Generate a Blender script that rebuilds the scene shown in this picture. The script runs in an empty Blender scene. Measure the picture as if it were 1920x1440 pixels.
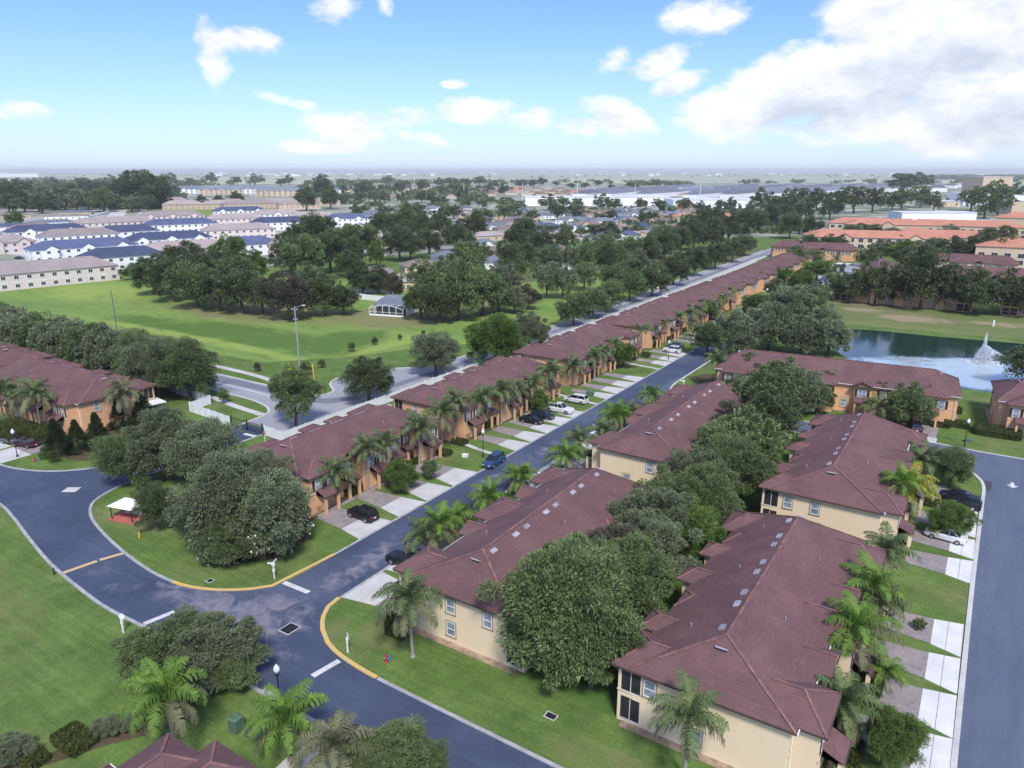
import bpy, math, random
import numpy as np
from mathutils import Vector, Matrix
from mathutils.geometry import tessellate_polygon

random.seed(11)
SC = bpy.context.scene
COL = SC.collection
R = math.radians

# ------------------------------------------------------------------ camera
FOC = 1380.0                       # focal length in photo pixels (1920 wide)
PITCH = math.atan2(399, FOC)
HEAD = R(32.9)
CAM_Z = 45.0
cam_data = bpy.data.cameras.new("camera")
cam = bpy.data.objects.new("camera", cam_data)
COL.objects.link(cam)
cam.location = (0, 0, CAM_Z)
cam.rotation_euler = (math.pi / 2 - PITCH, 0, HEAD)
cam_data.sensor_width = 36
cam_data.lens = 36 * FOC / 1920
cam_data.clip_start = 0.5
cam_data.clip_end = 90000
SC.camera = cam

# ------------------------------------------------------------------ light
SUN_EL, SUN_AZ = 50, 136           # degrees, azimuth clockwise from +Y
sun_dir = Vector((math.sin(R(SUN_AZ)) * math.cos(R(SUN_EL)), math.cos(R(SUN_AZ)) * math.cos(R(SUN_EL)), math.sin(R(SUN_EL))))
sd = bpy.data.lights.new("sun", 'SUN')
sd.energy = 1.5
sd.angle = R(12)
sd.color = (1.0, 0.94, 0.85)
sun = bpy.data.objects.new("sun", sd)
COL.objects.link(sun)
sun.rotation_euler = (-sun_dir).to_track_quat('-Z', 'Y').to_euler()
sun.location = (0, -50, 120)

SC.view_settings.view_transform = 'Standard'
SC.view_settings.look = 'None'
SC.view_settings.exposure = 1.42
SC.view_settings.gamma = 1.0
SC.view_settings.use_curve_mapping = False
SC.render.engine = 'CYCLES'
try:
    SC.cycles.use_denoising = True
    SC.cycles.max_bounces = 6
    SC.cycles.diffuse_bounces = 2
    SC.cycles.glossy_bounces = 2
    SC.cycles.transmission_bounces = 4
    SC.cycles.transparent_max_bounces = 6
    SC.cycles.volume_bounces = 0
except Exception:
    pass

FW = Vector((-math.sin(HEAD), math.cos(HEAD), 0))
RT = Vector((math.cos(HEAD), math.sin(HEAD), 0))


def ray(px, py):
    """direction of a point of the photograph, world axes"""
    a, b, c = px - 960, 720 - py, FOC
    hf = c * math.cos(PITCH) + b * math.sin(PITCH)
    up = b * math.cos(PITCH) - c * math.sin(PITCH)
    return Vector((hf * FW.x + a * RT.x, hf * FW.y + a * RT.y, up))


def gp(px, py, z=0.0):
    """surveyed ground position (metres) of a point seen in the photograph"""
    d = ray(px, py)
    t = (z - CAM_Z) / d.z
    return Vector((d.x * t, d.y * t, z))


def mpp(px, py):
    """metres per photo pixel at that ground position"""
    p = gp(px, py)
    return math.sqrt(p.x ** 2 + p.y ** 2 + CAM_Z ** 2) / FOC


# ------------------------------------------------------------------ sky
world = bpy.data.worlds.new("World")
SC.world = world
world.use_nodes = True
wn, wl = world.node_tree.nodes, world.node_tree.links
wn.clear()


def nd(nodes, typ, **kw):
    n = nodes.new(typ)
    for k, v in kw.items():
        setattr(n, k, v)
    return n


def mth(nt, op, a, b=None, c=None, clamp=False):
    n = nt.nodes.new('ShaderNodeMath')
    n.operation = op
    n.use_clamp = clamp
    for i, v in enumerate((a, b, c)):
        if v is None:
            continue
        if isinstance(v, (int, float)):
            n.inputs[i].default_value = v
        else:
            nt.links.new(v, n.inputs[i])
    return n.outputs[0]


def az_el(px, py):
    d = ray(px, py)
    h = math.hypot(d.x, d.y)
    return math.atan2(d.x, d.y), math.atan2(d.z, h)


# cloud banks: (px, py, half width, half height, strength, tilt)
CLOUDS = [
    (1700, 110, 190, 95, 1.25, 0.15), (1480, 165, 150, 70, 1.1, 0.25), (1850, 40, 150, 110, 1.2, 0), (1840, 215, 190, 70, 1.2, -0.05),
    (1640, 30, 100, 60, 1.0, 0), (1350, 205, 90, 42, 1.0, 0.1), (2050, 130, 150, 160, 1.2, 0), (1560, 235, 130, 34, .75, 0),
    (1330, 32, 75, 32, .72, 0), (1150, 118, 42, 26, .68, 0.5), (1235, 118, 80, 24, .7, 0.25), (1275, 160, 60, 24, .74, 0.35), (1160, 222, 68, 32, .78, -0.1),
    (400, 100, 34, 52, .78, -0.2), (455, 80, 72, 26, .8, 0), (1010, 222, 55, 22, .72, 0), (1085, 232, 70, 22, .72, 0.1),
    (890, 208, 78, 24, .72, 0.1), (855, 157, 28, 9, .7, 0), (640, 245, 78, 40, .76, -0.15), (560, 195, 75, 15, .7, -0.35), (760, 222, 62, 22, .7, 0.1),
    (610, 275, 95, 14, .66, 0.05), (790, 258, 58, 14, .68, -0.15), (620, 20, 60, 30, .58, 0), (725, 10, 18, 26, .55, 0), (1550, 262, 42, 10, .7, 0),
    (40, 205, 60, 22, .45, 0), (1410, 262, 50, 12, .6, 0),
]
# (px, py, half width, half height): grey undersides of the big bank
GREY = [(1600, 185, 120, 50), (1800, 110, 110, 45), (1850, 235, 170, 45), (1500, 215, 70, 35)]
wt = world.node_tree
tc = nd(wn, 'ShaderNodeTexCoord')
sep = nd(wn, 'ShaderNodeSeparateXYZ')
wl.new(tc.outputs['Generated'], sep.inputs[0])
az = mth(wt, 'ARCTAN2', sep.outputs[0], sep.outputs[1])
el = mth(wt, 'ARCSINE', sep.outputs[2])
cmb = nd(wn, 'ShaderNodeCombineXYZ')
wl.new(az, cmb.inputs[0])
wl.new(el, cmb.inputs[1])


def vmath(op, a, b=None, c=None):
    n = nd(wn, 'ShaderNodeVectorMath', operation=op)
    for i, v in enumerate((a, b, c)):
        if v is None:
            continue
        if isinstance(v, tuple):
            n.inputs[i].default_value = v
        else:
            wl.new(v, n.inputs[i])
    return n


def noise(vec, scale, detail, rough=.6, dist=0):
    n = nd(wn, 'ShaderNodeTexNoise')
    n.inputs['Scale'].default_value = scale
    n.inputs['Detail'].default_value = detail
    n.inputs['Roughness'].default_value = rough
    n.inputs['Distortion'].default_value = dist
    wl.new(vec, n.inputs['Vector'])
    return n.outputs[0]


stretched = vmath('MULTIPLY', cmb.outputs[0], (1, 1.75, 1)).outputs[0]
nfine = noise(stretched, 11, 6, .64)
nup = noise(vmath('ADD', stretched, (0.004, 0.035, 0)).outputs[0], 11, 3, .6)
nbig = noise(stretched, 3.3, 2)
SH = {}
for t in (-0.2, 0.0, 0.28):
    if t:
        c2 = nd(wn, 'ShaderNodeCombineXYZ')
        wl.new(az, c2.inputs[0])
        wl.new(mth(wt, 'SUBTRACT', el, mth(wt, 'MULTIPLY', az, t)), c2.inputs[1])
        SH[t] = c2.outputs[0]
    else:
        SH[t] = cmb.outputs[0]


def blob(cx, cy, hw, hh, t=0.0, grow=1.3):
    a0, e0 = az_el(cx, cy)
    k = 1.0 / math.hypot(FOC, cx - 960)
    wa, we = hw * k * grow, hh * k * grow
    e0 -= a0 * t
    v = vmath('MULTIPLY_ADD', SH[t], (1 / wa, 1 / we, 0), (-a0 / wa, -e0 / we, 0)).outputs[0]
    return vmath('DOT_PRODUCT', v, v).outputs['Value']


tot = None
for (cx, cy, hw, hh, st, ti) in CLOUDS:
    t = min(SH, key=lambda q: abs(q - ti))
    m = mth(wt, 'MULTIPLY_ADD', blob(cx, cy, hw, hh, t), -st, st)
    tot = m if tot is None else mth(wt, 'MAXIMUM', tot, m)
gry = None
for g_ in GREY:
    m = mth(wt, 'MULTIPLY_ADD', blob(*g_), -1.0, 1.0)
    gry = m if gry is None else mth(wt, 'MAXIMUM', gry, m)
# outside the view the same scattered cumulus goes on, from noise alone
hfar = mth(wt, 'ABSOLUTE', mth(wt, 'ADD', az, HEAD))
away = mth(wt, 'MAXIMUM', mth(wt, 'MULTIPLY', mth(wt, 'SUBTRACT', hfar, 0.62), 3.0), mth(wt, 'MULTIPLY', mth(wt, 'SUBTRACT', el, 0.30), 6.0))
away = mth(wt, 'MINIMUM', away, 1.0)
fieldn = mth(wt, 'MINIMUM', mth(wt, 'MULTIPLY', mth(wt, 'SUBTRACT', nbig, 0.42), 3.4), away)
tot = mth(wt, 'MAXIMUM', mth(wt, 'MAXIMUM', tot, fieldn), 0.0)
dens = mth(wt, 'ADD', mth(wt, 'MULTIPLY', tot, 1.05), mth(wt, 'MULTIPLY', mth(wt, 'SUBTRACT', nfine, 0.5), 2.1))
dens = mth(wt, 'MULTIPLY', mth(wt, 'SUBTRACT', dens, 0.32), 2.5, clamp=True)
dens = mth(wt, 'MULTIPLY', dens, mth(wt, 'MULTIPLY', tot, 4.0, clamp=True))
sky = nd(wn, 'ShaderNodeTexSky')
sky.sky_type = 'NISHITA'
sky.sun_disc = False
sky.sun_elevation = R(SUN_EL)
sky.sun_rotation = R(SUN_AZ)
sky.altitude = 0
sky.air_density = 1.0
sky.dust_density = 0.2
sky.ozone_density = 6.0
SKY_STR = 0.076
# the pale band of air over the horizon, all the way round
pale = nd(wn, 'ShaderNodeMixRGB')
pale.inputs[2].default_value = (3.7, 4.4, 5.1, 1)
band = mth(wt, 'POWER', 2.718, mth(wt, 'MULTIPLY', mth(wt, 'ABSOLUTE', el), -15.0))
wl.new(mth(wt, 'MULTIPLY', band, 0.78), pale.inputs[0])
tint = nd(wn, 'ShaderNodeMixRGB', blend_type='MULTIPLY')
tint.inputs[0].default_value = 1.0
tint.inputs[2].default_value = (0.62, 0.71, 0.98, 1)
wl.new(sky.outputs[0], tint.inputs[1])
wl.new(tint.outputs[0], pale.inputs[1])
lit = mth(wt, 'ADD', 0.86, mth(wt, 'MULTIPLY', mth(wt, 'SUBTRACT', nfine, nup), 2.4))
lit = mth(wt, 'SUBTRACT', lit, mth(wt, 'MULTIPLY', mth(wt, 'MAXIMUM', gry, 0.0), 0.62), clamp=True)
cl = nd(wn, 'ShaderNodeMixRGB')
cl.inputs[1].default_value = (3.3, 3.6, 4.2, 1)
cl.inputs[2].default_value = (5.5, 5.5, 5.6, 1)
wl.new(lit, cl.inputs[0])
mx = nd(wn, 'ShaderNodeMixRGB')
wl.new(mth(wt, 'MULTIPLY', dens, 0.93), mx.inputs[0])
wl.new(pale.outputs[0], mx.inputs[1])
wl.new(cl.outputs[0], mx.inputs[2])
bg = nd(wn, 'ShaderNodeBackground')
bg.inputs[1].default_value = SKY_STR
wl.new(mx.outputs[0], bg.inputs[0])
wo = nd(wn, 'ShaderNodeOutputWorld')
wl.new(bg.outputs[0], wo.inputs[0])


# ------------------------------------------------------------------ materials
def new_mat(name):
    m = bpy.data.materials.new(name)
    m.use_nodes = True
    m.node_tree.nodes.clear()
    return m


def mat(name, c1, c2=None, scale=1.0, rough=0.85, bump=0.0, bscale=None, detail=5, fine=0.12, fscale=None, spec=0.35, metallic=0.0, space='pos', c3=None, s3=0.1, objvar=0.0, stretch=None, lo=0.38, hi=0.62):
    """two-tone noise material with a finer grain over it"""
    m = new_mat(name)
    nt = m.node_tree
    N, L = nt.nodes, nt.links
    out = nd(N, 'ShaderNodeOutputMaterial')
    b = nd(N, 'ShaderNodeBsdfPrincipled')
    L.new(b.outputs[0], out.inputs[0])
    b.inputs['Roughness'].default_value = rough
    b.inputs['Metallic'].default_value = metallic
    b.inputs['Specular IOR Level'].default_value = spec
    if space == 'pos':
        src = nd(N, 'ShaderNodeNewGeometry').outputs['Position']
    else:
        src = nd(N, 'ShaderNodeTexCoord').outputs['Object']
    if stretch:
        mp = nd(N, 'ShaderNodeMapping')
        mp.inputs['Scale'].default_value = stretch
        L.new(src, mp.inputs[0])
        src = mp.outputs[0]
    c2 = c2 or tuple(x * 0.8 for x in c1)
    n = nd(N, 'ShaderNodeTexNoise')
    n.inputs['Scale'].default_value = scale
    n.inputs['Detail'].default_value = detail
    n.inputs['Roughness'].default_value = 0.6
    L.new(src, n.inputs['Vector'])
    cr = nd(N, 'ShaderNodeMapRange')
    cr.inputs[1].default_value = lo
    cr.inputs[2].default_value = hi
    L.new(n.outputs[0], cr.inputs[0])
    mixn = nd(N, 'ShaderNodeMixRGB')
    mixn.inputs[1].default_value = (*c1, 1)
    mixn.inputs[2].default_value = (*c2, 1)
    L.new(cr.outputs[0], mixn.inputs[0])
    col = mixn.outputs[0]
    if c3:
        n3 = nd(N, 'ShaderNodeTexNoise')
        n3.inputs['Scale'].default_value = s3
        n3.inputs['Detail'].default_value = 4
        L.new(src, n3.inputs['Vector'])
        r3 = nd(N, 'ShaderNodeMapRange')
        r3.inputs[1].default_value = 0.52
        r3.inputs[2].default_value = 0.72
        L.new(n3.outputs[0], r3.inputs[0])
        m3 = nd(N, 'ShaderNodeMixRGB')
        m3.inputs[2].default_value = (*c3, 1)
        L.new(r3.outputs[0], m3.inputs[0])
        L.new(col, m3.inputs[1])
        col = m3.outputs[0]
    if fine:
        nf = nd(N, 'ShaderNodeTexNoise')
        nf.inputs['Scale'].default_value = fscale or scale * 14
        nf.inputs['Detail'].default_value = 3
        L.new(src, nf.inputs['Vector'])
        v = mth(nt, 'ADD', mth(nt, 'MULTIPLY', nf.outputs[0], fine * 4), 1 - fine * 2)
        if objvar:
            oi = nd(N, 'ShaderNodeObjectInfo')
            v = mth(nt, 'MULTIPLY', v, mth(nt, 'ADD', mth(nt, 'MULTIPLY', oi.outputs['Random'], 2 * objvar), 1 - objvar))
        vm = nd(N, 'ShaderNodeVectorMath', operation='SCALE')
        L.new(col, vm.inputs[0])
        L.new(v, vm.inputs['Scale'])
        col = vm.outputs[0]
    L.new(col, b.inputs['Base Color'])
    if bump:
        nb = nd(N, 'ShaderNodeTexNoise')
        nb.inputs['Scale'].default_value = bscale or scale * 8
        nb.inputs['Detail'].default_value = 4
        L.new(src, nb.inputs['Vector'])
        bp = nd(N, 'ShaderNodeBump')
        bp.inputs['Strength'].default_value = bump
        bp.inputs['Distance'].default_value = 0.05
        L.new(nb.outputs[0], bp.inputs['Height'])
        L.new(bp.outputs[0], b.inputs['Normal'])
    return m


def leafmat(name, c1, c2, trans=0.30, objvar=0.16):
    m = new_mat(name)
    nt = m.node_tree
    N, L = nt.nodes, nt.links
    out = nd(N, 'ShaderNodeOutputMaterial')
    geo = nd(N, 'ShaderNodeNewGeometry')
    tcn = nd(N, 'ShaderNodeTexCoord')
    oi = nd(N, 'ShaderNodeObjectInfo')
    n = nd(N, 'ShaderNodeTexNoise')
    n.inputs['Scale'].default_value = 2.3
    n.inputs['Detail'].default_value = 3
    L.new(tcn.outputs['Object'], n.inputs['Vector'])
    f = mth(nt, 'ADD', mth(nt, 'MULTIPLY', geo.outputs['Random Per Island'], 0.55), mth(nt, 'SUBTRACT', mth(nt, 'MULTIPLY', n.outputs[0], 2.0), 0.78), clamp=True)
    mixn = nd(N, 'ShaderNodeMixRGB')
    mixn.inputs[1].default_value = (*c1, 1)
    mixn.inputs[2].default_value = (*c2, 1)
    L.new(f, mixn.inputs[0])
    vm = nd(N, 'ShaderNodeVectorMath', operation='SCALE')
    L.new(mixn.outputs[0], vm.inputs[0])
    L.new(mth(nt, 'ADD', mth(nt, 'MULTIPLY', oi.outputs['Random'], 2 * objvar), 1 - objvar), vm.inputs['Scale'])
    d = nd(N, 'ShaderNodeBsdfPrincipled')
    d.inputs['Roughness'].default_value = 0.6
    d.inputs['Specular IOR Level'].default_value = 0.25
    L.new(vm.outputs[0], d.inputs['Base Color'])
    t = nd(N, 'ShaderNodeBsdfTranslucent')
    L.new(vm.outputs[0], t.inputs[0])
    mxs = nd(N, 'ShaderNodeMixShader')
    mxs.inputs[0].default_value = trans
    L.new(d.outputs[0], mxs.inputs[1])
    L.new(t.outputs[0], mxs.inputs[2])
    L.new(mxs.outputs[0], out.inputs[0])
    return m


M = {}
M['grass'] = mat('lawn grass', (0.125, 0.195, 0.050), (0.090, 0.152, 0.038), scale=0.22, rough=0.95, bump=0.8, bscale=6, fine=0.20, fscale=3.4, c3=(0.165, 0.195, 0.075), s3=0.09, spec=0.1)
M['meadow'] = mat('meadow grass', (0.20, 0.30, 0.072), (0.15, 0.24, 0.06), scale=0.035, rough=0.95, bump=0.6, bscale=2, fine=0.10, fscale=0.9, c3=(0.20, 0.26, 0.07), s3=0.03, spec=0.1, stretch=(0.55, 1.5, 1))
M['shade_grass'] = mat('grass darkened for shade', (0.105, 0.19, 0.042), (0.07, 0.135, 0.034), scale=0.12, rough=0.95, bump=0.9, bscale=2, fine=0.2, fscale=1.1, spec=0.1)  # back lawn grass with the shade put into its colour
M['dry'] = mat('dry bank grass', (0.17, 0.20, 0.075), (0.10, 0.16, 0.05), scale=0.05, rough=0.95, fine=0.12, fscale=1.2, c3=(0.27, 0.21, 0.13), s3=0.05, spec=0.1, stretch=(0.5, 1.6, 1))
M['soil'] = mat('mulch and bare soil', (0.115, 0.085, 0.055), (0.075, 0.07, 0.035), scale=0.5, rough=0.95, fine=0.2, fscale=5, spec=0.1)
M['suburb'] = mat('suburban ground', (0.17, 0.21, 0.11), (0.42, 0.42, 0.40), scale=0.018, rough=0.95, fine=0.12, fscale=0.12, c3=(0.07, 0.11, 0.05), s3=0.012, spec=0.1)
M['plain'] = mat('far plain', (0.44, 0.48, 0.32), (0.31, 0.36, 0.27), scale=0.0011, rough=1.0, fine=0.1, fscale=0.01, c3=(0.20, 0.26, 0.22), s3=0.0009, spec=0.05, stretch=(0.8, 1.3, 1))
M['asphalt'] = mat('dark sealed asphalt', (0.047, 0.064, 0.112), (0.066, 0.087, 0.142), scale=0.10, rough=0.72, bump=0.15, bscale=20, fine=0.09, fscale=1.7, c3=(0.088, 0.110, 0.165), s3=0.07, spec=0.4)
M['asphalt_pale'] = mat('paler blue grey asphalt', (0.112, 0.138, 0.195), (0.088, 0.110, 0.165), scale=0.12, rough=0.75, bump=0.15, bscale=20, fine=0.08, fscale=1.2, c3=(0.14, 0.165, 0.22), s3=0.06, spec=0.4, stretch=(2.2, .6, 1))


def add_stain(m, spots, colour, nscale=0.34, bias=.56, gain=4.5, strength=.85, dist_=1.4, w=.22):
    """dusty washed-out smears lying on the road round given places"""
    nt = m.node_tree
    N, L = nt.nodes, nt.links
    b = next(n for n in N if n.type == 'BSDF_PRINCIPLED')
    src = b.inputs['Base Color'].links[0].from_socket
    pos = nd(N, 'ShaderNodeNewGeometry').outputs['Position']
    n = nd(N, 'ShaderNodeTexNoise')
    n.inputs['Scale'].default_value = nscale
    n.inputs['Detail'].default_value = 7
    n.inputs['Roughness'].default_value = 0.66
    n.inputs['Distortion'].default_value = dist_
    L.new(pos, n.inputs['Vector'])
    tot = None
    for (x, y, wx, wy, st) in spots:
        v = nd(N, 'ShaderNodeVectorMath', operation='MULTIPLY_ADD')
        L.new(pos, v.inputs[0])
        v.inputs[1].default_value = (1 / wx, 1 / wy, 0)
        v.inputs[2].default_value = (-x / wx, -y / wy, 0)
        d = nd(N, 'ShaderNodeVectorMath', operation='DOT_PRODUCT')
        L.new(v.outputs[0], d.inputs[0]); L.new(v.outputs[0], d.inputs[1])
        mk = mth(nt, 'MULTIPLY', mth(nt, 'SUBTRACT', 1.0, d.outputs['Value'], clamp=True), st)
        tot = mk if tot is None else mth(nt, 'MAXIMUM', tot, mk)
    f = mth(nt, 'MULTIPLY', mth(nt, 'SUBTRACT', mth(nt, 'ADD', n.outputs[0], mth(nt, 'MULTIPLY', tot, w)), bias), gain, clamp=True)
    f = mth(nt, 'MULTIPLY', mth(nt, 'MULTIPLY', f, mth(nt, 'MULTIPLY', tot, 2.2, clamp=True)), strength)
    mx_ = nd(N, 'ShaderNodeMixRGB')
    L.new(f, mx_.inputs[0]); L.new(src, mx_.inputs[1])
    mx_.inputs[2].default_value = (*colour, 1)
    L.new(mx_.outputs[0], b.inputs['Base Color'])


add_stain(M['asphalt'], [(-64, 40.5, 13, 3.4, 1), (-58, 43, 6, 5, .9), (-57.5, 56, 2.6, 13, .75), (-52.5, 39.5, 3, 1.6, .7), (-58, 100, 2.2, 16, .45), (-107, 42.5, 14, 3, .2), (-80, 38, 10, 2.5, .35), (-58, 84, 2.6, 6, .6)], (0.24, 0.23, 0.27))
M['asphalt_grey'] = mat('worn grey asphalt', (0.33, 0.34, 0.37), (0.28, 0.29, 0.32), scale=0.15, rough=0.9, fine=0.07, fscale=2.2)
M['concrete'] = mat('pale concrete', (0.56, 0.56, 0.55), (0.47, 0.47, 0.46), scale=0.35, rough=0.9, fine=0.06, fscale=5)
M['concrete_bright'] = mat('bright concrete', (0.70, 0.71, 0.73), (0.61, 0.62, 0.63), scale=0.3, rough=0.9, fine=0.05, fscale=5)
M['kerb'] = mat('kerb concrete', (0.42, 0.43, 0.43), (0.30, 0.31, 0.32), scale=0.9, rough=0.9, fine=0.1)
M['kerb_yellow'] = mat('worn yellow kerb paint', (0.66, 0.44, 0.12), (0.56, 0.42, 0.20), scale=0.9, rough=0.8, fine=0.1)
M['paver'] = mat('grey brick pavers', (0.30, 0.27, 0.27), (0.235, 0.215, 0.215), scale=0.9, rough=0.9, fine=0.2, fscale=4.5, c3=(0.33, 0.28, 0.25), s3=0.4)
M['paint_white'] = mat('worn white road paint', (0.66, 0.67, 0.68), (0.5, 0.51, 0.53), scale=1.5, rough=0.8, fine=0.1)
M['paint_orange'] = mat('worn orange road paint', (0.62, 0.38, 0.14), (0.55, 0.45, 0.33), scale=0.8, rough=0.8, fine=0.1)
M['redpaver'] = mat('red patio pavers', (0.50, 0.135, 0.105), (0.42, 0.12, 0.1), scale=1, rough=0.9)
M['shingle'] = mat('maroon asphalt shingles', (0.158, 0.088, 0.089), (0.130, 0.074, 0.077), scale=0.35, rough=0.92, bump=0.35, bscale=9, fine=0.13, fscale=6.5, spec=0.2, c3=(0.172, 0.101, 0.100), s3=0.2)
M['cap'] = mat('weathered ridge caps', (0.27, 0.14, 0.115), (0.165, 0.092, 0.10), scale=1.1, rough=0.9, fine=0.14, fscale=8, lo=0.40, hi=0.56)
M['cream'] = mat('cream stucco', (0.82, 0.67, 0.47), (0.79, 0.64, 0.44), scale=0.5, rough=0.92, fine=0.03, fscale=9, spec=0.2, stretch=(1, 1, 0.35))
M['orange'] = mat('orange stucco', (0.72, 0.43, 0.25), (0.68, 0.40, 0.23), scale=0.5, rough=0.92, fine=0.03, fscale=9, spec=0.2, stretch=(1, 1, 0.35))
M['trim'] = mat('pale stucco trim', (0.68, 0.52, 0.36), (0.62, 0.47, 0.33), scale=1, rough=0.9, fine=0.05)
M['fascia'] = mat('brown painted fascia', (0.10, 0.065, 0.055), None, scale=1, rough=0.7)
M['soffit'] = mat('soffit', (0.55, 0.44, 0.32), None, scale=1, rough=0.9)
M['white'] = mat('white paint', (0.80, 0.81, 0.82), (0.74, 0.75, 0.77), scale=1, rough=0.6, fine=0.03)
M['vinyl'] = mat('white vinyl fence', (0.83, 0.85, 0.88), (0.76, 0.79, 0.83), scale=0.7, rough=0.5, fine=0.03)
M['shutter'] = mat('dark brown shutter', (0.045, 0.032, 0.03), None, scale=3, rough=0.6)
M['dark'] = mat('dark interior', (0.018, 0.02, 0.026), (0.03, 0.032, 0.04), scale=1.2, rough=0.6)
M['black'] = mat('black metal', (0.02, 0.022, 0.028), None, scale=3, rough=0.45)
M['vent'] = mat('roof vent metal', (0.40, 0.37, 0.43), (0.30, 0.27, 0.32), scale=2, rough=0.6, objvar=0.25)
M['glass'] = mat('window glass', (0.16, 0.20, 0.25), (0.34, 0.40, 0.46), scale=1.4, rough=0.12, spec=0.8, fine=0.05)
M['door'] = mat('tan door', (0.60, 0.44, 0.27), None, scale=1, rough=0.7)
M['metal'] = mat('galvanised metal', (0.40, 0.42, 0.44), None, scale=2, rough=0.45, metallic=0.3)
M['lampglobe'] = mat('white lamp globe', (0.82, 0.86, 0.9), None, scale=2, rough=0.3, fine=0.02)
M['red'] = mat('red enamel', (0.45, 0.02, 0.02), None, scale=3, rough=0.4)
M['blue'] = mat('blue enamel', (0.05, 0.2, 0.45), None, scale=3, rough=0.4)
M['greenbox'] = mat('green cabinet', (0.10, 0.17, 0.12), None, scale=2, rough=0.6)
M['yellow'] = mat('yellow plastic', (0.75, 0.55, 0.04), None, scale=2, rough=0.5)
M['wood'] = mat('grey weathered pole wood', (0.21, 0.20, 0.18), (0.14, 0.13, 0.12), scale=1, rough=0.9)
M['bark'] = mat('bark', (0.115, 0.095, 0.078), (0.075, 0.062, 0.05), scale=3, rough=0.95, space='obj', bump=0.5, bscale=9)
M['palmbark'] = mat('grey palm trunk', (0.36, 0.345, 0.32), (0.25, 0.235, 0.21), scale=2, rough=0.9, space='obj', stretch=(1, 1, 7), fine=0.15, fscale=3)
M['water'] = mat('pond water', (0.012, 0.045, 0.030), (0.010, 0.032, 0.026), scale=0.05, rough=0.10, bump=0.12, bscale=1.4, spec=0.6, fine=0.02)
M['foam'] = mat('white fountain spray', (0.88, 0.91, 0.94), (0.80, 0.85, 0.90), scale=3, rough=0.8, space='obj', fine=0.05)
M['tyre'] = mat('tyre rubber', (0.02, 0.02, 0.021), None, scale=4, rough=0.85)
M['rim'] = mat('alloy rim', (0.45, 0.46, 0.48), None, scale=4, rough=0.35, metallic=0.6)
M['carglass'] = mat('car glass', (0.02, 0.025, 0.03), None, scale=2, rough=0.08, spec=0.9)
M['taillight'] = mat('tail light', (0.35, 0.02, 0.015), None, scale=2, rough=0.2)
M['headlight'] = mat('headlight', (0.75, 0.77, 0.8), None, scale=2, rough=0.15)
M['roof_navy'] = mat('navy shingles', (0.085, 0.105, 0.195), (0.065, 0.085, 0.16), scale=0.15, rough=0.9, objvar=0.25)
M['roof_taupe'] = mat('taupe shingles', (0.34, 0.29, 0.28), (0.29, 0.25, 0.245), scale=0.15, rough=0.9, objvar=0.22)
M['roof_slate'] = mat('slate shingles', (0.17, 0.19, 0.235), (0.13, 0.15, 0.19), scale=0.15, rough=0.9, objvar=0.25)
M['roof_brown'] = mat('brown shingles', (0.235, 0.185, 0.165), (0.19, 0.15, 0.135), scale=0.15, rough=0.9, objvar=0.25)
M['roof_terra'] = mat('terracotta tiles', (0.52, 0.235, 0.16), (0.44, 0.20, 0.135), scale=0.2, rough=0.85, stretch=(1, 1, 1), fine=0.12, fscale=2.5)
M['roof_white'] = mat('white membrane roof', (0.70, 0.73, 0.76), (0.60, 0.63, 0.67), scale=0.03, rough=0.8)
M['wall_white'] = mat('white siding', (0.86, 0.88, 0.90), (0.82, 0.84, 0.87), scale=0.2, rough=0.85, objvar=0.06)
M['wall_pink'] = mat('blush siding', (0.76, 0.65, 0.60), (0.70, 0.60, 0.56), scale=0.2, rough=0.85, objvar=0.08)
M['wall_tan'] = mat('tan stucco', (0.62, 0.50, 0.36), (0.56, 0.45, 0.33), scale=0.2, rough=0.85, objvar=0.12)
M['farpane'] = mat('far window', (0.035, 0.045, 0.06), None, scale=1, rough=0.2, spec=0.7)

def add_grain(m, vec, amount):
    """directional grain: shingle courses, mowing lines"""
    nt = m.node_tree
    N, L = nt.nodes, nt.links
    b = next(n for n in N if n.type == 'BSDF_PRINCIPLED')
    src = b.inputs['Base Color'].links[0].from_socket
    mp = nd(N, 'ShaderNodeMapping')
    mp.inputs['Scale'].default_value = vec
    mp.inputs['Rotation'].default_value = (0, 0, 0.35 if vec[2] == 1 else 0)
    L.new(nd(N, 'ShaderNodeNewGeometry').outputs['Position'], mp.inputs[0])
    n = nd(N, 'ShaderNodeTexNoise')
    n.inputs['Scale'].default_value = 1.0
    n.inputs['Detail'].default_value = 3
    L.new(mp.outputs[0], n.inputs['Vector'])
    vm = nd(N, 'ShaderNodeVectorMath', operation='SCALE')
    L.new(src, vm.inputs[0])
    L.new(mth(nt, 'ADD', mth(nt, 'MULTIPLY', n.outputs[0], 2 * amount), 1 - amount), vm.inputs['Scale'])
    L.new(vm.outputs[0], b.inputs['Base Color'])


add_grain(M['shingle'], (.8, .8, 26), .34)
add_grain(M['shingle'], (.13, .13, .13), .22)
add_grain(M['roof_terra'], (.5, .5, 16), .3)
add_grain(M['grass'], (.10, 1.6, 1), .30)
add_grain(M['grass'], (.9, .9, .9), .22)
add_grain(M['meadow'], (.05, .5, 1), .30)
add_grain(M['meadow'], (.45, .45, .45), .26)
add_grain(M['grass'], (.28, .28, .28), .2)
add_grain(M['asphalt'], (.06, 1.1, 1), .18)
add_grain(M['asphalt_pale'], (1.1, .06, 1), .16)
add_grain(M['concrete_bright'], (.5, .5, 1), .12)
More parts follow.
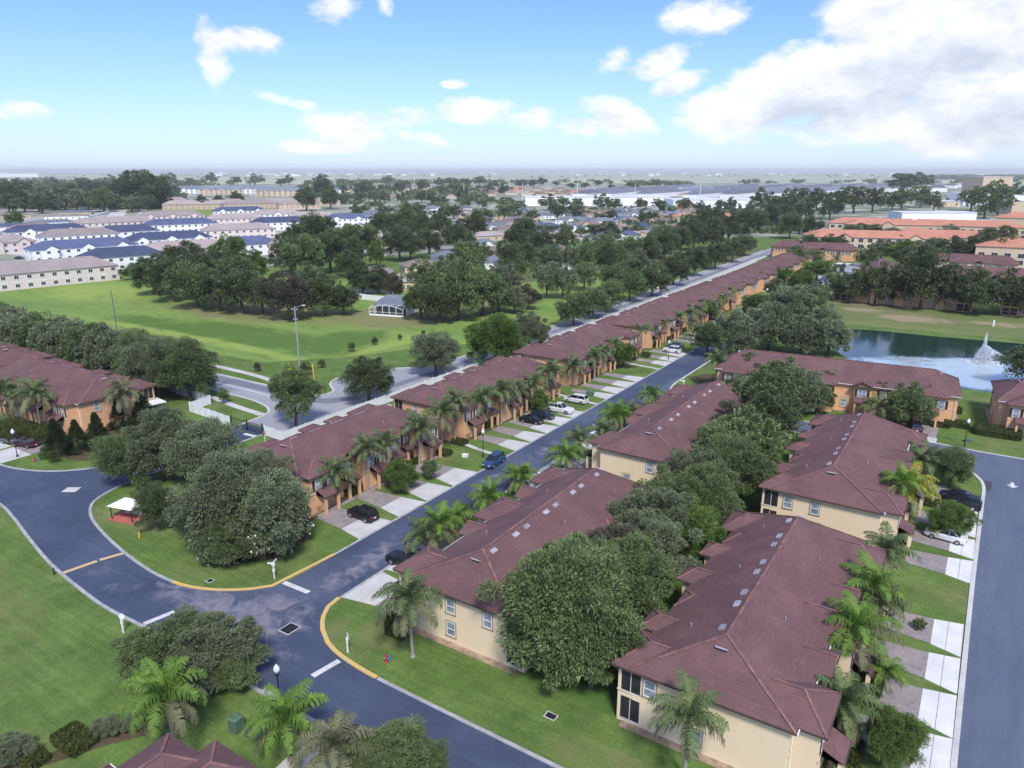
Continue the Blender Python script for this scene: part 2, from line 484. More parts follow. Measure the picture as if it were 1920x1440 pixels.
# taller weed growth in the basin, paler berm, dry ground at the wood edge: colour bands on flat ground
add_stain(M['meadow'], [(-172, 132, 44, 12, 1), (-148, 140, 12, 22, 1), (-210, 128, 30, 9, .9), (-225, 180, 60, 12, .6)], (0.085, 0.16, 0.036), .06, .50, 5, .9, .6, .3)
add_stain(M['meadow'], [(-190, 121, 60, 3.5, .9), (-140, 120, 14, 4, .9), (-133, 150, 4, 24, .9), (-290, 150, 40, 20, .7), (-255, 168, 22, 8, 1)], (0.27, 0.35, 0.085), .09, .50, 5, .8, .6, .3)
add_stain(M['meadow'], [(-205, 160, 50, 24, 1), (-160, 178, 26, 26, 1), (-235, 165, 26, 14, .9), (-150, 205, 26, 30, 1)], (0.22, 0.19, 0.10), .07, .52, 5, .75, .6, .3)
add_stain(M['grass'], [(-140, 220, 34, 60, 1), (-150, 300, 40, 70, 1), (-135, 400, 30, 90, 1)], (0.14, 0.12, 0.065), .05, .50, 5, .75, .6, .3)
add_stain(M['grass'], [(-50.5, 44.5, 3.2, 3, .9), (-18, 43.5, 8, 3, .8), (-46, 47, 4, 3, .8), (-92, 24, 26, 12, .6), (-90, 48, 8, 3, .8), (6, 146, 6, 3, .8)], (0.19, 0.19, 0.085), .35, .50, 4, .6, .6, .25)
add_stain(M['dry'], [(-18, 262, 12, 8, 1), (6, 266, 10, 5, .8), (24, 256, 16, 5, .8), (-34, 270, 8, 6, .8)], (0.36, 0.28, 0.19), .12, .48, 4, .7, .6, .3)

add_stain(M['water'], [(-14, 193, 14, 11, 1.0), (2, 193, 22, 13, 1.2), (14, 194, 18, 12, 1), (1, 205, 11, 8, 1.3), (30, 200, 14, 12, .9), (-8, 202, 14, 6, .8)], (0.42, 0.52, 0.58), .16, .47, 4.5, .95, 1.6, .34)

LEAF = {
    'green': leafmat('mid green leaves', (0.098, 0.145, 0.055), (0.228, 0.308, 0.128)),
    'dark': leafmat('dark oak leaves', (0.068, 0.102, 0.043), (0.166, 0.220, 0.095)),
    'grey': leafmat('grey green leaves', (0.130, 0.168, 0.092), (0.272, 0.326, 0.185)),
    'bright': leafmat('bright green leaves', (0.085, 0.150, 0.032), (0.185, 0.285, 0.072)),
    'brown': leafmat('reddish brown leaves', (0.092, 0.088, 0.060), (0.165, 0.165, 0.110)),
    'hedge': leafmat('dark hedge leaves', (0.046, 0.063, 0.016), (0.1, 0.124, 0.033)),
    'conifer': leafmat('dark conifer needles', (0.029, 0.051, 0.017), (0.082, 0.114, 0.038)),
    'palm': leafmat('palm leaflets', (0.099, 0.149, 0.058), (0.191, 0.248, 0.103), trans=0.3),
    'palmold': leafmat('old palm leaflets', (0.155, 0.170, 0.085), (0.250, 0.255, 0.14), trans=0.3),
    'palmyellow': leafmat('yellow palm leaflets', (0.26, 0.28, 0.03), (0.36, 0.37, 0.05), trans=0.3),
    'palmbright': leafmat('fresh palm leaflets', (0.11, 0.21, 0.035), (0.19, 0.31, 0.06), trans=0.3),
    'flower': leafmat('white blossom', (0.70, 0.70, 0.68), (0.85, 0.85, 0.83)),
}


# ------------------------------------------------------------------ mesh helpers
class MB:
    def __init__(self):
        self.v, self.f, self.m = [], [], []
        self.cur = 0

    def add(self, vs, fs):
        o = len(self.v)
        self.v.extend([tuple(p) for p in vs])
        for f in fs:
            self.f.append(tuple(i + o for i in f))
            self.m.append(self.cur)
        return self

    def box(self, x0, x1, y0, y1, z0, z1):
        return self.add([(x0, y0, z0), (x1, y0, z0), (x1, y1, z0), (x0, y1, z0), (x0, y0, z1), (x1, y0, z1), (x1, y1, z1), (x0, y1, z1)],
                        [(0, 3, 2, 1), (4, 5, 6, 7), (0, 1, 5, 4), (1, 2, 6, 5), (2, 3, 7, 6), (3, 0, 4, 7)])

    def frustum(self, x0, x1, y0, y1, z0, X0, X1, Y0, Y1, z1):
        return self.add([(x0, y0, z0), (x1, y0, z0), (x1, y1, z0), (x0, y1, z0), (X0, Y0, z1), (X1, Y0, z1), (X1, Y1, z1), (X0, Y1, z1)],
                        [(0, 3, 2, 1), (4, 5, 6, 7), (0, 1, 5, 4), (1, 2, 6, 5), (2, 3, 7, 6), (3, 0, 4, 7)])

    def cyl(self, p0, p1, r0, r1, n=8, caps=True):
        p0, p1 = Vector(p0), Vector(p1)
        d = (p1 - p0).normalized()
        a = d.orthogonal().normalized()
        b = d.cross(a)
        vs = []
        for p, r in ((p0, r0), (p1, r1)):
            for i in range(n):
                t = 2 * math.pi * i / n
                vs.append(p + a * (r * math.cos(t)) + b * (r * math.sin(t)))
        fs = [(i, (i + 1) % n, n + (i + 1) % n, n + i) for i in range(n)]
        if caps:
            fs += [tuple(range(n - 1, -1, -1)), tuple(range(n, 2 * n))]
        return self.add(vs, fs)

    def lathe(self, prof, n=12, c=(0, 0, 0)):
        vs, fs = [], []
        for r, z in prof:
            for i in range(n):
                t = 2 * math.pi * i / n
                vs.append((c[0] + r * math.cos(t), c[1] + r * math.sin(t), c[2] + z))
        for k in range(len(prof) - 1):
            for i in range(n):
                j = (i + 1) % n
                fs.append((k * n + i, k * n + j, (k + 1) * n + j, (k + 1) * n + i))
        return self.add(vs, fs)

    def bar(self, p0, p1, w, h):
        p0, p1 = Vector(p0), Vector(p1)
        d = (p1 - p0).normalized()
        s = d.cross(Vector((0, 0, 1)))
        s = Vector((1, 0, 0)) if s.length < 1e-4 else s.normalized()
        u = s.cross(d).normalized()
        vs = []
        for p in (p0, p1):
            for a, b in ((-1, -1), (1, -1), (1, 1), (-1, 1)):
                vs.append(p + s * (a * w / 2) + u * (b * h / 2))
        return self.add(vs, [(0, 3, 2, 1), (4, 5, 6, 7), (0, 1, 5, 4), (1, 2, 6, 5), (2, 3, 7, 6), (3, 0, 4, 7)])

    def mesh(self, name, mats, smooth=False):
        me = bpy.data.meshes.new(name)
        me.from_pydata([tuple(p) for p in self.v], [], self.f)
        for m in (mats if isinstance(mats, (list, tuple)) else [mats]):
            me.materials.append(m)
        me.polygons.foreach_set('material_index', self.m)
        if smooth:
            me.polygons.foreach_set('use_smooth', [True] * len(self.f))
        me.update()
        return me

    def build(self, name, mats, parent=None, loc=None, rz=None, smooth=False):
        return link(name, self.mesh(name, mats, smooth), parent, loc, rz)


def link(name, me, parent=None, loc=None, rz=None, scale=None):
    o = bpy.data.objects.new(name, me)
    COL.objects.link(o)
    if parent:
        o.parent = parent
    if loc is not None:
        o.location = loc
    if rz is not None:
        o.rotation_euler = (0, 0, rz)
    if scale is not None:
        o.scale = (scale,) * 3 if isinstance(scale, (int, float)) else scale
    return o


def tag(o, label, cat, group=None):
    o['label'] = label
    o['category'] = cat
    if group:
        o['group'] = group
    return o


def thing(name, label, cat, loc=(0, 0, 0), rz=0, group=None, scale=1):
    o = link(name, None, None, loc, rz, scale)
    return tag(o, label, cat, group)


def struct(o, kind='structure'):
    o['kind'] = kind
    return o


def copy_tree(o, parent=None):
    c = o.copy()
    COL.objects.link(c)
    if parent:
        c.parent = parent
    for ch in KIDS.get(o.name, ()):
        copy_tree(ch, c)
    return c


KIDS = {}
ORD = ['first', 'second', 'third', 'fourth', 'fifth', 'sixth', 'seventh', 'eighth', 'ninth', 'tenth', 'eleventh', 'twelfth', 'thirteenth', 'fourteenth', 'fifteenth',
       'sixteenth', 'seventeenth', 'eighteenth', 'nineteenth', 'twentieth']


def ordn(i):
    if i < 20:
        return ORD[i]
    t = {2: 'twenty', 3: 'thirty', 4: 'forty', 5: 'fifty', 6: 'sixty', 7: 'seventy'}
    n = i + 1
    tens, u = divmod(n, 10)
    if tens > 7:
        return '%dth' % n
    return (t[tens] + '-' + ORD[u - 1]) if u else t[tens][:-1] + 'ieth'


def poly_sheet(name, pts, z, m, kind='structure', parent=None):
    vs = [Vector((p[0], p[1], z)) for p in pts]
    tris = tessellate_polygon([vs])
    me = bpy.data.meshes.new(name)
    fs = []
    for t in tris:
        a, b, c = (vs[i] for i in t)
        fs.append(t if (b - a).cross(c - a).z > 0 else (t[0], t[2], t[1]))
    me.from_pydata([tuple(v) for v in vs], [], fs)
    me.materials.append(m)
    o = link(name, me, parent)
    if not parent:
        struct(o, kind)
    return o


def smooth(pts, k=5):
    P = [Vector((p[0], p[1])) for p in pts]
    out = []
    for i in range(len(P) - 1):
        p0, p1, p2, p3 = P[max(i - 1, 0)], P[i], P[i + 1], P[min(i + 2, len(P) - 1)]
        n = max(1, min(k, int((p2 - p1).length / 1.2)))
        for j in range(n):
            t = j / n
            ln = (p2 - p1).length
            m1 = (p2 - p0).normalized() * ln
            m2 = (p3 - p1).normalized() * ln
            q = p1 * (2 * t ** 3 - 3 * t * t + 1) + m1 * (t ** 3 - 2 * t * t + t) + p2 * (-2 * t ** 3 + 3 * t * t) + m2 * (t ** 3 - t * t)
            if (p2 - p1).length > 18:
                q = p1.lerp(p2, t)
            out.append((q.x, q.y))
    out.append((P[-1].x, P[-1].y))
    return out


def ribbon(name, pts, w, h, m, z=0.0, side=0.0, kind='structure'):
    """kerb or path swept along a polyline; side shifts it to the left (+) or right (-)"""
    mb = MB()
    P = [Vector((p[0], p[1])) for p in pts]
    L = []
    for i, p in enumerate(P):
        a = P[max(i - 1, 0)]
        b = P[min(i + 1, len(P) - 1)]
        d = (b - a).normalized()
        n = Vector((-d.y, d.x))
        L.append((p + n * (side + w / 2), p + n * (side - w / 2)))
    vs, fs = [], []
    for a, b in L:
        vs += [(a.x, a.y, z), (b.x, b.y, z), (b.x, b.y, z + h), (a.x, a.y, z + h)]
    for i in range(len(L) - 1):
        o, q = 4 * i, 4 * i + 4
        fs += [(o + 3, o + 2, q + 2, q + 3), (o, o + 3, q + 3, q), (o + 2, o + 1, q + 1, q + 2)]
    fs += [(0, 1, 2, 3), (len(vs) - 4, len(vs) - 1, len(vs) - 2, len(vs) - 3)]
    mb.add(vs, fs)
    return struct(mb.build(name, m), kind)


# ================================================================== GROUND, ROADS, WATER
def sheet(name, x0, x1, y0, y1, z, m):
    return poly_sheet(name, [(x0, y0), (x1, y0), (x1, y1), (x0, y1)], z, m)


struct(MB().add([(-26000, -3000, 0), (26000, -3000, 0), (26000, 26000, 0), (-26000, 26000, 0)], [(0, 1, 2, 3)]).build('far_plain', M['plain']))
poly_sheet('suburb_ground', [(-500, -200), (500, -200), (1200, 1700), (300, 3400), (-900, 3100), (-2500, 1650), (-900, -100)], 0.01, M['suburb'])
poly_sheet('lawn_ground', [(-420, -60), (150, -60), (200, 640), (-60, 640), (-250, 420), (-300, 240)], 0.02, M['grass'])
# meadow with its swales
meadow_pts = [(-420, 101), (-124, 101), (-113.4, 101.8), (-113, 105), (-118, 109), (-120, 114), (-119, 121.8), (-112.5, 128.5), (-108.6, 131), (-106, 172), (-110, 240), (-114, 330),
              (-150, 330), (-165, 250), (-250, 235), (-345, 215), (-332, 135), (-420, 118)]


poly_sheet('meadow', meadow_pts, 0.03, M['meadow'])
poly_sheet('mown_verge', [(-420, 100.6), (-124, 100.6), (-113.6, 101.6), (-113.3, 105), (-118.3, 109), (-120.3, 114), (-119.3, 121.8), (-112.7, 128.8), (-109, 131.5), (-108, 165),
                          (-122, 150), (-133, 128), (-146, 113.5), (-185, 112), (-420, 112)], 0.036, M['grass'])
# the white-kerbed highway and its bend beside the fence
hwy = [(-420, 92.1), (-126, 92.1), (-117.5, 90.9), (-113.2, 88.4), (-112.2, 85.6), (-111.6, 82.0), (-104.0, 82.0), (-99.4, 82.0), (-99.2, 130), (-98.9, 190), (-100.5, 300), (-105, 450), (-104, 620), (-112, 620), (-114, 450),
       (-111.5, 300), (-108.3, 200), (-107.6, 170), (-108.6, 131), (-112.5, 128.5), (-119, 121.8), (-120, 114), (-118, 109), (-113, 105), (-113.4, 101.8), (-118, 100.9), (-124, 100.5), (-420, 100.5)]
poly_sheet('highway', hwy, 0.044, M['asphalt_grey'])
poly_sheet('highway_lane', [(-117, 98.6), (-111, 100.5), (-107.4, 105), (-105.8, 130), (-104.8, 190), (-106.7, 300), (-110, 450), (-108, 450), (-104.6, 300), (-102.9, 190), (-103.6, 130), (-104.6, 104), (-108, 98.2), (-112, 97.0)], 0.050,
           mat('darker lane asphalt', (0.185, 0.195, 0.235), (0.16, 0.17, 0.21), scale=0.2, rough=0.9, fine=0.06, fscale=2))
poly_sheet('highway_lane', [(-420, 97.0), (-124, 97.0), (-119, 98.3), (-119, 99.9), (-420, 100.0)], 0.050, bpy.data.materials['darker lane asphalt'])
ribbon('road_line', smooth([(-400, 96.25), (-200, 96.25), (-126, 95.9), (-120, 95.2)]), 0.35, 0.004, M['paint_white'], 0.056)
ribbon('kerb', smooth([(-420, 100.7), (-126, 100.6), (-119, 101.0), (-113.6, 101.9), (-113.2, 105), (-118.2, 109), (-120.2, 114), (-119.2, 121.8), (-112.7, 128.7), (-108.8, 131.3), (-107.8, 170), (-108.5, 200), (-111.7, 300), (-114.2, 450)]), 0.45, 0.12, M['concrete'], 0.03)
ribbon('kerb', smooth([(-420, 91.9), (-126, 91.9), (-117.4, 90.7), (-113.4, 88.3), (-112.4, 85.6), (-111.8, 80.0)]), 0.45, 0.12, M['concrete'], 0.03)
ribbon('footpath', smooth([(-420, 105.2), (-180, 105.1), (-145, 104.9), (-134, 104.2), (-126, 102.4), (-121, 101.6), (-116, 102.0)]), 1.6, 0.02, M['concrete'], 0.045)
ribbon('footpath', smooth([(-420, 88.6), (-132, 88.5), (-122, 87.3), (-113.2, 86.6)]), 1.5, 0.02, M['concrete'], 0.045)
ribbon('footpath', smooth([(-100.0, 83), (-99.8, 130), (-99.5, 190), (-101.2, 300), (-105.6, 450)]), 1.6, 0.02, M['concrete'], 0.052)
sheet('verge', -109.9, -100.9, 178, 181, 0.0525, M['asphalt_grey'])

# estate roads
west = smooth([(-61.9, 58), (-61.9, 48.9), (-62.6, 47.0), (-63.9, 45.4), (-66.5, 43.4), (-69.9, 41.9), (-72.7, 41.4), (-77.4, 41.4), (-85.3, 42.4), (-94.2, 44.3), (-98.8, 46.0), (-101.7, 48.2), (-103.5, 52.3), (-104.1, 58), (-104.1, 81.5)])
nw = smooth([(-111.7, 81.5), (-112.0, 72), (-112.4, 58.5), (-113.8, 54.8), (-117.2, 51.0), (-121.9, 48.5), (-127.8, 47.3), (-150, 46.8), (-230, 46.8)])
sw = smooth([(-230, 40.6), (-135, 40.6), (-112.0, 40.4), (-106.3, 39.5), (-96.6, 37.4), (-88.2, 35.8), (-78.6, 34.7), (-73.6, 34.4), (-67, 34.6), (-20, 34.7), (60, 34.7)])
se = smooth([(60, 41.5), (15, 41.5)])
poly_sheet('estate_road', west + nw + sw + se + [(15, 41.5), (-26.8, 41.5), (-41.9, 41.7), (-56, 44)], 0.060, M['asphalt'])
bend = smooth([(-54.5, 58.4), (-54.5, 49.3), (-54.2, 47.4), (-53.3, 45.9), (-51.6, 44.2), (-49.6, 43.0), (-46.9, 42.2), (-41.9, 41.7), (-26.8, 41.5)])
poly_sheet('main_street', [(-54.5, 400)] + bend + [(-26.8, 38), (-64, 38), (-66.0, 43.6), (-63.8, 45.6), (-62.6, 47.2), (-61.8, 49.2), (-61.8, 400)], 0.066, M['asphalt'])
crt = smooth([(3.5, 41.5), (3.5, 60), (3.7, 90), (4.1, 118), (4.0, 123.2), (3.2, 126.2), (1.2, 129.4), (-2.0, 131.4), (-6, 132.0), (-46, 132.0), (-51, 133.0), (-53.6, 136), (-54.6, 141)])
poly_sheet('lake_court_road', crt + [(-56, 141), (-56, 155), (-54.8, 155), (-54.6, 150), (-53.6, 145), (-51.5, 141.6), (-47, 139.2), (-25, 139.0), (-3.5, 139.2), (3, 138.6), (60, 138.6), (60, 41.5)], 0.072, M['asphalt_pale'])
poly_sheet('far_court_road', [(-61.8, 380), (-76, 380), (-78, 388), (-74, 400), (-50, 402), (-48, 360), (-54.5, 352)], 0.078, M['asphalt_grey'])
poly_sheet('courtyard_road', [(-58, 300), (-50, 300), (-30, 315), (60, 318), (60, 325), (-32, 323), (-54, 340), (-58, 340)], 0.084, M['asphalt_grey'])

KH, KZ = 0.10, 0.03
ribbon('kerb', [(-61.95, y) for y in (55.8, 80, 120, 200, 300, 380)][::-1], 0.35, 0.062, M['kerb'], KZ)
isl = [p for p in west]
ywi = [i for i, p in enumerate(isl) if p[0] > -73.2]
yl = max(ywi)
ribbon('yellow_kerb', [(-61.95, 56.0)] + isl[ywi[0] + 6:yl + 1], 0.42, KH + 0.01, M['kerb_yellow'], KZ)
ribbon('kerb', isl[yl:], 0.38, KH, M['kerb'], KZ)
ribbon('kerb', nw, 0.38, KH, M['kerb'], KZ)
ribbon('kerb', sw, 0.38, KH, M['kerb'], KZ)
yb = [p for p in bend if p[0] < -41.5 and p[1] < 49.4]
ribbon('yellow_kerb', yb, 0.45, KH + 0.01, M['kerb_yellow'], KZ)
ribbon('kerb', [(-41.7, 41.68), (-34, 41.6), (-20, 41.5), (3.5, 41.5)], 0.36, KH, M['kerb'], KZ)
ribbon('kerb', [(-54.4, y) for y in (132, 100, 70, 49.5)], 0.35, 0.062, M['kerb'], KZ)
ribbon('kerb', crt, 0.45, 0.09, M['concrete'], KZ)
ribbon('kerb', [(-54.6, 380), (-54.6, 170)] + smooth([(-54.6, 155), (-54.5, 150), (-53.5, 145), (-51.4, 141.6), (-47, 139.3), (-40, 139.1)]) + [(-3.5, 139.3), (3, 138.7), (60, 138.7)], 0.36, KH, M['concrete'], KZ)
ribbon('kerb', [(12.3, 130), (12.3, 41)], 0.36, KH, M['kerb'], KZ)

# paint and plates on the roads
Z1 = 0.086


def qbar(name, a, b, w, m, z=Z1):
    a, b = Vector(a), Vector(b)
    n = Vector((-(b - a).y, (b - a).x)).normalized() * (w / 2)
    return poly_sheet(name, [a - n, b - n, b + n, a + n], z, m)


def gq(px, py):
    p = gp(px, py)
    return (p.x, p.y)


qbar('yellow_stop_line', gq(119, 1075), gq(182, 1053), 0.6, M['paint_orange'])
qbar('yellow_stop_line', gq(187, 1051), gq(236, 1037), 0.6, M['paint_orange'])
qbar('white_stop_line', gq(270, 1171), gq(327, 1148), 0.65, M['paint_white'])
qbar('white_stop_line', gq(532, 1093), gq(579, 1112), 0.65, M['paint_white'])
qbar('white_stop_line', gq(586, 1269), gq(636, 1240), 0.65, M['paint_white'])
qbar('white_stop_line', gq(458, 814), gq(479, 819), 0.8, M['paint_white'])
qbar('orange_road_line', gq(957, 876), gq(998, 884), 0.28, M['paint_orange'])
qbar('concrete_patch', gq(121, 919), gq(147, 919), 1.7, M['concrete'])
ar = gp(1898, 910)
mb = MB()
mb.add([(ar.x - .25, ar.y + 1.0, Z1), (ar.x - .25, ar.y - .2, Z1), (ar.x + .25, ar.y - .2, Z1), (ar.x + .25, ar.y + 1.0, Z1), (ar.x - .8, ar.y - .2, Z1), (ar.x, ar.y - 1.4, Z1), (ar.x + .8, ar.y - .2, Z1)], [(0, 1, 2, 3), (4, 5, 6)])
struct(mb.build('direction_arrow', M['paint_white']))
qbar('drain_slab', gq(1853, 903), gq(1850, 921), 1.0, mat('dark drain slab', (0.07, 0.075, 0.09), None, scale=1))


def drain(px, py, label, w=1.3, l=1.5, rz=0):
    p = gp(px, py)
    t = thing('storm_drain', label, 'drain', (p.x, p.y, 0.075), rz)
    MB().box(-w / 2 - .1, w / 2 + .1, -l / 2 - .1, l / 2 + .1, 0, 0.03).build('surround', M['concrete'], t)
    g = MB()
    g.box(-w / 2, w / 2, -l / 2, l / 2, 0.031, 0.036)
    g.build('pit', M['dark'], t)
    for i in range(5):
        x = -w / 2 + (i + .5) * w / 5
        MB().box(x - .04, x + .04, -l / 2, l / 2, 0.037, 0.055).build('grate_bar', M['black'], t)
    return t


drain(543, 1180, 'black square storm grate set in the middle of the road junction')
drain(394, 1090, 'small drain grate in the grass island beside the yellow kerb', .6, .6)
drain(1033, 1344, 'small brown grate in the lawn in front of the front right building', .9, .6)

# driveways
A_DRV = [(60.3, 66.4), (67.8, 73.4), (73.8, 79.4), (80.0, 86.2), (97.0, 101.5), (102.0, 106.7), (107.3, 111.6), (112.2, 116.8), (117.3, 121.8), (131.6, 135.6), (136.2, 140.8), (141.4, 146.3), (146.9, 151.4), (163.5, 168), (168.5, 173), (174, 179),
         (190, 194.5), (195, 199.5), (200, 204.5), (218, 222), (223, 227), (228, 232), (233, 237), (250, 254), (255, 259), (260, 264), (280, 284), (285, 289), (290, 294), (312, 316), (317, 321), (322, 326), (345, 349), (350, 354), (355, 359)]


def driveway(xk, dirn, y0, y1, depth=8.6, ap=4.6, bright='concrete', near=True, n=2):
    """brick paver pad with a flared concrete apron; xk is the kerb, dirn the side the house stands on"""
    s = dirn
    q = 0.55
    x1, x2 = xk + s * ap, xk + s * depth
    mats = M['paver'] if near else M['paver']
    pts = [(x1, y0 + q + .25), (x1, y1 - q), (x2, y1 - q - .35), (x2, y0 + q + .7)]
    o = poly_sheet('paver_driveway', pts if s > 0 else pts[::-1], 0.066, mats)
    yy = [(y0, y1), (y0 + q + .25, y1 - q)]
    for k in range(n):                           # concrete slabs of the apron, joints between them
        a, b = k / n, (k + 1) / n
        xa, xb = xk + s * (.25 + (ap - .25) * a + (.02 if k else 0)), xk + s * (.25 + (ap - .25) * b - .02)
        la, lb = y0 + (q + .25) * a, y0 + (q + .25) * b
        ha, hb = y1 - q * a, y1 - q * b
        MB().add([(xa, la, .02), (xa, ha, .02), (xb, hb, .02), (xb, lb, .02), (xa, la, .076), (xa, ha, .076), (xb, hb, .076), (xb, lb, .076)],
                 [(4, 5, 6, 7) if s < 0 else (7, 6, 5, 4), (0, 1, 5, 4), (2, 3, 7, 6), (1, 2, 6, 5), (3, 0, 4, 7)]).build('apron_slab', M[bright], o)


for a, b in A_DRV:
    driveway(-61.8, -1, a, b, 9.4, 4.3)
ribbon('footpath', [(-71.45, 62), (-71.45, 88)], 0.8, 0.03, M['paver'], 0.05)
for y in (93.5, 127.5, 160):
    ribbon('footpath', [(-62.2, y), (-68, y + .8), (-73, y + 2)], 0.9, 0.03, M['concrete'], 0.05)
C_DRV = [(42.4, 48.0), (48.6, 54.6), (55.2, 61.8), (61.9, 68.0), (68.3, 74.2), (74.5, 80.8), (90.3, 96.3), (96.8, 102.6), (103.3, 109.2), (109.6, 115.6)]
for a, b in C_DRV:
    driveway(3.5 if a < 85 else 3.85, -1, a, b, 7.2, 2.9, 'concrete_bright', n=2)
sheet('paver_driveway', -7.0, -0.5, 116.3, 119.6, 0.066, M['paver'])
B_DRV = [(49.6, 56.0), (56.6, 62.0), (62.6, 67.6), (68.2, 73.2), (84.5, 89.5), (90.0, 95.0), (95.6, 100.4), (104, 108.6), (109.2, 114), (118, 122.6)]
for a, b in B_DRV:
    driveway(-54.5, 1, a, b, 8.2, 4.4)
# driveways beside the lake building, the row on the left, the corner house at the bottom
for (x0, x1, y) in [(-6.6, -3.3, 139.2), (9.4, 13.5, 138.7), (-18.0, -14.5, 139.2), (-30, -26.5, 139.2)]:
    sheet('concrete_apron', x0, x1, y + .2, y + 3.0, 0.066, M['concrete'])
    sheet('paver_driveway', x0 + .2, x1 - .2, y + 3.02, 152.5, 0.063, M['paver'])
for (x0, x1) in [(-134.5, -128.2), (-141.5, -135.2), (-149, -143)]:
    sheet('concrete_apron', x0, x1, 47.6, 52.2, 0.066, M['concrete'])
    sheet('paver_driveway', x0 + .2, x1 - .2, 52.25, 60.5, 0.063, M['paver'])
poly_sheet('concrete_apron', [(-41.6, 34.3), (-33.0, 34.4), (-33.0, 28.2), (-41.0, 28.2)], 0.066, M['concrete'])
poly_sheet('paver_driveway', [(-36.0, 28.1), (-33, 28.1), (-33, 22), (-36.0, 22)], 0.063, M['paver'])
poly_sheet('kerb_ramp', [gq(490, 1296), gq(503, 1290), gq(524, 1312), gq(560, 1338), gq(528, 1322)], 0.092, M['concrete'])
for i in range(9):
    sheet('parking_pad', -75.5 + .0, -62.1, 366 + i * 3.3, 366 + i * 3.3 + 2.2, 0.09, M['concrete'])
for i in range(3):
    sheet('parking_pad', -66 + i * 4, -63 + i * 4, 402, 409, 0.095, M['concrete_bright'])

# mulch beds and dry patches
for (x0, x1, y0, y1) in [(-74.2, -71.2, 60, 90), (-75.6, -71.5, 94, 131), (-74.5, -71.5, 136, 170), (-7.2, -4.4, 50, 82), (-6.8, -3.9, 92, 127), (-48.0, -45.3, 50, 82), (-48.0, -45.3, 93, 131), (-75, -71.5, 177, 212), (-76, -71.5, 214, 252)]:
    sheet('mulch_bed', x0, x1, y0, y1, 0.048, M['soil'])
poly_sheet('mulch_bed', smooth([(-124.5, 58), (-122.5, 54.6), (-118, 55.6), (-116.5, 60), (-120, 66), (-128, 70), (-131, 66), (-124.5, 58)]), 0.048, M['soil'])
poly_sheet('mulch_bed', smooth([(-84, 52), (-79, 49.0), (-71, 48), (-67.5, 51), (-68, 57), (-76, 62), (-86, 62), (-90, 57), (-84, 52)]), 0.048, M['soil'])
poly_sheet('mulch_bed', [gq(*q) for q in [(-40, 1445), (60, 1425), (120, 1402), (200, 1372), (290, 1350), (345, 1335), (360, 1350), (300, 1372), (200, 1398), (110, 1428), (40, 1448), (-40, 1465)]], 0.048, M['soil'])
poly_sheet('mulch_bed', smooth([(-54, 157), (-50, 153), (-45, 154), (-44, 160), (-50, 163), (-54, 157)]), 0.048, M['soil'])
poly_sheet('back_lawn_shade_sheet', [(-31.2, 49), (-21.5, 49), (-21.5, 131), (-31.2, 131)], 0.04, M['shade_grass'])  # darker green sheet paints the shade between the rows onto the lawn

# pond with its banks
pond = smooth([(-27, 196), (-24, 188), (-15, 182.5), (-1, 180.5), (10, 179.5), (30, 178), (48, 190), (52, 215), (40, 236), (14, 239), (-9, 236.5), (-25, 236), (-33, 233), (-36, 222), (-33, 208), (-27, 196)], 6)
poly_sheet('pond_bank', smooth([(-48, 282), (-45, 236), (-40, 205), (-30, 186), (-10, 172), (40, 168), (62, 190), (66, 250), (60, 286), (-48, 286)], 6), 0.052, M['dry'])
poly_sheet('pond_verge', smooth([(-43, 240), (-39, 210), (-30, 190), (-12, 176.5), (12, 173.5), (40, 172), (58, 200), (56, 240), (16, 246), (-10, 243), (-30, 242), (-43, 240)], 6), 0.058, M['grass'])
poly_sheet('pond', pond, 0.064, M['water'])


# ================================================================== TOWNHOUSES OF THE ESTATE
EV, RG = 5.6, 8.7          # eave and ridge heights


def win_meshes():
    """window in the y-z plane facing +x, origin at its centre"""
    out = {}
    for key, (w, h) in {'tall': (1.05, 1.55), 'wide': (1.5, 1.5), 'small': (0.8, 1.2), 'low': (1.0, 1.35)}.items():
        f = MB()
        t = .07
        f.box(0, .07, -w / 2, w / 2, h / 2 - t, h / 2).box(0, .07, -w / 2, w / 2, -h / 2, -h / 2 + t)
        f.box(0, .07, -w / 2, -w / 2 + t, -h / 2 + t, h / 2 - t).box(0, .07, w / 2 - t, w / 2, -h / 2 + t, h / 2 - t)
        f.box(0, .06, -w / 2 + t, w / 2 - t, -.035, .035)
        if key == 'wide':
            f.box(0, .065, -.04, .04, -h / 2 + t, -.035).box(0, .065, -.04, .04, .035, h / 2 - t)
        frame = f.mesh('window_frame', M['white'])
        s = MB()
        e = .12
        s.box(0, .045, -w / 2 - e, w / 2 + e, h / 2 + .005, h / 2 + e).box(0, .045, -w / 2 - e, -w / 2 - .005, -h / 2, h / 2).box(0, .045, w / 2 + .005, w / 2 + e, -h / 2, h / 2)
        s.box(0, .10, -w / 2 - e - .04, w / 2 + e + .04, -h / 2 - e, -h / 2 - .005)
        sill = s.mesh('window_surround', mat_surround)
        p = MB().add([(.02, -w / 2 + t, -h / 2 + t), (.02, w / 2 - t, -h / 2 + t), (.02, w / 2 - t, h / 2 - t), (.02, -w / 2 + t, h / 2 - t)], [(0, 1, 2, 3)]).mesh('window_pane', M['glass'])
        sh = MB().box(0, .05, -.2, .2, -h / 2 - .02, h / 2 + .02).mesh('shutter', M['shutter'])
        out[key] = (frame, p, sill, sh, w, h)
    return out


mat_surround = mat('window surround', (0.42, 0.30, 0.20), None, scale=1)
WIN = win_meshes()


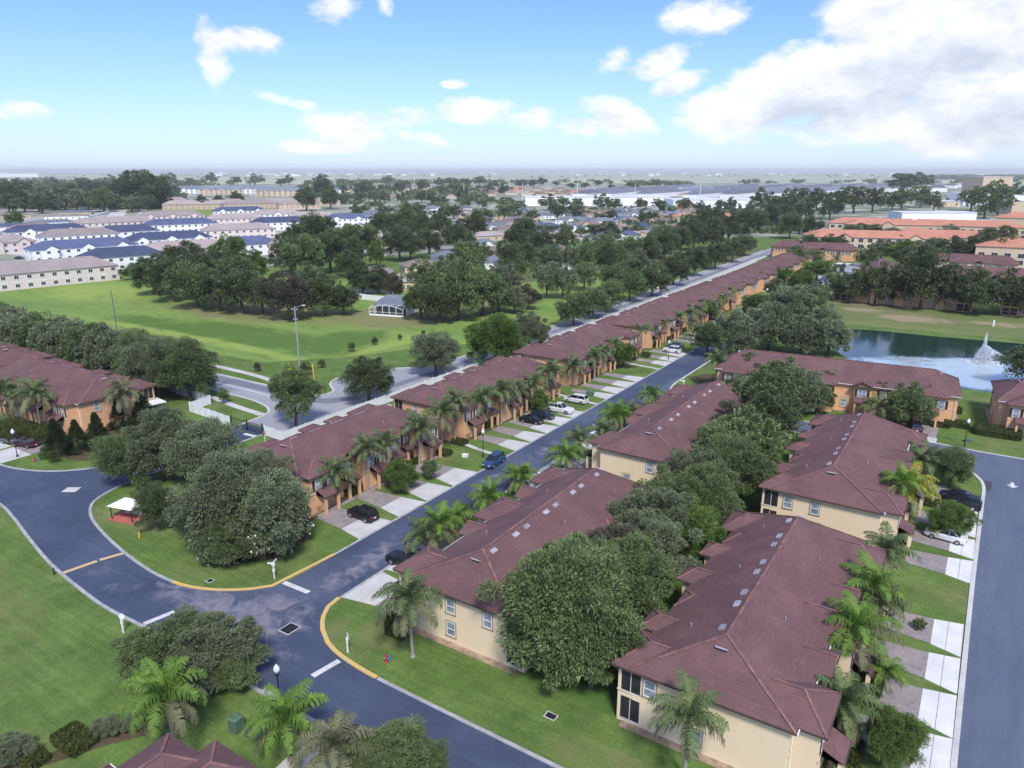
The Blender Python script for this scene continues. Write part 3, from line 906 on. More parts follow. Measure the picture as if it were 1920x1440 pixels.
def put_window(root, key, pos, rz, shutters=False, detail=True):
    frame, p, sill, sh, w, h = WIN[key]
    o = link('window', frame, root, pos, rz)
    link('pane', p, o)
    if detail:
        link('surround', sill, o)
    if shutters:
        for s in (-1, 1):
            link('shutter', sh, o, (0, s * (w / 2 + .33), 0))
    return o


def bump_roof(mb, cap, xe, y, w, p, sgn, kind, z0=EV, slope=.44, gmb=None, ov=.0):
    kind = kind.strip('*')
    """cross roof on the eave line x = sgn*xe; w wide, p proud"""
    h = w / 2 * slope * (1 if kind == 'hip' else 1.0)
    xi = xe - h / SLOPE
    e = 0.012
    pts = [(sgn * (xe + p), y - w / 2, z0 + e), (sgn * (xe - .05), y - w / 2, z0 + e), (sgn * xi, y, z0 + h + e), (sgn * (xe + p), y + w / 2, z0 + e), (sgn * (xe - .05), y + w / 2, z0 + e)]
    if kind == 'hip':
        ro = (sgn * (xe + p - w / 2 * .8), y, z0 + h + e)
        if abs(ro[0]) < xi:
            ro = (sgn * (xi + .15), y, z0 + h + e)
    else:
        ro = (sgn * (xe + p), y, z0 + h + e)
    vs = pts + [ro]
    fs = [(0, 1, 2, 5), (3, 5, 2, 4)]
    if kind == 'hip':
        fs.append((0, 5, 3))
    if sgn < 0:
        fs = [f[::-1] for f in fs]
    fs = [f[::-1] for f in fs]
    mb.cur = 0
    mb.add(vs, fs)
    V = [Vector(v) for v in vs]
    up = Vector((0, 0, .035))
    cap.bar(V[5] + up, V[2] + up, .22, .05)
    if kind == 'hip':
        cap.bar(V[0] + up, V[5] + up, .22, .05)
        cap.bar(V[3] + up, V[5] + up, .22, .05)
    mb.cur = 1                                    # fascia
    mb.box(*sorted((sgn * (xe + p - .03), sgn * (xe + p + .05))), y - w / 2, y + w / 2, z0 - .16, z0 + .02)
    if p > .15:
        for s in (-1, 1):
            ys = sorted((y + s * w / 2 - .01 * s, y + s * (w / 2 + .05)))
            mb.box(*sorted((sgn * (xe + .06), sgn * (xe + p - .04))), ys[0], ys[1], z0 - .16, z0 + .02)
        mb.cur = 2
        mb.add([(sgn * (xe - .05), y - w / 2 + .02, z0 - .04), (sgn * (xe + p - .02), y - w / 2 + .02, z0 - .04), (sgn * (xe + p - .02), y + w / 2 - .02, z0 - .04), (sgn * (xe - .05), y + w / 2 - .02, z0 - .04)], [(0, 1, 2, 3)])
    if kind == 'gable' and gmb is not None:
        x = sgn * (xe + p - .5)
        gmb.add([(x, y - w / 2 + .45, z0 - .05), (x, y + w / 2 - .45, z0 - .05), (x, y, z0 + h - .22)], [(0, 1, 2), (2, 1, 0)])


SLOPE = (RG - EV) / 6.75


def townhouse(name, label, loc, rz, L, wall, front, rear, fwin, rwin, ends, group=None, cat='townhouse row', detail=2, D=12.6, vents=True, porches=(), screens=(), inset=4.6, vent_y=None, rg=8.7):
    global RG, SLOPE
    RG = rg
    SLOPE = (RG - EV) / (D / 2 + .45)
    root = thing(name, label, cat, loc, rz, group)
    hd, ov = D / 2, .45
    xe = hd + ov
    # walls
    w = MB()
    w.box(-hd, hd, 0, L, 0, EV - .03)
    for (y, ww, p, k) in front:
        if p > .5:
            w.box(hd - .2, hd + p, y - ww / 2 + .4, y + ww / 2 - .4, 0, EV - .035)
    for (y, ww, p, k) in rear:
        if p > .5 and '*' not in k:
            w.box(-hd - p, -hd + .2, y - ww / 2 + .4, y + ww / 2 - .4, 0, EV - .035)
    # roof
    r, cap, gm = MB(), MB(), w
    e0, e1 = -ov, L + ov
    ya, yb = e0 + inset, e1 - inset
    r.cur = 0
    r.add([(-xe, e0, EV), (xe, e0, EV), (xe, e1, EV), (-xe, e1, EV), (0, ya, RG), (0, yb, RG)], [(0, 1, 4), (1, 2, 5, 4), (2, 3, 5), (3, 0, 4, 5)])
    up = Vector((0, 0, .035))
    for a, b in (((-xe, e0, EV), (0, ya, RG)), ((xe, e0, EV), (0, ya, RG)), ((xe, e1, EV), (0, yb, RG)), ((-xe, e1, EV), (0, yb, RG)), ((0, ya, RG), (0, yb, RG))):
        cap.bar(Vector(a) + up, Vector(b) + up, .24, .05)
    r.cur = 2
    r.add([(-xe + .02, e0 + .02, EV - .03), (xe - .02, e0 + .02, EV - .03), (xe - .02, e1 - .02, EV - .03), (-xe + .02, e1 - .02, EV - .03)], [(3, 2, 1, 0)])
    r.cur = 1
    r.box(-xe - .05, -xe + .03, e0, e1, EV - .17, EV + .02).box(xe - .03, xe + .05, e0, e1, EV - .17, EV + .02)
    r.box(-xe - .05, xe + .05, e0 - .05, e0 + .03, EV - .165, EV + .022).box(-xe - .05, xe + .05, e1 - .03, e1 + .05, EV - .165, EV + .022)
    for (y, ww, p, k) in front:
        bump_roof(r, cap, xe, y, ww, p, 1, k, gmb=gm)
    for (y, ww, p, k) in rear:
        bump_roof(r, cap, xe, y, ww, p, -1, k, gmb=gm)
    w.build('wall', wall, root)
    r.build('roof', [M['shingle'], M['fascia'], M['soffit']], root)
    cap.build('ridge_cap', M['cap'], root)
    # trim band between the storeys, ground strip
    if detail:
        t = MB()
        for (y, ww, p, k) in front:
            if p > .5:
                t.box(hd + p - .02, hd + p + .06, y - ww / 2 + .34, y + ww / 2 - .34, 2.86, 3.06)
        t.box(hd - .01, hd + .05, .1, L - .1, 2.85, 3.05)
        t.build('trim_band', M['trim'], root)
        s = MB()
        s.box(-hd - .75, hd + .75, -.75, L + .75, .0, .09)
        s.build('base_strip', mat_base, root)
        g = MB()
        g.box(xe + .06, xe + .15, e0, e1, EV - .12, EV - .02)
        for y in (e0 + .3, e1 - .3):
            g.cyl((hd + .12, y + (.6 if y < 1 else -.6), .1), (hd + .12, y + (.6 if y < 1 else -.6), EV - .1), .05, .05, 6)
        g.build('gutter', M['white'], root)
    # vents along the ridge on the rear slope
    if vents:
        vm = VENT_MESH
        ys = vent_y or [ya + 1.5 + i * (yb - ya - 3) / 7 + (.7 if i % 2 else -.3) for i in range(8)]
        for y in ys:
            x = -.75
            v = link('roof_vent', vm, root, (x, y, RG - .75 * SLOPE + .02))
            v.rotation_euler = (0, -math.atan(SLOPE), 0)
        for (yy, s) in ((ya - 1.1, -1), (yb + 1.1, 1)):
            v = link('hip_vent', vm, root, (0, yy, RG - 1.1 * (RG - EV) / inset + .03), None)
            v.rotation_euler = (s * math.atan((RG - EV) / inset), 0, 0)
            v.rotation_euler.rotate(Matrix.Identity(3))
            v.scale = (2.0, .8, 1)
        for (x, y) in ((-3.6, L * .18), (-2.8, L * .52), (3.1, L * .33), (3.4, L * .71), (-3.2, L * .83)):
            z = RG - abs(x) * SLOPE
            link('vent_pipe', PIPE_MESH, root, (x, y, z))
    # windows
    def fx(y, side):
        best = hd
        for (yy, ww, p, k) in (front if side > 0 else rear):
            if p > .5 and '*' not in k and abs(y - yy) < ww / 2 - .4:
                best = hd + p
        return best
    for (y, z, key, sh) in fwin:
        put_window(root, key, (fx(y, 1) + .004, y, z), 0, sh, detail > 1)
    for (y, z, key, sh) in rwin:
        put_window(root, key, (-fx(y, -1) - .004, y, z), math.pi, sh, detail > 1)
    for (end, x, z, key, sh) in ends:
        if end == 0:
            put_window(root, key, (x, -.004, z), -math.pi / 2, sh, detail > 1)
        else:
            put_window(root, key, (x, L + .004, z), math.pi / 2, sh, detail > 1)
    # entry porches on the front: little hip roof on two posts, arched door behind
    for (y, pw) in porches:
        x0 = fx(y, 1)
        P = MB()
        P.cur = 0
        z = 2.75
        P.add([(x0 - .02, y - pw / 2, z + .75), (x0 - .02, y + pw / 2, z + .75), (x0 + 1.7, y + pw / 2, z), (x0 + 1.7, y - pw / 2, z)], [(0, 3, 2, 1)])
        P.add([(x0 - .02, y - pw / 2, z + .75), (x0 + 1.7, y - pw / 2, z), (x0 - .02, y - pw / 2, z)], [(0, 2, 1), (0, 1, 2)])
        P.add([(x0 - .02, y + pw / 2, z + .75), (x0 + 1.7, y + pw / 2, z), (x0 - .02, y + pw / 2, z)], [(0, 2, 1), (0, 1, 2)])
        P.cur = 1
        P.box(x0 + 1.68, x0 + 1.78, y - pw / 2, y + pw / 2, z - .16, z + .02)
        pr = P.build('porch_roof', [M['shingle'], M['fascia']], root)
        for s in (-1, 1):
            MB().box(x0 + 1.25, x0 + 1.6, y + s * (pw / 2 - .35) - .17, y + s * (pw / 2 - .35) + .17, .09, z - .02).build('porch_post', wall, pr)
        d = link('door', DOOR_MESH, root, (x0 + .003, y + .1, .09))
        link('door_panel', DPANEL_MESH, d)
    # screened two-storey porches at the rear corners
    for (y0, y1, p) in screens:
        x1 = -hd - p
        fr = MB()
        dk = MB()
        dk.box(x1 + .15, -hd + .1, y0 + .02, y1 - .02, .1, EV - .05)
        for z0, z1 in ((.0, .25), (2.55, 3.05), (EV - .35, EV - .04)):
            fr.box(x1, -hd - .001, y0, y1, z0, z1)
        for z0, z1 in ((.25, 2.55), (3.05, EV - .35)):
            for yy in (y0, y1 - .3, (y0 + y1) / 2 - .15):
                fr.box(x1, x1 + .3, yy, yy + .3, z0, z1)
        po = fr.build('screened_porch', wall, root)
        dk.build('screen', M['dark'], po)
        end = y0 if y0 < L / 2 else y1            # the gable side of the porch: two tall dark screens
        s = -1 if y0 < L / 2 else 1
        for k_, (z0, z1) in enumerate(((.35, 2.5), (3.1, EV - .4))):
            MB().box(x1 + .3, -hd + .75, *sorted((end + s * .004, end + s * .012)), z0, z1).build('screen', M['dark'], po)
            MB().box(x1 + .3, -hd + .75, *sorted((end + s * .014, end + s * .05)), z0 + .0, z0 + .06).build('porch_rail', M['white'], po)
            MB().box((x1 - hd + 1.05) / 2 - .03, (x1 - hd + 1.05) / 2 + .03, *sorted((end + s * .014, end + s * .045)), z0 + .06, z1).build('screen_mullion', wall, po)
            MB().box(x1 + .1, x1 + .14, y0 + .3, y1 - .3, z0 + .9, z0 + .95).build('porch_rail', M['white'], po)
        bal = MB().box(x1 - .06, -hd - .002, y0 - .06, y1 + .06, 3.0, 3.12)
        bal.build('porch_ledge', M['trim'], po)
    return root


mat_base = mat('pale ground strip', (0.42, 0.31, 0.22), (0.25, 0.19, 0.13), scale=1.5, rough=.95, fine=.15)
VENT_MESH = MB().box(-.25, .25, -.45, .45, 0, .13).mesh('roof_vent', M['vent'])
PIPE_MESH = MB().cyl((0, 0, -.05), (0, 0, .35), .07, .07, 7).mesh('vent_pipe', M['vent'])
DOOR_MESH = MB().box(0, .05, -.62, .62, 0, 2.35).mesh('door_frame', M['trim'])
DPANEL_MESH = MB().box(.052, .09, -.48, .48, .02, 2.15).mesh('door_panel', M['door'])


def std_fronts(L):
    """alternating cross roofs of a six-home row"""
    k = L / 34.0
    return [(3.2 * k, 5.8, 2.0, 'hip'), (9.6 * k, 3.8, 1.0, 'gable'), (15.6 * k, 6.4, 2.2, 'hip'), (21.6 * k, 3.6, 1.0, 'gable'), (30.6 * k, 5.8, 2.0, 'hip')]


def std_rears(L, c=True):
    k = L / 34.0
    return [(7.4 * k, 3.3, 1.4, 'hip'), (12.2 * k, 3.3, .0, 'hip'), (17.2 * k, 3.6, 1.5, 'hip'), (23.3 * k, 3.3, 1.3, 'hip'), (27.0 * k, 3.3, .0, 'hip')]


def std_windows(L):
    k = L / 34.0
    fw = []
    for y, key in ((2.0, 'tall'), (4.6, 'tall'), (7.0, 'tall'), (9.6, 'wide'), (14.2, 'tall'), (17.0, 'tall'), (21.6, 'wide'), (24.4, 'tall'), (26.6, 'tall'), (29.3, 'tall'), (31.9, 'tall')):
        fw.append((y * k, 4.15, key, True))
    for y, key in ((7.0, 'tall'), (12.0, 'tall'), (19.2, 'tall'), (24.0, 'tall')):
        fw.append((y * k, 1.65, key, False))
    rw = []
    for y in (4.9, 9.8, 14.4, 20.2, 25.2, 29.4):
        rw.append((y * k, 4.1, 'wide', False))
        rw.append((y * k, 1.6, 'wide', False))
    return fw, rw


def estate_row(name, label, loc, rz, L, wall, group, detail=2, ends=None, porch=True, **kw):
    fw, rw = std_windows(L)
    k = L / 34.0
    if ends is None:
        ends = [(0, -2.2, 4.2, 'tall', False), (0, 2.6, 4.2, 'tall', False), (0, -1.0, 1.6, 'tall', False), (1, -2.2, 4.2, 'tall', False), (1, 2.6, 4.2, 'tall', False)]
    rear = [(2.4, 5.7, 1.25, 'hip*')] + std_rears(L) + [(L - 2.4, 5.7, 1.25, 'hip*')]
    # corner bumps are porches: their walls are the screens
    rear_walls = rear
    return townhouse(name, label, loc, rz, L, wall, std_fronts(L), rear_walls, fw, rw, ends, group, detail=detail,
                     porches=[(3.2 * k, 3.0), (9.6 * k, 2.6), (15.6 * k, 3.0), (21.6 * k, 2.6), (26.2 * k, 2.2), (30.6 * k, 3.0)] if porch else (),
                     screens=[(.0, 4.7, 1.25), (L - 4.7, L, 1.25)], **kw)


GA = 'orange townhouse rows along the main street'
GC = 'cream townhouse rows right of the main street'
S_ENDS = [(0, -4.6, 4.15, 'tall', False), (0, -1.0, 1.55, 'low', False), (0, -.9, 4.15, 'low', False)]
C2_ENDS = [(0, -4.3, 4.1, 'tall', False), (0, -1.0, 4.1, 'tall', False), (0, -.6, 1.5, 'low', False)]
# front right row and the one behind it (fronts face the right hand road)
estate_row('townhouse_row', 'nearest cream townhouse row under maroon hip roof, screened corner porch at bottom right', (-13.5, 49.0, 0), 0, 33.6, M['cream'], GC, ends=[(0, -4.75, 4.15, 'tall', False), (0, -.7, 1.45, 'low', False)])
estate_row('townhouse_row', 'cream townhouse row with maroon roof between the front right row and the lake building', (-13.0, 92.0, 0), 0, 34.2, M['cream'], GC, ends=C2_ENDS)
# rows facing the main street from the right
r = R(180)
estate_row('townhouse_row', 'cream townhouse row on the corner lawn behind the tall palm and red hydrant', (-38.3, 82.9, 0), r, 33.2, M['cream'], GC,
           ends=[(1, 1.0, 4.15, 'tall', False), (1, 1.0, 1.6, 'tall', False), (1, -3.4, 4.15, 'tall', False), (0, -.5, 4.15, 'tall', False)])
estate_row('townhouse_row', 'cream townhouse row with maroon roof between main street and tree belt, farther one', (-38.3, 131.2, 0), r, 38.0, M['cream'], GC,
           ends=[(1, -1.6, 4.15, 'tall', False), (1, 2.0, 1.6, 'tall', False)])
# the long line of orange rows left of the main street
A_ROWS = [(61.5, 28.0, 'orange townhouse row behind the big flowering bush, nearest in the street line'),
          (95.6, 34.0, 'orange townhouse row along the street behind the grey and black parked cars'),
          (136.6, 34.5, 'third orange townhouse row of the street line, beside the four empty driveways'),
          (177.8, 34.0, 'fourth orange townhouse row of the street line, behind the parked white car'),
          (214.0, 37.0, 'fifth orange townhouse row of the street line, partly hidden by palms'),
          (256.0, 42.0, 'sixth orange townhouse row of the street line, beyond the round grey trees'),
          (303.0, 37.0, 'seventh orange townhouse row of the street line, near its far end'),
          (345.0, 33.0, 'last orange townhouse row at the far end of the street line')]
for i, (y, L, lab) in enumerate(A_ROWS):
    estate_row('townhouse_row', lab, (-80.2, y, 0), 0, L, M['orange'], GA, D=12.0, rg=8.15, detail=2 if i < 3 else 1, vents=i < 4, porch=i < 5)
# building in front of the pond and its neighbour
RL = R(-90 + 5.5)
estate_row('townhouse_row', 'long orange townhouse row standing in front of the fountain pond', (-1.6, 160.2, 0), R(90 + 5.5) * 1.0, 0.01 + 43.5, M['orange'], 'orange townhouse rows by the lake', detail=2) if False else None
D_rot = R(5.0)


def along(px0, py0, L, ang):
    return px0 + L * math.cos(ang), py0 + L * math.sin(ang)


# local +y runs along the row, local +x is the front: front facing -Y world needs rz = -90 deg, row then runs towards +X
estate_row('townhouse_row', 'long orange townhouse row standing in front of the fountain pond', (-45.2, 154.3, 0), R(-90) + D_rot, 43.6, M['orange'], 'orange townhouse rows by the lake', detail=2)
estate_row('townhouse_row', 'orange townhouse row at the right edge, across the lawn from the long lake row', (4.6, 159.4, 0), R(-90) + D_rot, 40, M['orange'], 'orange townhouse rows by the lake', detail=2)
# left hand rows
estate_row('townhouse_row', 'orange townhouse row at the left edge behind the dark conifers', (-166.5, 68.9, 0), R(-90), 35.0, M['orange'], 'orange townhouse rows at the left edge', detail=2,
           ends=[(1, 3.4, 4.2, 'tall', False), (1, -1.5, 4.2, 'tall', False)])
estate_row('townhouse_row', 'maroon roofed townhouse row farther left behind the first left row', (-208, 70.0, 0), R(-90), 36.0, M['orange'], 'orange townhouse rows at the left edge', detail=1)
# corner house at the bottom edge, front facing the lower road (+Y)
townhouse('townhouse_row', 'townhouse at the bottom edge with two small maroon hip roofs in view', (-36.2, 13.0, 0), R(90), 9.4, M['cream'],
          [(2.7, 5.6, 5.4, 'hip'), (6.3, 5.4, 4.0, 'hip')], [], [(3.2, 4.1, 'tall', False)], [], [(0, 2, 4.1, 'tall', False)], 'townhouse row below the lower road', vents=True)
# rows across the pond
GP = 'townhouse rows across the pond'
estate_row('townhouse_row', 'orange townhouse row across the pond hidden behind large oaks', (-3.0, 292.3, 0), R(90) + R(-1), 43, M['orange'], GP, detail=0, vents=False, porch=False)
estate_row('townhouse_row', 'orange townhouse row across the pond at the right edge', (47, 292.3, 0), R(90), 42, M['orange'], GP, detail=0, vents=False, porch=False)
estate_row('townhouse_row', 'cream townhouse row with white vents behind the oaks across the pond', (-37.2, 328, 0), R(5), 34, M['cream'], GP, detail=0, vents=True, porch=False)
estate_row('townhouse_row', 'long cream townhouse row with maroon roof behind the trees at far right', (-17.0, 347.0, 0), R(-90) + R(3), 46, M['cream'], GP, detail=0, vents=False, porch=False)
estate_row('townhouse_row', 'maroon roofed row half hidden by trees below the terracotta apartments', (-30.0, 398.0, 0), R(-90), 40, M['cream'], GP, detail=0, vents=False, porch=False)
estate_row('townhouse_row', 'cream and orange townhouse row closing the far end of the street', (-102.0, 424.0, 0), R(-90), 42, M['orange'], GP, detail=0, vents=False, porch=False)


# ================================================================== VEGETATION
def quads_mesh(name, V, m, smooth=False):
    """V: array (n, 4, 3) of quads"""
    n = V.shape[0]
    me = bpy.data.meshes.new(name)
    me.vertices.add(n * 4)
    me.vertices.foreach_set('co', V.reshape(-1).astype(np.float32))
    me.loops.add(n * 4)
    me.loops.foreach_set('vertex_index', np.arange(n * 4, dtype=np.int32))
    me.polygons.add(n)
    me.polygons.foreach_set('loop_start', np.arange(n, dtype=np.int32) * 4)
    me.polygons.foreach_set('loop_total', np.full(n, 4, dtype=np.int32))
    me.materials.append(m)
    me.update(calc_edges=True)
    return me


def unit(a):
    return a / (np.linalg.norm(a, axis=-1, keepdims=True) + 1e-9)


def crown_quads(seed, lobes, per, ll, lw, zc=1.0, rz=.82, shape='round', spiky=.55, lob_r=(.12, .30), low=.15):
    """leaf sprays gathered in lobes; horizontal radius is about 1"""
    rng = np.random.default_rng(seed)
    C, Rr = [], []
    i = 0
    while len(C) < lobes:
        i += 1
        th = rng.uniform(0, 2 * math.pi)
        if shape == 'cone':
            t = rng.uniform(0, 1) ** .75
            z = .12 + t * 2.3
            r = (1 - t) * .78 * rng.uniform(.75, 1.0)
            C.append((r * math.cos(th), r * math.sin(th), z))
            Rr.append(rng.uniform(.13, .24) * (1.15 - .6 * t))
            continue
        cz = rng.uniform(-.75, 1)
        rr = math.sqrt(max(0, 1 - cz * cz))
        k = rng.uniform(.55, .92) if rng.uniform() < .82 else rng.uniform(.2, .55)
        lump = 1 + .16 * math.sin(3 * th + seed) + .13 * math.sin(5 * th + 2 * seed + cz * 3) + .08 * math.sin(7 * th - 4 * cz)
        C.append((k * rr * math.cos(th) * lump, k * rr * math.sin(th) * lump, zc + cz * k * rz * lump))
        Rr.append(rng.uniform(*lob_r))
    C = np.array(C)
    Rr = np.array(Rr)
    idx = np.repeat(np.arange(lobes), per)
    n = len(idx)
    d = unit(rng.normal(size=(n, 3)))
    d[:, 2] = np.abs(d[:, 2]) * np.where(rng.uniform(size=n) < .75, 1, -1)
    d = unit(d)
    rad = Rr[idx] * rng.uniform(.35, 1.25, size=n) ** .6
    base = C[idx] + d * rad[:, None] * np.array([1, 1, .8])
    if shape != 'cone':
        out = unit(base - np.array([0, 0, zc * .8]))
    else:
        out = unit(base * np.array([1, 1, .15]) + np.array([0, 0, .12]))
    dirv = unit(out * spiky + d * .6 + rng.normal(size=(n, 3)) * .45 + np.array([0, 0, .10]))
    side = unit(np.cross(dirv, unit(rng.normal(size=(n, 3)) * .42 + np.array([0, 0, 1.0]))))
    L = ll * rng.uniform(.6, 1.35, size=(n, 1))
    W = lw * rng.uniform(.6, 1.3, size=(n, 1))
    p0 = base - dirv * L * .35
    p2 = base + dirv * L * .65 + np.array([0, 0, -1]) * L * .12
    mid = base + dirv * L * .1 + np.array([0, 0, 1]) * L * .08
    return np.stack([p0, mid + side * W, p2, mid - side * W], axis=1)


def trunk_mesh(name, seed, h=.85, r=.055, limbs=6, spread=.55, top=1.15):
    rnd = random.Random(seed)
    mb = MB()
    mb.cyl((0, 0, -.02), (0, 0, h * .5), r * 1.3, r, 8, False)
    mb.cyl((0, 0, h * .5), (.01, .01, h), r, r * .6, 8, False)
    for i in range(limbs):
        a = 2 * math.pi * i / limbs + rnd.uniform(-.4, .4)
        z0 = h * rnd.uniform(.35, .75)
        d = spread * rnd.uniform(.7, 1.1)
        m = (math.cos(a) * d * .5, math.sin(a) * d * .5, z0 + (top - z0) * .55)
        e = (math.cos(a) * d, math.sin(a) * d, top * rnd.uniform(.9, 1.15))
        mb.cyl((0, 0, z0), m, r * .55, r * .35, 6, False)
        mb.cyl(m, e, r * .35, r * .12, 5, False)
    return mb.mesh(name, M['bark'], True)


CROWNS = {}


def crown(kind, lod, var):
    key = (kind, lod, var)
    if key not in CROWNS:
        sd_ = var * 17 + {'round': 1, 'wide': 5, 'tall': 9, 'cone': 13, 'airy': 17}[kind[0]]
        shape, leaf = kind
        P = {'near': (135, 370, .070, .0120), 'mid': (84, 125, .108, .025), 'far': (40, 38, .19, .062)}[lod]
        kw = dict(round=dict(zc=1.02, rz=.86), wide=dict(zc=.86, rz=.62), tall=dict(zc=1.35, rz=1.15), cone=dict(shape='cone'), airy=dict(zc=1.15, rz=.85, lob_r=(.13, .24)))[shape]
        lobes, per, ll, lw = P
        if shape == 'airy':
            lobes = int(lobes * .62)
        if leaf == 'conifer':
            ll, lw = ll * .8, lw * .9
        q = crown_quads(sd_, lobes, per, ll, lw, **kw)
        CROWNS[key] = quads_mesh('crown', q, LEAF[leaf])
    return CROWNS[key]


TRUNKS = [trunk_mesh('trunk', s) for s in (3, 8)]
TRUNK_T = [trunk_mesh('trunk', 5, h=1.1, r=.045, top=1.7, spread=.4)]
TRUNK_C = [trunk_mesh('trunk', 6, h=1.9, r=.045, limbs=3, spread=.2, top=1.6)]
NT = 0


def tree(x, y, r, kind=('round', 'green'), lod='mid', name='broadleaf_tree', label='', cat='tree', group=None, hs=1.0, trunk=True):
    global NT
    NT += 1
    rnd = random.Random(NT * 7 + 1)
    t = thing(name, label, cat, (x, y, .03), rnd.uniform(0, 6.28), group, (r * rnd.uniform(.94, 1.06), r * rnd.uniform(.94, 1.06), r * hs))
    link('crown', crown(kind, lod, rnd.randrange({'near': 5, 'mid': 5, 'far': 3}[lod])), t)
    if trunk:
        link('trunk', (TRUNK_C if kind[0] == 'cone' else TRUNK_T if kind[0] == 'tall' else TRUNKS)[0 if kind[0] in ('cone', 'tall') else NT % 2], t)
    return t


def px_tree(px, py, wpx, **k):
    p = gp(px, py)
    return tree(p.x, p.y, wpx / 2 * mpp(px, py), **k)


def dist(x, y):
    return math.hypot(x, y)


# ---- trees filling the strip between the two cream rows
GB = 'trees between the two rows of cream townhouses'
belt = [(-27.4, 52.0, 6.3, 'green', 'round', 'biggest tree of the belt, deep green, beside the end wall of the corner cream row'),
        (-29.6, 58.3, 4.9, 'green', 'round', 'green tree overhanging the corner cream row just behind the biggest tree'),
        (-26.0, 60.6, 5.0, 'green', 'round', 'light tipped green tree beside the porch roofs of the nearest cream row'),
        (-28.9, 65.5, 4.3, 'brown', 'airy', 'thin brownish tree rising over the long maroon roof of the corner row'),
        (-26.4, 68.6, 4.6, 'grey', 'airy', 'wispy grey tree with pale bare twigs in the middle of the belt'),
        (-27.8, 74.2, 4.7, 'grey', 'airy', 'second wispy grey tree, just beyond the first wispy one'),
        (-25.2, 76.3, 4.2, 'bright', 'round', 'brighter green tree next to the far porch of the nearest cream row'),
        (-28.3, 81.0, 4.7, 'green', 'round', 'green tree over the gap between the two left cream rows'),
        (-25.6, 84.6, 4.7, 'green', 'round', 'green tree beside the gap between the two right cream rows'),
        (-28.4, 89.6, 4.8, 'grey', 'round', 'grey green tree in front of the pale end wall of the farther left row'),
        (-26.0, 95.0, 5.1, 'green', 'round', 'round green tree left of the second right cream row'),
        (-28.8, 101.2, 4.9, 'green', 'round', 'green tree hugging the farther left row roof'),
        (-26.4, 107.5, 5.3, 'green', 'round', 'broad green tree halfway along the second right cream row'),
        (-30.6, 113.0, 4.6, 'brown', 'airy', 'thin brown green tree behind the vents of the farther left roof'),
        (-27.0, 120.0, 5.6, 'dark', 'round', 'dark tree near the end of the belt, facing the lake building'),
        (-30.0, 127.5, 5.4, 'dark', 'round', 'tall dark tree ending the belt at the side road'),
        (-26.6, 143.4, 4.0, 'grey', 'round', 'small grey green tree in front of the lake building'),
        (-31.8, 144.6, 4.2, 'green', 'round', 'green tree hiding the left part of the lake building front'),
        (-23.9, 145.0, 3.0, 'green', 'round', 'small round tree by the arched entry of the lake building')]
for x, y, r, lf, sh, lab in belt:
    tree(x, y, r, (sh, lf), 'near' if y < 96 else 'mid', 'broadleaf_tree', lab, 'tree', GB, hs=1.04)
# second crowns of the front tree make it as ragged as it is
tree(-24.6, 51.2, 4.4, ('round', 'green'), 'near', 'broadleaf_tree', 'lower front tree leaning towards the nearest cream row from the big tree', 'tree', GB, hs=1.1)

# ---- trees of the island and of the left side
GI = 'flowering bushy trees on the road island'
for x, y, r, hs, lf, lab in [(-73.2, 49.9, 5.6, 1.12, 'grey', 'huge grey green bush tree with white blossom at the island front, left half'),
                             (-68.6, 52.3, 5.3, 1.05, 'grey', 'huge grey green bush tree with white blossom at the island front, right half'),
                             (-75.5, 55.2, 5.0, 1.1, 'grey', 'grey green tree crown behind the blossoming bush on the island'),
                             (-71.0, 47.4, 3.5, .9, 'green', 'lowest blossom covered bush at the very front of the island')]:
    t = tree(x, y, r, ('round', lf), 'near', 'flowering_tree', lab, 'tree', GI, hs=hs)
    rng = np.random.default_rng(int(x * -10))
    n = 46
    th = rng.uniform(-2.2, .9, n) - t.rotation_euler.z
    ce = rng.uniform(.15, .95, n)
    b = np.stack([np.cos(th) * ce ** .2 * .95, np.sin(th) * ce ** .2 * .95, .45 + .6 * (1 - ce)], 1)
    u = unit(rng.normal(size=(n, 3))) * .03
    v = unit(np.cross(u, rng.normal(size=(n, 3)))) * .022
    bl = link('blossom', quads_mesh('blossom', np.stack([b - u, b - v, b + u, b + v], 1), LEAF['flower']), t)
    bl['kind'] = 'stuff'
for x, y, r, hs, lf, lab in [(-99.5, 58.6, 5.6, 1.0, 'grey', 'wide spreading grey green tree left of the mail shelter, nearer the gate road'),
                             (-102.6, 54.2, 4.6, .95, 'green', 'spreading green tree overhanging the road beside the mail shelter'),
                             (-93.5, 60.2, 5.2, 1.0, 'grey', 'grey green tree right of the gate road, behind the mail shelter'),
                             (-85.6, 47.8, 2.5, 1.4, 'dark', 'small dark upright tree right beside the mail shelter'),
                             (-81.4, 49.6, 2.5, 1.1, 'brown', 'small brownish green shrub tree between shelter and blossoming bush')]:
    tree(x, y, r, ('round', lf), 'near', 'broadleaf_tree', lab, 'tree', 'trees around the mail shelter', hs=hs)
for i, (px, py, w) in enumerate([(111, 858, 62), (148, 848, 52), (186, 838, 56), (226, 806, 50), (272, 797, 56)]):
    px_tree(px, py, w, kind=('cone', 'conifer'), lod='near' if i < 3 else 'mid', name='conifer', label='%s dark cone shaped conifer from the left, by the left orange row' % ordn(i), cat='conifer', group='dark conifers below the left orange row', hs=.85)
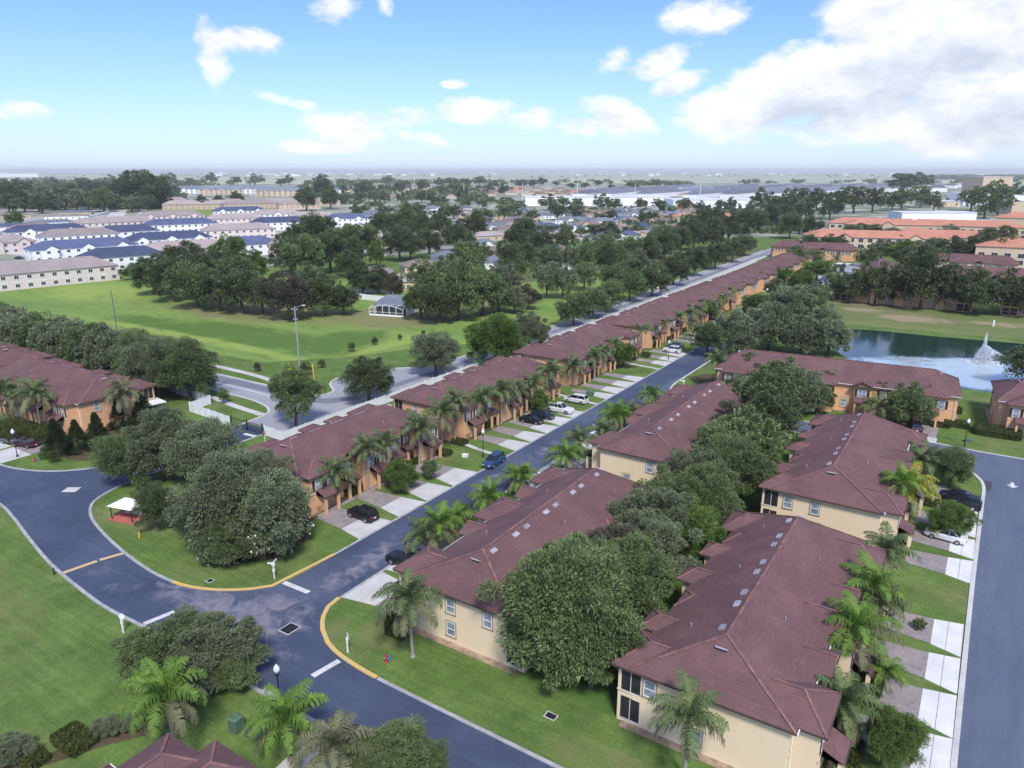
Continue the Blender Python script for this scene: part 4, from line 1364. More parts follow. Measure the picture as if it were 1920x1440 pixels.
for i, (x, y, r) in enumerate([(-127.8, 85.2, 4.8), (-134.6, 82.6, 5.0), (-136.4, 88.0, 4.4), (-141.8, 83.4, 5.0), (-149.0, 84.0, 4.9), (-156.0, 84.2, 4.8), (-163.5, 84.0, 4.7), (-171.0, 84.6, 4.8), (-178.5, 84.3, 4.6), (-186.5, 85.0, 4.9), (-195, 84.6, 4.6), (-203, 85.0, 4.8), (-212, 85.4, 4.7)]):
    tree(x - 5.2, y - .4, r + .9, ('round', 'grey' if i % 3 else 'green'), 'near' if i < 4 else 'mid', 'crape_myrtle', '%s grey green myrtle from the right in the line behind the left rows' % ordn(i), 'tree', 'myrtle line behind the left rows', hs=1.12)
for i, (px, py, w, lf) in enumerate([(310, 1290, 132, 'green'), (404, 1276, 140, 'grey'), (352, 1264, 126, 'dark'), (430, 1290, 92, 'green')]):
    px_tree(px, py, w, kind=('round', lf), lod='near', name='broadleaf_tree',
            label=['rounded bushy tree at the lower left roadside, left part', 'bushy tree at the lower left roadside hiding the kerb', 'darker back crown of the lower left roadside clump', 'small right hand crown of the lower left roadside clump'][i],
            cat='tree', group='bushy trees at the lower left roadside', hs=.82)
# bottom edge
for i, (px, py, w, lf) in enumerate([(735, 1490, 130, 'green'), (800, 1478, 80, 'green'), (20, 1424, 60, 'grey'), (205, 1372, 44, 'grey'), (250, 1366, 40, 'grey')]):
    px_tree(px, py, w, kind=('round', lf), lod='near', name='shrub', cat='shrub', group='shrubs near the bottom edge', hs=.55 if i > 1 else 1.0,
            label=['green shrub tree at the bottom edge right of the paler palm', 'low green shrub at the bottom edge next to the road', 'grey sage shrub in the bottom left corner', 'grey sage shrub in the bed, left one of the pair', 'grey sage shrub in the bed, right one of the pair'][i])

# ---- street trees along the fence and saplings
for i, (px, py, w, lf, hs, lab) in enumerate([(556, 800, 92, 'green', 1.15, 'young ragged tree by the gate end of the white fence'), (692, 752, 90, 'dark', .95, 'rounded dark street tree behind the white fence, second from the gate'),
                                              (817, 706, 84, 'grey', 1.05, 'rounded grey street tree behind the white fence, third from the gate'), (930, 690, 104, 'bright', 1.05, 'bright green street tree behind the white fence'),
                                              (992, 656, 72, 'grey', 1.0, 'grey street tree touching the bright green one')]):
    px_tree(px, py, w, kind=('airy' if i == 0 else 'round', lf), lod='near', name='street_tree', label=lab, cat='tree', group='street trees behind the white fence', hs=hs)
for i, (px, py, w) in enumerate([(399, 680, 16), (484, 697, 14), (420, 757, 22), (604, 690, 14), (573, 705, 22), (660, 660, 15), (703, 647, 12), (750, 638, 10), (323, 663, 14), (794, 630, 9)]):
    px_tree(px, py, w, kind=('tall', ['green', 'brown', 'green', 'green', 'dark'][i % 5]), lod='mid', name='sapling', cat='sapling', group='young saplings around the highway bend', hs=1.0,
            label=['round sapling above the far footpath', 'small sapling right of the round one on the far footpath', 'larger sapling between footpath and white gate fence', 'sapling on the berm right of the lattice pole', 'bushy sapling at the foot of the lattice pole',
                   'sapling on the berm in the middle of the slope', 'sapling high on the berm slope', 'thin sapling before the large trees', 'sapling at the left end of the visible footpath', 'smallest sapling far up the slope'][i])

# ---- woods: (px of crown centre, py of its foot, width, leaf)
def cluster(name_phrase, group, items, name='broadleaf_tree', lod='mid', hs=1.0, shape='round'):
    items = sorted(items, key=lambda t: t[0])
    for i, it in enumerate(items):
        px, py, w, lf = it[:4]
        h = it[4] if len(it) > 4 else hs
        px_tree(px, py, w, kind=(it[5] if len(it) > 5 else shape, lf), lod=lod, name=name, cat='tree', group=group, hs=h,
                label='%s tree from left, %s, %s' % (ordn(i), {'green': 'green', 'dark': 'dark green', 'grey': 'grey green', 'bright': 'bright green', 'brown': 'brownish'}[lf], name_phrase))


cluster('in the dark wood beside the meadow', 'dark wood beside the meadow', [
    (290, 553, 70, 'dark'), (325, 566, 82, 'dark'), (372, 578, 84, 'green'), (345, 545, 85, 'dark'), (415, 583, 80, 'dark'), (400, 550, 80, 'dark'), (455, 588, 84, 'dark'), (493, 590, 70, 'dark'), (450, 555, 76, 'green'),
    (545, 600, 84, 'brown', 1.05), (610, 592, 78, 'dark'), (645, 590, 56, 'dark'), (590, 570, 70, 'dark'), (270, 528, 40, 'green', .6)])
cluster('in the green wood behind the left meadow edge', 'green wood behind the meadow edge', [
    (440, 520, 60, 'bright', 1.3), (480, 528, 50, 'bright', 1.1), (545, 515, 70, 'dark'), (575, 520, 80, 'green'), (620, 512, 76, 'dark'), (600, 480, 80, 'dark'), (560, 478, 60, 'dark'), (655, 520, 50, 'dark'), (650, 485, 66, 'green'), (364, 530, 52, 'grey', 1.2, 'airy')])
cluster('in the big green grove behind the screened pool house', 'grove right of the pool house', [
    (790, 598, 70, 'green'), (825, 606, 78, 'dark'), (860, 600, 96, 'green', 1.15), (905, 592, 86, 'green', 1.1), (810, 570, 82, 'green', 1.1), (870, 560, 90, 'green', 1.15), (935, 586, 62, 'green'), (965, 588, 50, 'grey'), (945, 560, 60, 'grey', 1.2), (990, 580, 46, 'brown')])
cluster('in the oak group behind the pool house', 'oaks behind the pool house', [
    (680, 550, 62, 'dark', .9), (710, 552, 60, 'dark', .9), (740, 562, 40, 'brown', 1.2), (663, 498, 50, 'dark'), (690, 480, 60, 'green'), (707, 500, 34, 'bright', 1.5), (750, 490, 62, 'dark', 1.1), (770, 487, 50, 'dark'), (805, 482, 56, 'dark'),
    (857, 472, 62, 'dark', .9), (720, 450, 54, 'dark'), (760, 445, 56, 'green', 1.1), (790, 448, 50, 'dark'), (825, 445, 48, 'dark'), (890, 448, 52, 'dark'), (875, 500, 50, 'green'), (905, 500, 44, 'green'), (955, 510, 56, 'dark', 1.1), (985, 500, 46, 'dark'), (968, 470, 50, 'dark'),
    (985, 455, 50, 'dark'), (950, 545, 40, 'brown'), (975, 525, 30, 'green', 1.6)])
cluster('on the road behind the orange rows', 'trees along the road behind the orange rows', [
    (1075, 612, 66, 'green'), (1112, 598, 62, 'green'), (1140, 585, 60, 'green'), (1180, 565, 62, 'green'), (1222, 556, 60, 'dark'), (1262, 535, 58, 'dark'), (1302, 518, 54, 'dark'), (1340, 505, 50, 'dark'), (1372, 492, 44, 'dark'), (1395, 480, 40, 'dark'),
    (1150, 550, 56, 'green'), (1195, 530, 60, 'grey')], lod='mid')
cluster('in the mixed thicket left of that wooded road', 'mixed thicket along the wooded road', [
    (1025, 560, 50, 'grey', 1.4, 'airy'), (1055, 560, 60, 'grey', 1.1), (1095, 545, 50, 'green', 1.1), (1030, 520, 50, 'grey', 1.3), (1070, 515, 50, 'grey', 1.1), (1105, 518, 60, 'green', 1.2), (1140, 520, 40, 'dark', 1.7), (1160, 512, 50, 'green', 1.1), (1185, 500, 50, 'green', 1.2),
    (1215, 500, 44, 'dark', 1.4), (1245, 488, 48, 'dark', 1.3), (1275, 478, 46, 'dark', 1.2), (1300, 470, 50, 'dark', 1.1), (1135, 480, 50, 'green', .9), (1020, 480, 56, 'dark', .9), (1060, 470, 44, 'green'), (1335, 468, 50, 'dark', 1.1), (1365, 452, 50, 'dark'), (1330, 440, 50, 'dark'), (1390, 440, 46, 'dark'), (1420, 435, 40, 'dark'), (1290, 452, 44, 'dark'),
    (1440, 430, 44, 'dark'), (1465, 425, 40, 'dark'), (1480, 448, 46, 'dark'), (1240, 460, 40, 'green'), (1520, 440, 40, 'dark', .8)])
cluster('in the round canopy between main street and pond', 'round grey trees between street and pond', [
    (1325, 668, 72, 'dark', .95), (1385, 665, 68, 'grey'), (1440, 655, 72, 'grey'), (1500, 668, 82, 'grey'), (1552, 668, 79, 'grey'), (1375, 640, 68, 'grey'), (1440, 625, 68, 'grey'), (1480, 600, 72, 'grey'), (1520, 590, 60, 'green'), (1540, 628, 60, 'grey'), (1455, 590, 51, 'grey'), (1530, 570, 43, 'green')], hs=.88)
cluster('in front of the orange row across the pond', 'oaks in front of the row across the pond', [
    (1590, 566, 62, 'dark', .9), (1640, 570, 74, 'dark', .95), (1725, 580, 92, 'dark', 1.15), (1685, 572, 40, 'dark'), (1815, 588, 76, 'dark', .95), (1893, 592, 80, 'dark', .9), (1935, 592, 60, 'dark')])
cluster('between the far courts and the terracotta apartments', 'trees before the terracotta apartments', [
    (1512, 482, 40, 'dark'), (1490, 505, 40, 'green'), (1520, 500, 44, 'green', .7), (1560, 478, 50, 'dark', .7), (1600, 462, 56, 'dark', .7), (1640, 462, 50, 'dark', .7), (1670, 465, 46, 'dark', .7), (1690, 500, 54, 'bright', .8), (1715, 510, 60, 'dark', .8), (1740, 490, 50, 'grey', .8),
    (1780, 500, 60, 'dark', .8), (1830, 500, 60, 'dark', .8), (1870, 505, 64, 'dark', .9), (1910, 505, 60, 'dark', .9), (1650, 490, 44, 'grey', .8), (1775, 470, 50, 'grey', .8), (1860, 480, 60, 'dark', .8), (1625, 500, 34, 'green'), (1680, 478, 40, 'green', .8), (1712, 475, 44, 'dark', .7), (1820, 478, 40, 'green', .7)], lod='mid')
cluster('in the line above the terracotta apartments', 'trees above the terracotta apartments', [
    (1570, 402, 46, 'dark'), (1600, 400, 50, 'dark'), (1635, 398, 44, 'dark'), (1555, 412, 40, 'dark'), (1672, 396, 44, 'dark', .8), (1690, 392, 44, 'green', .8), (1725, 390, 40, 'green'), (1750, 396, 30, 'dark'), (1820, 396, 44, 'green', .9), (1870, 404, 46, 'green', 1.2), (1845, 410, 44, 'dark', 1.1), (1888, 398, 20, 'dark', 1.5),
    (1905, 376, 26, 'dark'), (1500, 392, 40, 'dark'), (1530, 396, 40, 'dark'), (1475, 395, 36, 'dark'), (1450, 402, 36, 'dark'), (1425, 398, 40, 'dark'), (1690, 362, 50, 'dark', .7), (1720, 358, 40, 'dark', .7), (1480, 410, 40, 'dark'), (1510, 415, 40, 'dark')], lod='far')
# the treed suburb in the middle distance, row by row
srnd = random.Random(5)


def row(phrase, group, y0, y1, x0, x1, n, w0, w1, lod='far', leaves=('dark', 'dark', 'green', 'green', 'grey'), hs=.95):
    items = []
    for i in range(n):
        t = (i + srnd.uniform(.1, .9)) / n
        items.append((x0 + (x1 - x0) * t, y0 + (y1 - y0) * t + srnd.uniform(-3, 3), srnd.uniform(w0, w1) * .78, srnd.choice(leaves), hs * srnd.uniform(.7, .95)))
    cluster(phrase, group, items, lod=lod)


row('in the front line of the middle suburb', 'front trees of the middle suburb', 442, 452, 1000, 1290, 12, 34, 52)
row('in the second line of the middle suburb', 'second tree line of the middle suburb', 408, 420, 660, 1250, 16, 34, 54)
row('in the dark line before the long white store', 'trees before the long white store', 392, 396, 850, 1440, 16, 30, 46)
row('in the belt left of the long white store', 'tree belt left of the white store', 384, 380, 560, 900, 13, 28, 46)
row('in the upper belt of the middle suburb', 'upper belt of the middle suburb', 366, 362, 560, 960, 13, 24, 40)
row('in the distant belt before the pale plain', 'distant belt before the plain', 347, 351, 380, 980, 20, 20, 36, leaves=('dark', 'dark', 'grey'), hs=.8)
row('in the distant dark belt right of centre', 'distant belt right of centre', 351, 352, 980, 1240, 10, 18, 28, leaves=('dark',), hs=.8)
row('in the large dark belt at the upper left', 'large dark belt at the upper left', 398, 394, 10, 318, 14, 40, 62, leaves=('dark', 'dark', 'grey'))
row('in the second dark belt at the upper left', 'second belt at the upper left', 372, 366, 0, 330, 14, 30, 46, leaves=('dark', 'dark', 'grey'))
row('in the third belt at the upper left', 'third belt at the upper left', 354, 350, 0, 380, 12, 24, 34, leaves=('dark', 'grey'))
cluster('around the left town blocks', 'trees around the left town blocks', [
    (25, 398, 40, 'dark', 1.2), (48, 398, 30, 'dark'), (90, 392, 38, 'grey'), (195, 398, 36, 'green', 1.2), (250, 392, 60, 'dark'), (285, 392, 66, 'dark'), (30, 425, 26, 'green'), (107, 525, 20, 'green', 1.3), (250, 525, 34, 'green', .8), (575, 395, 44, 'green'), (605, 372, 40, 'dark'), (620, 392, 40, 'green'), (380, 392, 24, 'dark'), (410, 390, 22, 'dark'), (445, 388, 26, 'dark')], lod='mid')


# ================================================================== PALMS, HEDGES
def frond_quads(seed, ln=3.1, e0=1.05, bend=2.1, n=34, lf=.66, w=.036, hang=.8):
    rng = np.random.default_rng(seed)
    P = [np.zeros(3)]
    T = []
    steps = 14
    for i in range(steps):
        t = i / steps
        a = e0 - bend * t ** 1.25
        d = np.array([math.cos(a), .0, math.sin(a)])
        T.append(d)
        P.append(P[-1] + d * ln / steps)
    T.append(T[-1])
    P, T = np.array(P), np.array(T)
    Q = []
    for i in range(steps):                      # midrib
        ww = .045 * (1 - .7 * i / steps)
        a, b = P[i], P[i + 1]
        Q.append([a + [0, ww, 0], a - [0, ww, 0], b - [0, ww * .8, 0], b + [0, ww * .8, 0]])
    for k in range(n):
        t = .10 + .90 * k / (n - 1)
        f = t * steps
        i = min(int(f), steps - 1)
        p = P[i] + (P[i + 1] - P[i]) * (f - i)
        tg = T[i]
        L = lf * math.sin(math.pi * min(1, t * .80 + .17)) ** .7 + .12
        for s in (-1, 1):
            j = rng.normal(size=3) * .14
            d1 = np.array([0, s * .85, 0]) + tg * .55 + np.array([0, 0, .18]) + j
            d1 /= np.linalg.norm(d1)
            d2 = np.array([0, s * .45, 0]) + tg * .35 + np.array([0, 0, -hang]) + j
            d2 /= np.linalg.norm(d2)
            m = p + d1 * L * .5
            e = m + d2 * L * .6
            u = tg * w
            Q.append([p - u, p + u, m + u * 1.1, m - u * 1.1])
            Q.append([m - u * 1.1, m + u * 1.1, e + u * .3, e - u * .3])
    return np.array(Q)


FR = {}
for leaf in ('palm', 'palmbright', 'palmold', 'palmyellow'):
    FR[leaf] = [quads_mesh('frond', frond_quads(1 + k, ln, e, b, hang=h), LEAF[leaf]) for k, (ln, e, b, h) in enumerate([(2.7, 1.45, 1.25, .5), (3.0, 1.15, 1.9, .7), (3.1, .75, 2.0, .85), (2.9, .25, 1.75, .95), (2.6, -.35, 1.15, 1.0)])]


def palm_crown_far(leaf):
    qs = []
    for k in range(13):
        q = frond_quads(k + 40, 2.8, [1.3, .95, .6, .2][k % 4], 1.8, n=11, lf=.7, w=.09)
        a = k * 2.4
        c, s = math.cos(a), math.sin(a)
        q = q @ np.array([[c, s, 0], [-s, c, 0], [0, 0, 1]])
        qs.append(q)
    return quads_mesh('crown', np.concatenate(qs), LEAF[leaf])


PALM_FAR = {k: palm_crown_far(k) for k in ('palm', 'palmold', 'palmbright')}


def palm_trunk(h, bulge=.17, lean=0):
    mb = MB()
    z = [0, .25, h * .3, h * .65, h * .93]
    r = [bulge * 1.5, bulge, bulge * .88, bulge * .8, bulge * .68]
    for i in range(4):
        mb.cyl((lean * (z[i] / h) ** 2, 0, z[i]), (lean * (z[i + 1] / h) ** 2, 0, z[i + 1]), r[i], r[i + 1], 10, False)
    return mb.mesh('trunk', M['palmbark'], True)


def palm_shaft():
    return MB().lathe([(.12, -.75), (.17, -.45), (.155, -.1), (.08, .28), (.02, .5)], 8).mesh('crownshaft', LEAF['palm'], True)


PTRUNK = {}
SHAFT = palm_shaft()
NP = 0


def palm(x, y, h, label, group, leaf='palm', s=1.0, near=True, n=21, old=6):
    global NP
    NP += 1
    rnd = random.Random(NP * 13 + 5)
    t = thing('palm_tree', label, 'palm', (x, y, .02), rnd.uniform(0, 6.28), group, 1)
    t.rotation_euler = (rnd.uniform(-.05, .05), rnd.uniform(-.05, .05), rnd.uniform(0, 6.28))
    s *= rnd.uniform(.88, 1.1)
    n += rnd.randrange(-3, 4)
    s *= 1.22
    hk = round(h * 2) / 2
    if hk not in PTRUNK:
        PTRUNK[hk] = palm_trunk(hk)
    link('trunk', PTRUNK[hk], t)
    if not near:
        c = link('crown', PALM_FAR[leaf], t, (0, 0, hk), rnd.uniform(0, 6), s)
        return t
    link('crownshaft', SHAFT, t, (0, 0, hk - .1), None, s)
    for i in range(n):
        k = i / n
        lv = 0 if k < .16 else 1 if k < .42 else 2 if k < .72 else 3 if k < .9 else 4
        lf = 'palmold' if i >= n - old else leaf
        o = link('frond', FR[lf][lv], t, (0, 0, hk + .22 - .25 * k), 0, s * rnd.uniform(.85, 1.1))
        o.rotation_euler = (rnd.uniform(-.12, .12), rnd.uniform(-.12, .12), i * 2.4 + rnd.uniform(-.25, .25))
    return t


def px_palm(px, py, top_py, label, group, **k):
    """foot and crown heart of the palm in the photograph give its height"""
    p = gp(px, py)
    d = math.hypot(p.x, p.y)
    # height of the crown heart above the foot
    r = ray(px, top_py)
    t = d / math.hypot(r.x, r.y)
    h = CAM_Z + r.z * t
    return palm(p.x, p.y, max(1.2, min(h, 9.5)), label, group, **k)


GPA = 'queen palms in front of the orange street rows'
PA = [(634, 945, 888, 'palm leaning over the porch of the nearest orange row'), (690, 922, 845, 'tall palm with two tone crown in the middle of the nearest orange row'), (722, 905, 835, 'palm right behind the two tone one on the nearest orange row'),
      (786, 873, 806, 'palm at the right end of the nearest orange row'), (829, 843, 778, 'left one of the palm pair at the near end of the second orange row'), (853, 831, 752, 'taller right one of the palm pair at the near end of the second orange row'),
      (904, 810, 748, 'third palm of the second orange row'), (940, 794, 736, 'fourth palm of the second orange row'), (965, 778, 735, 'fifth palm of the second orange row'), (1000, 765, 722, 'sixth palm of the second orange row'), (1030, 748, 700, 'tall palm at the far end of the second orange row'),
      (1075, 723, 688, 'first palm of the third orange row'), (1114, 712, 672, 'palm with hanging dry fronds on the third orange row'), (1131, 699, 664, 'third palm of the third orange row'), (1148, 688, 655, 'fourth palm of the third orange row'),
      (1201, 661, 618, 'tall palm at the near end of the fourth orange row'), (1222, 650, 618, 'second palm of the fourth orange row'), (1243, 637, 606, 'third palm of the fourth orange row'), (1272, 628, 596, 'fourth palm of the fourth orange row')]
for i, (px, py, ty, lab) in enumerate(PA):
    px_palm(px, py, ty, lab, GPA, leaf='palm', s=1.0, near=i < 15, old=4 + i % 3)
for i in range(26):
    t = i / 25
    px, py = 1292 + 175 * t + srnd.uniform(-3, 3), 618 - 106 * t + srnd.uniform(-2, 2)
    px_palm(px, py, py - 30 + 12 * t, '%s palm of the dense palm line beyond the fourth orange row' % ordn(i), 'dense palm line farther up the street', leaf=('palm', 'palmold', 'palm', 'palmbright')[i % 4], near=False)
GPB = 'palms and palm shrubs in front of the cream rows, main street side'
for i, (px, py, ty, h, leaf, lab) in enumerate([
        (800, 1052, 1010, 0, 'palm', 'yellowish palm over the black pickup at the corner cream row'), (845, 1010, 985, 0, 'palmbright', 'bushy palm beside the corner cream row roof edge'), (915, 962, 935, 0, 'palmbright', 'bright palm at the far end of the corner cream row'),
        (975, 925, 900, 0, 'palmbright', 'low bright palm by the lawn between the two left cream rows'), (1085, 880, 828, 0, 'palm', 'large palm at the near end of the farther left cream row'), (1060, 895, 862, 0, 'palmbright', 'low palm left of the large palm at the farther cream row'),
        (1128, 868, 812, 0, 'palm', 'palm touching the pale end wall of the farther left cream row'), (1150, 812, 780, 0, 'palmbright', 'palm between street and farther left cream roof'), (1222, 772, 742, 0, 'palmbright', 'bright low palm near the far roof end of the farther left cream row'),
        (1175, 800, 775, 0, 'palmold', 'dry fronded palm next to the farther left cream roof'), (822, 1035, 995, 0, 'palmbright', 'second palm over the black pickup, nearer the roof')]):
    px_palm(px, py, ty, lab, GPB, leaf=leaf)
GPC = 'palms in front of the right cream rows'
for i, (px, py, ty, leaf, lab) in enumerate([
        (1570, 1378, 1318, 'palm', 'round headed palm beside the lawn at the bottom of the nearest row front'), (1592, 1290, 1192, 'palmbright', 'bright green leaning palm in front of the nearest right row'),
        (1640, 1205, 1132, 'palm', 'drooping palm halfway along the nearest right row'), (1625, 1188, 1105, 'palmbright', 'darker palm just above the drooping one at the nearest right row'), (1650, 1110, 1040, 'palm', 'wide dark palm at the far end of the nearest right row'),
        (1690, 985, 915, 'palmyellow', 'palm with bright yellow fronds beside the black minivan driveway'), (1672, 990, 912, 'palmbright', 'green palm immediately left of the yellow one'), (1720, 905, 868, 'palm', 'palm in front of the second right row near the road bend'),
        (1655, 1300, 1262, 'palmbright', 'small palm shrub beside the walk to the nearest right row')]):
    px_palm(px, py, ty, lab, GPC, leaf=leaf, s=1.05 if i < 8 else .6)
GPD = 'palms around the lake building and the corner lawns'
for px, py, ty, leaf, s, lab in [
        (774, 1231, 1128, 'palm', 1.1, 'tall palm on the corner lawn beside the red hydrant'), (1283, 1462, 1345, 'palm', 1.12, 'big drooping palm at the bottom edge before the nearest right row'),
        (330, 1405, 1305, 'palmbright', 1.12, 'large bright palm rising over the bottom left maroon roof'), (545, 1425, 1352, 'palmbright', 1.0, 'bright palm beside the lamp post at the bottom'),
        (640, 1490, 1405, 'palmold', 1.0, 'pale palm at the bottom edge over the concrete drive'), (1340, 728, 680, 'palm', 1.05, 'tall palm on the corner lawn across from the white parked car'),
        (1470, 735, 690, 'palmbright', .9, 'palm in front of the left half of the lake building roof'), (1548, 758, 712, 'palmbright', .8, 'slim palm before the lake building wall'), (1645, 775, 730, 'palmbright', .75, 'small palm by the second windows of the lake building'),
        (1640, 790, 765, 'palm', 1.1, 'broad low palm by the arched entry of the lake building'), (1712, 770, 748, 'palmbright', .9, 'palm near the right end of the lake building'), (1738, 775, 742, 'palmold', .8, 'dry palm before the porch at the right end of the lake building'),
        (240, 805, 742, 'palmold', 1.05, 'dry palm before the right end of the left orange row'), (78, 815, 740, 'palm', 1.2, 'tall palm in front of the left orange row'), (12, 800, 735, 'palm', 1.15, 'palm at the very left edge before the orange row'),
        (45, 800, 742, 'palm', 1.05, 'palm between the other two palms of the left orange row'), (1605, 515, 470, 'palmold', 1.1, 'palm in the far court before the end row'), (1565, 512, 485, 'palmold', 1, 'smaller palm in the far court'),
        (1555, 545, 520, 'palm', 1.2, 'grey palm by the far bend of the main street')]:
    px_palm(px, py, ty, lab, GPD, leaf=leaf, s=s, near=py > 600)


def hedge_mesh(name, lx, ly, h, seed, dens=150, leaf='hedge'):
    rng = np.random.default_rng(seed)
    n = int(dens * (lx * ly + (lx + ly) * h))
    # points on a rounded box surface
    u = rng.uniform(-1, 1, (n, 3))
    k = rng.integers(0, 3, n)
    pr = np.array([ly * h, lx * h, lx * ly]); pr = pr / pr.sum()
    k = rng.choice(3, n, p=pr)
    u[np.arange(n), k] = np.where(rng.uniform(size=n) < .5, -1, 1) * rng.uniform(.8, 1.08, n)
    u[:, 2] = np.abs(u[:, 2])
    p = u / (1 + .10 * (np.abs(u[:, [0]]) ** 6 + np.abs(u[:, [1]]) ** 6)) * np.array([lx / 2, ly / 2, h])
    p[:, 2] *= 1 - .12 * rng.uniform(size=n)
    d = unit(rng.normal(size=(n, 3)) + u * .6)
    s = unit(np.cross(d, rng.normal(size=(n, 3))))
    L, W = .16, .06
    return quads_mesh(name, np.stack([p - d * L, p + s * W, p + d * L, p - s * W], 1), LEAF[leaf])


HEDGES = {}


def hedge(x, y, lx, ly, h, label, group, rz=0, leaf='hedge', cat='hedge', name='hedge'):
    key = (round(lx), round(ly), round(h, 1), leaf)
    if key not in HEDGES:
        HEDGES[key] = hedge_mesh('foliage', lx, ly, h, len(HEDGES), leaf=leaf)
    o = link(name, HEDGES[key], None, (x, y, .04), rz)
    return tag(o, label, cat, group)


hn = 0
for (xs, segs, nm) in [(-72.9, [(62, 66), (68.2, 72.5), (76, 79), (81, 85)], 'nearest orange row'), (-72.9, [(96, 100.5), (103.5, 107.5), (110, 115), (117.5, 121), (124, 128)], 'second orange row'),
                       (-72.9, [(138, 142), (146, 150), (154, 158), (162, 167)], 'third orange row'), (-5.6, [(51, 55), (58, 61.5), (65, 69), (73, 77)], 'nearest right cream row'), (-4.9, [(94, 98), (102, 106), (110, 114)], 'second right cream row'),
                       (-46.2, [(52, 56), (60, 65), (70, 75), (78, 81)], 'corner cream row'), (-46.2, [(96, 100), (106, 110), (114, 118)], 'farther left cream row'), (-72.6, [(180, 186), (190, 195), (200, 206)], 'fourth orange row')]:
    for j, (a, b) in enumerate(segs):
        hedge(xs, (a + b) / 2, 1.5, b - a, 1.1, '%s clipped hedge from the near end, front of the %s' % (ordn(j), nm), 'clipped hedges along the house fronts')
for j, (px, py, w, h, lab) in enumerate([(862, 832, 3, .8, 'round clipped shrub below the tall palm pair'), (832, 852, 3.2, .8, 'round clipped shrub left of the tall palm pair'), (1205, 668, 4, 1.0, 'round clipped shrub at the near end of the fourth orange row'),
                                         (1755, 797, 5, 1.0, 'long clipped shrub before the lake building end'), (1790, 798, 5, .9, 'curved clipped shrub edge at the lake building lawn'), (1868, 815, 8, 1.2, 'clipped hedge before the right edge orange row'),
                                         (1792, 775, 2, 1.3, 'spiky shrub by the corner of the lake building'), (1600, 768, 5, 1.5, 'shrubs by the arched door of the lake building'), (30, 818, 10, 2.2, 'broad dark shrub mass below the left orange row'), (80, 822, 8, 1.9, 'second dark shrub mass below the left orange row'),
                                         (745, 1190, 2.5, 2.2, 'dark shrub at the corner of the corner cream row wall'), (1608, 1292, 4, 1.7, 'round dark shrub by the nearest right row walk'), (1560, 1405, 5, 1.0, 'low shrub at the bottom of the nearest right row'),
                                         (140, 1392, 4, .6, 'dark low hedge in the lower left bed'), (60, 1425, 3, .6, 'darker hedge end at the bottom left corner'), (1735, 945, 3, .8, 'shrub before the door of the second right row')]):
    p = gp(px, py)
    hedge(p.x, p.y, w, w * .62, h, lab, 'separate clipped shrubs', rz=.0, leaf='hedge', cat='shrub', name='clipped_shrub')
# small flowering street trees on the verges
for px, py, w, hs, lf, lab in [(870, 975, 26, 1.3, 'bright', 'small young tree between driveways of the nearest orange row'), (752, 922, 62, 1.05, 'bright', 'bushy bright green tree before the nearest orange row'), (808, 900, 34, 1.2, 'green', 'small tree at the driveway right of the bushy one'),
                               (1012, 772, 40, 1.1, 'bright', 'small bright tree beside the white pickup'), (1168, 690, 50, 1.0, 'bright', 'light green tree between the third and fourth orange rows'), (1775, 1005, 68, .9, 'bright', 'small flowering tree over the white sedan'),
                               (1780, 915, 62, 1.2, 'green', 'small round tree on the verge above the black minivan'), (1668, 1432, 92, 1.05, 'bright', 'loose bright tree over the driveways at the bottom right'), (1722, 1180, 22, .8, 'green', 'thin little shrub in the driveway bed'),
                               (1700, 800, 72, 1.05, 'green', 'round green tree before the right part of the lake building'), (1160, 800, 50, .8, 'bright', 'yellow green bush between street and farther left cream row'), (1190, 790, 44, .8, 'brown', 'reddish bush beside the yellow green one'),
                               (880, 985, 44, .7, 'bright', 'low bright bush before the corner cream row'), (800, 1000, 40, .7, 'bright', 'bright bush between palms before the corner cream row'), (940, 945, 36, .6, 'bright', 'bright bush at the far end before the corner cream row'),
                               (1925, 725, 74, .9, 'dark', 'dark tree at the right edge beside the pond'), (1405, 735, 70, 1.0, 'green', 'green tree before the left end of the lake building'), (1450, 770, 110, .85, 'green', 'large green tree between farther cream row and lake building'), (1505, 765, 84, .9, 'grey', 'grey green tree before the lake building arch'),
                               (1390, 760, 60, 1.0, 'grey', 'pale tree left of the large one before the lake building'), (1565, 560, 30, 1.3, 'bright', 'bright small tree at the far street bend'), (1530, 530, 60, .7, 'bright', 'bright spreading tree at the street end'), (1500, 545, 50, .7, 'bright', 'second bright spreading tree at the street end'),
                               (1330, 600, 40, .8, 'green', 'green tree amid the palm line'), (1410, 590, 44, .9, 'bright', 'bright tree beside the far lamp post'), (1450, 560, 40, .9, 'green', 'green tree after the far lamp post'), (1470, 535, 40, .8, 'bright', 'bright tree near the last street row')]:
    px_tree(px, py, w, kind=('airy' if w < 40 else 'round', lf), lod='near' if py > 860 else 'mid', name='garden_tree', label=lab, cat='tree', group='small trees in the front gardens', hs=hs)

# ================================================================== CARS
def loft(mb, rings):
    vs = [p for r_ in rings for p in r_]
    n = len(rings[0])
    fs = []
    for k in range(len(rings) - 1):
        for i in range(n):
            j = (i + 1) % n
            fs.append((k * n + i, k * n + j, (k + 1) * n + j, (k + 1) * n + i))
    fs.append(tuple(range(n - 1, -1, -1)))
    fs.append(tuple(range((len(rings) - 1) * n, len(rings) * n)))
    mb.add(vs, fs)


def section(x, zb, zt, hw):
    return [(x, -hw * .93, zb), (x, -hw, zb + .14), (x, -hw, zt - .16), (x, -hw * .88, zt), (x, hw * .88, zt), (x, hw, zt - .16), (x, hw, zb + .14), (x, hw * .93, zb)]


CARM = {}


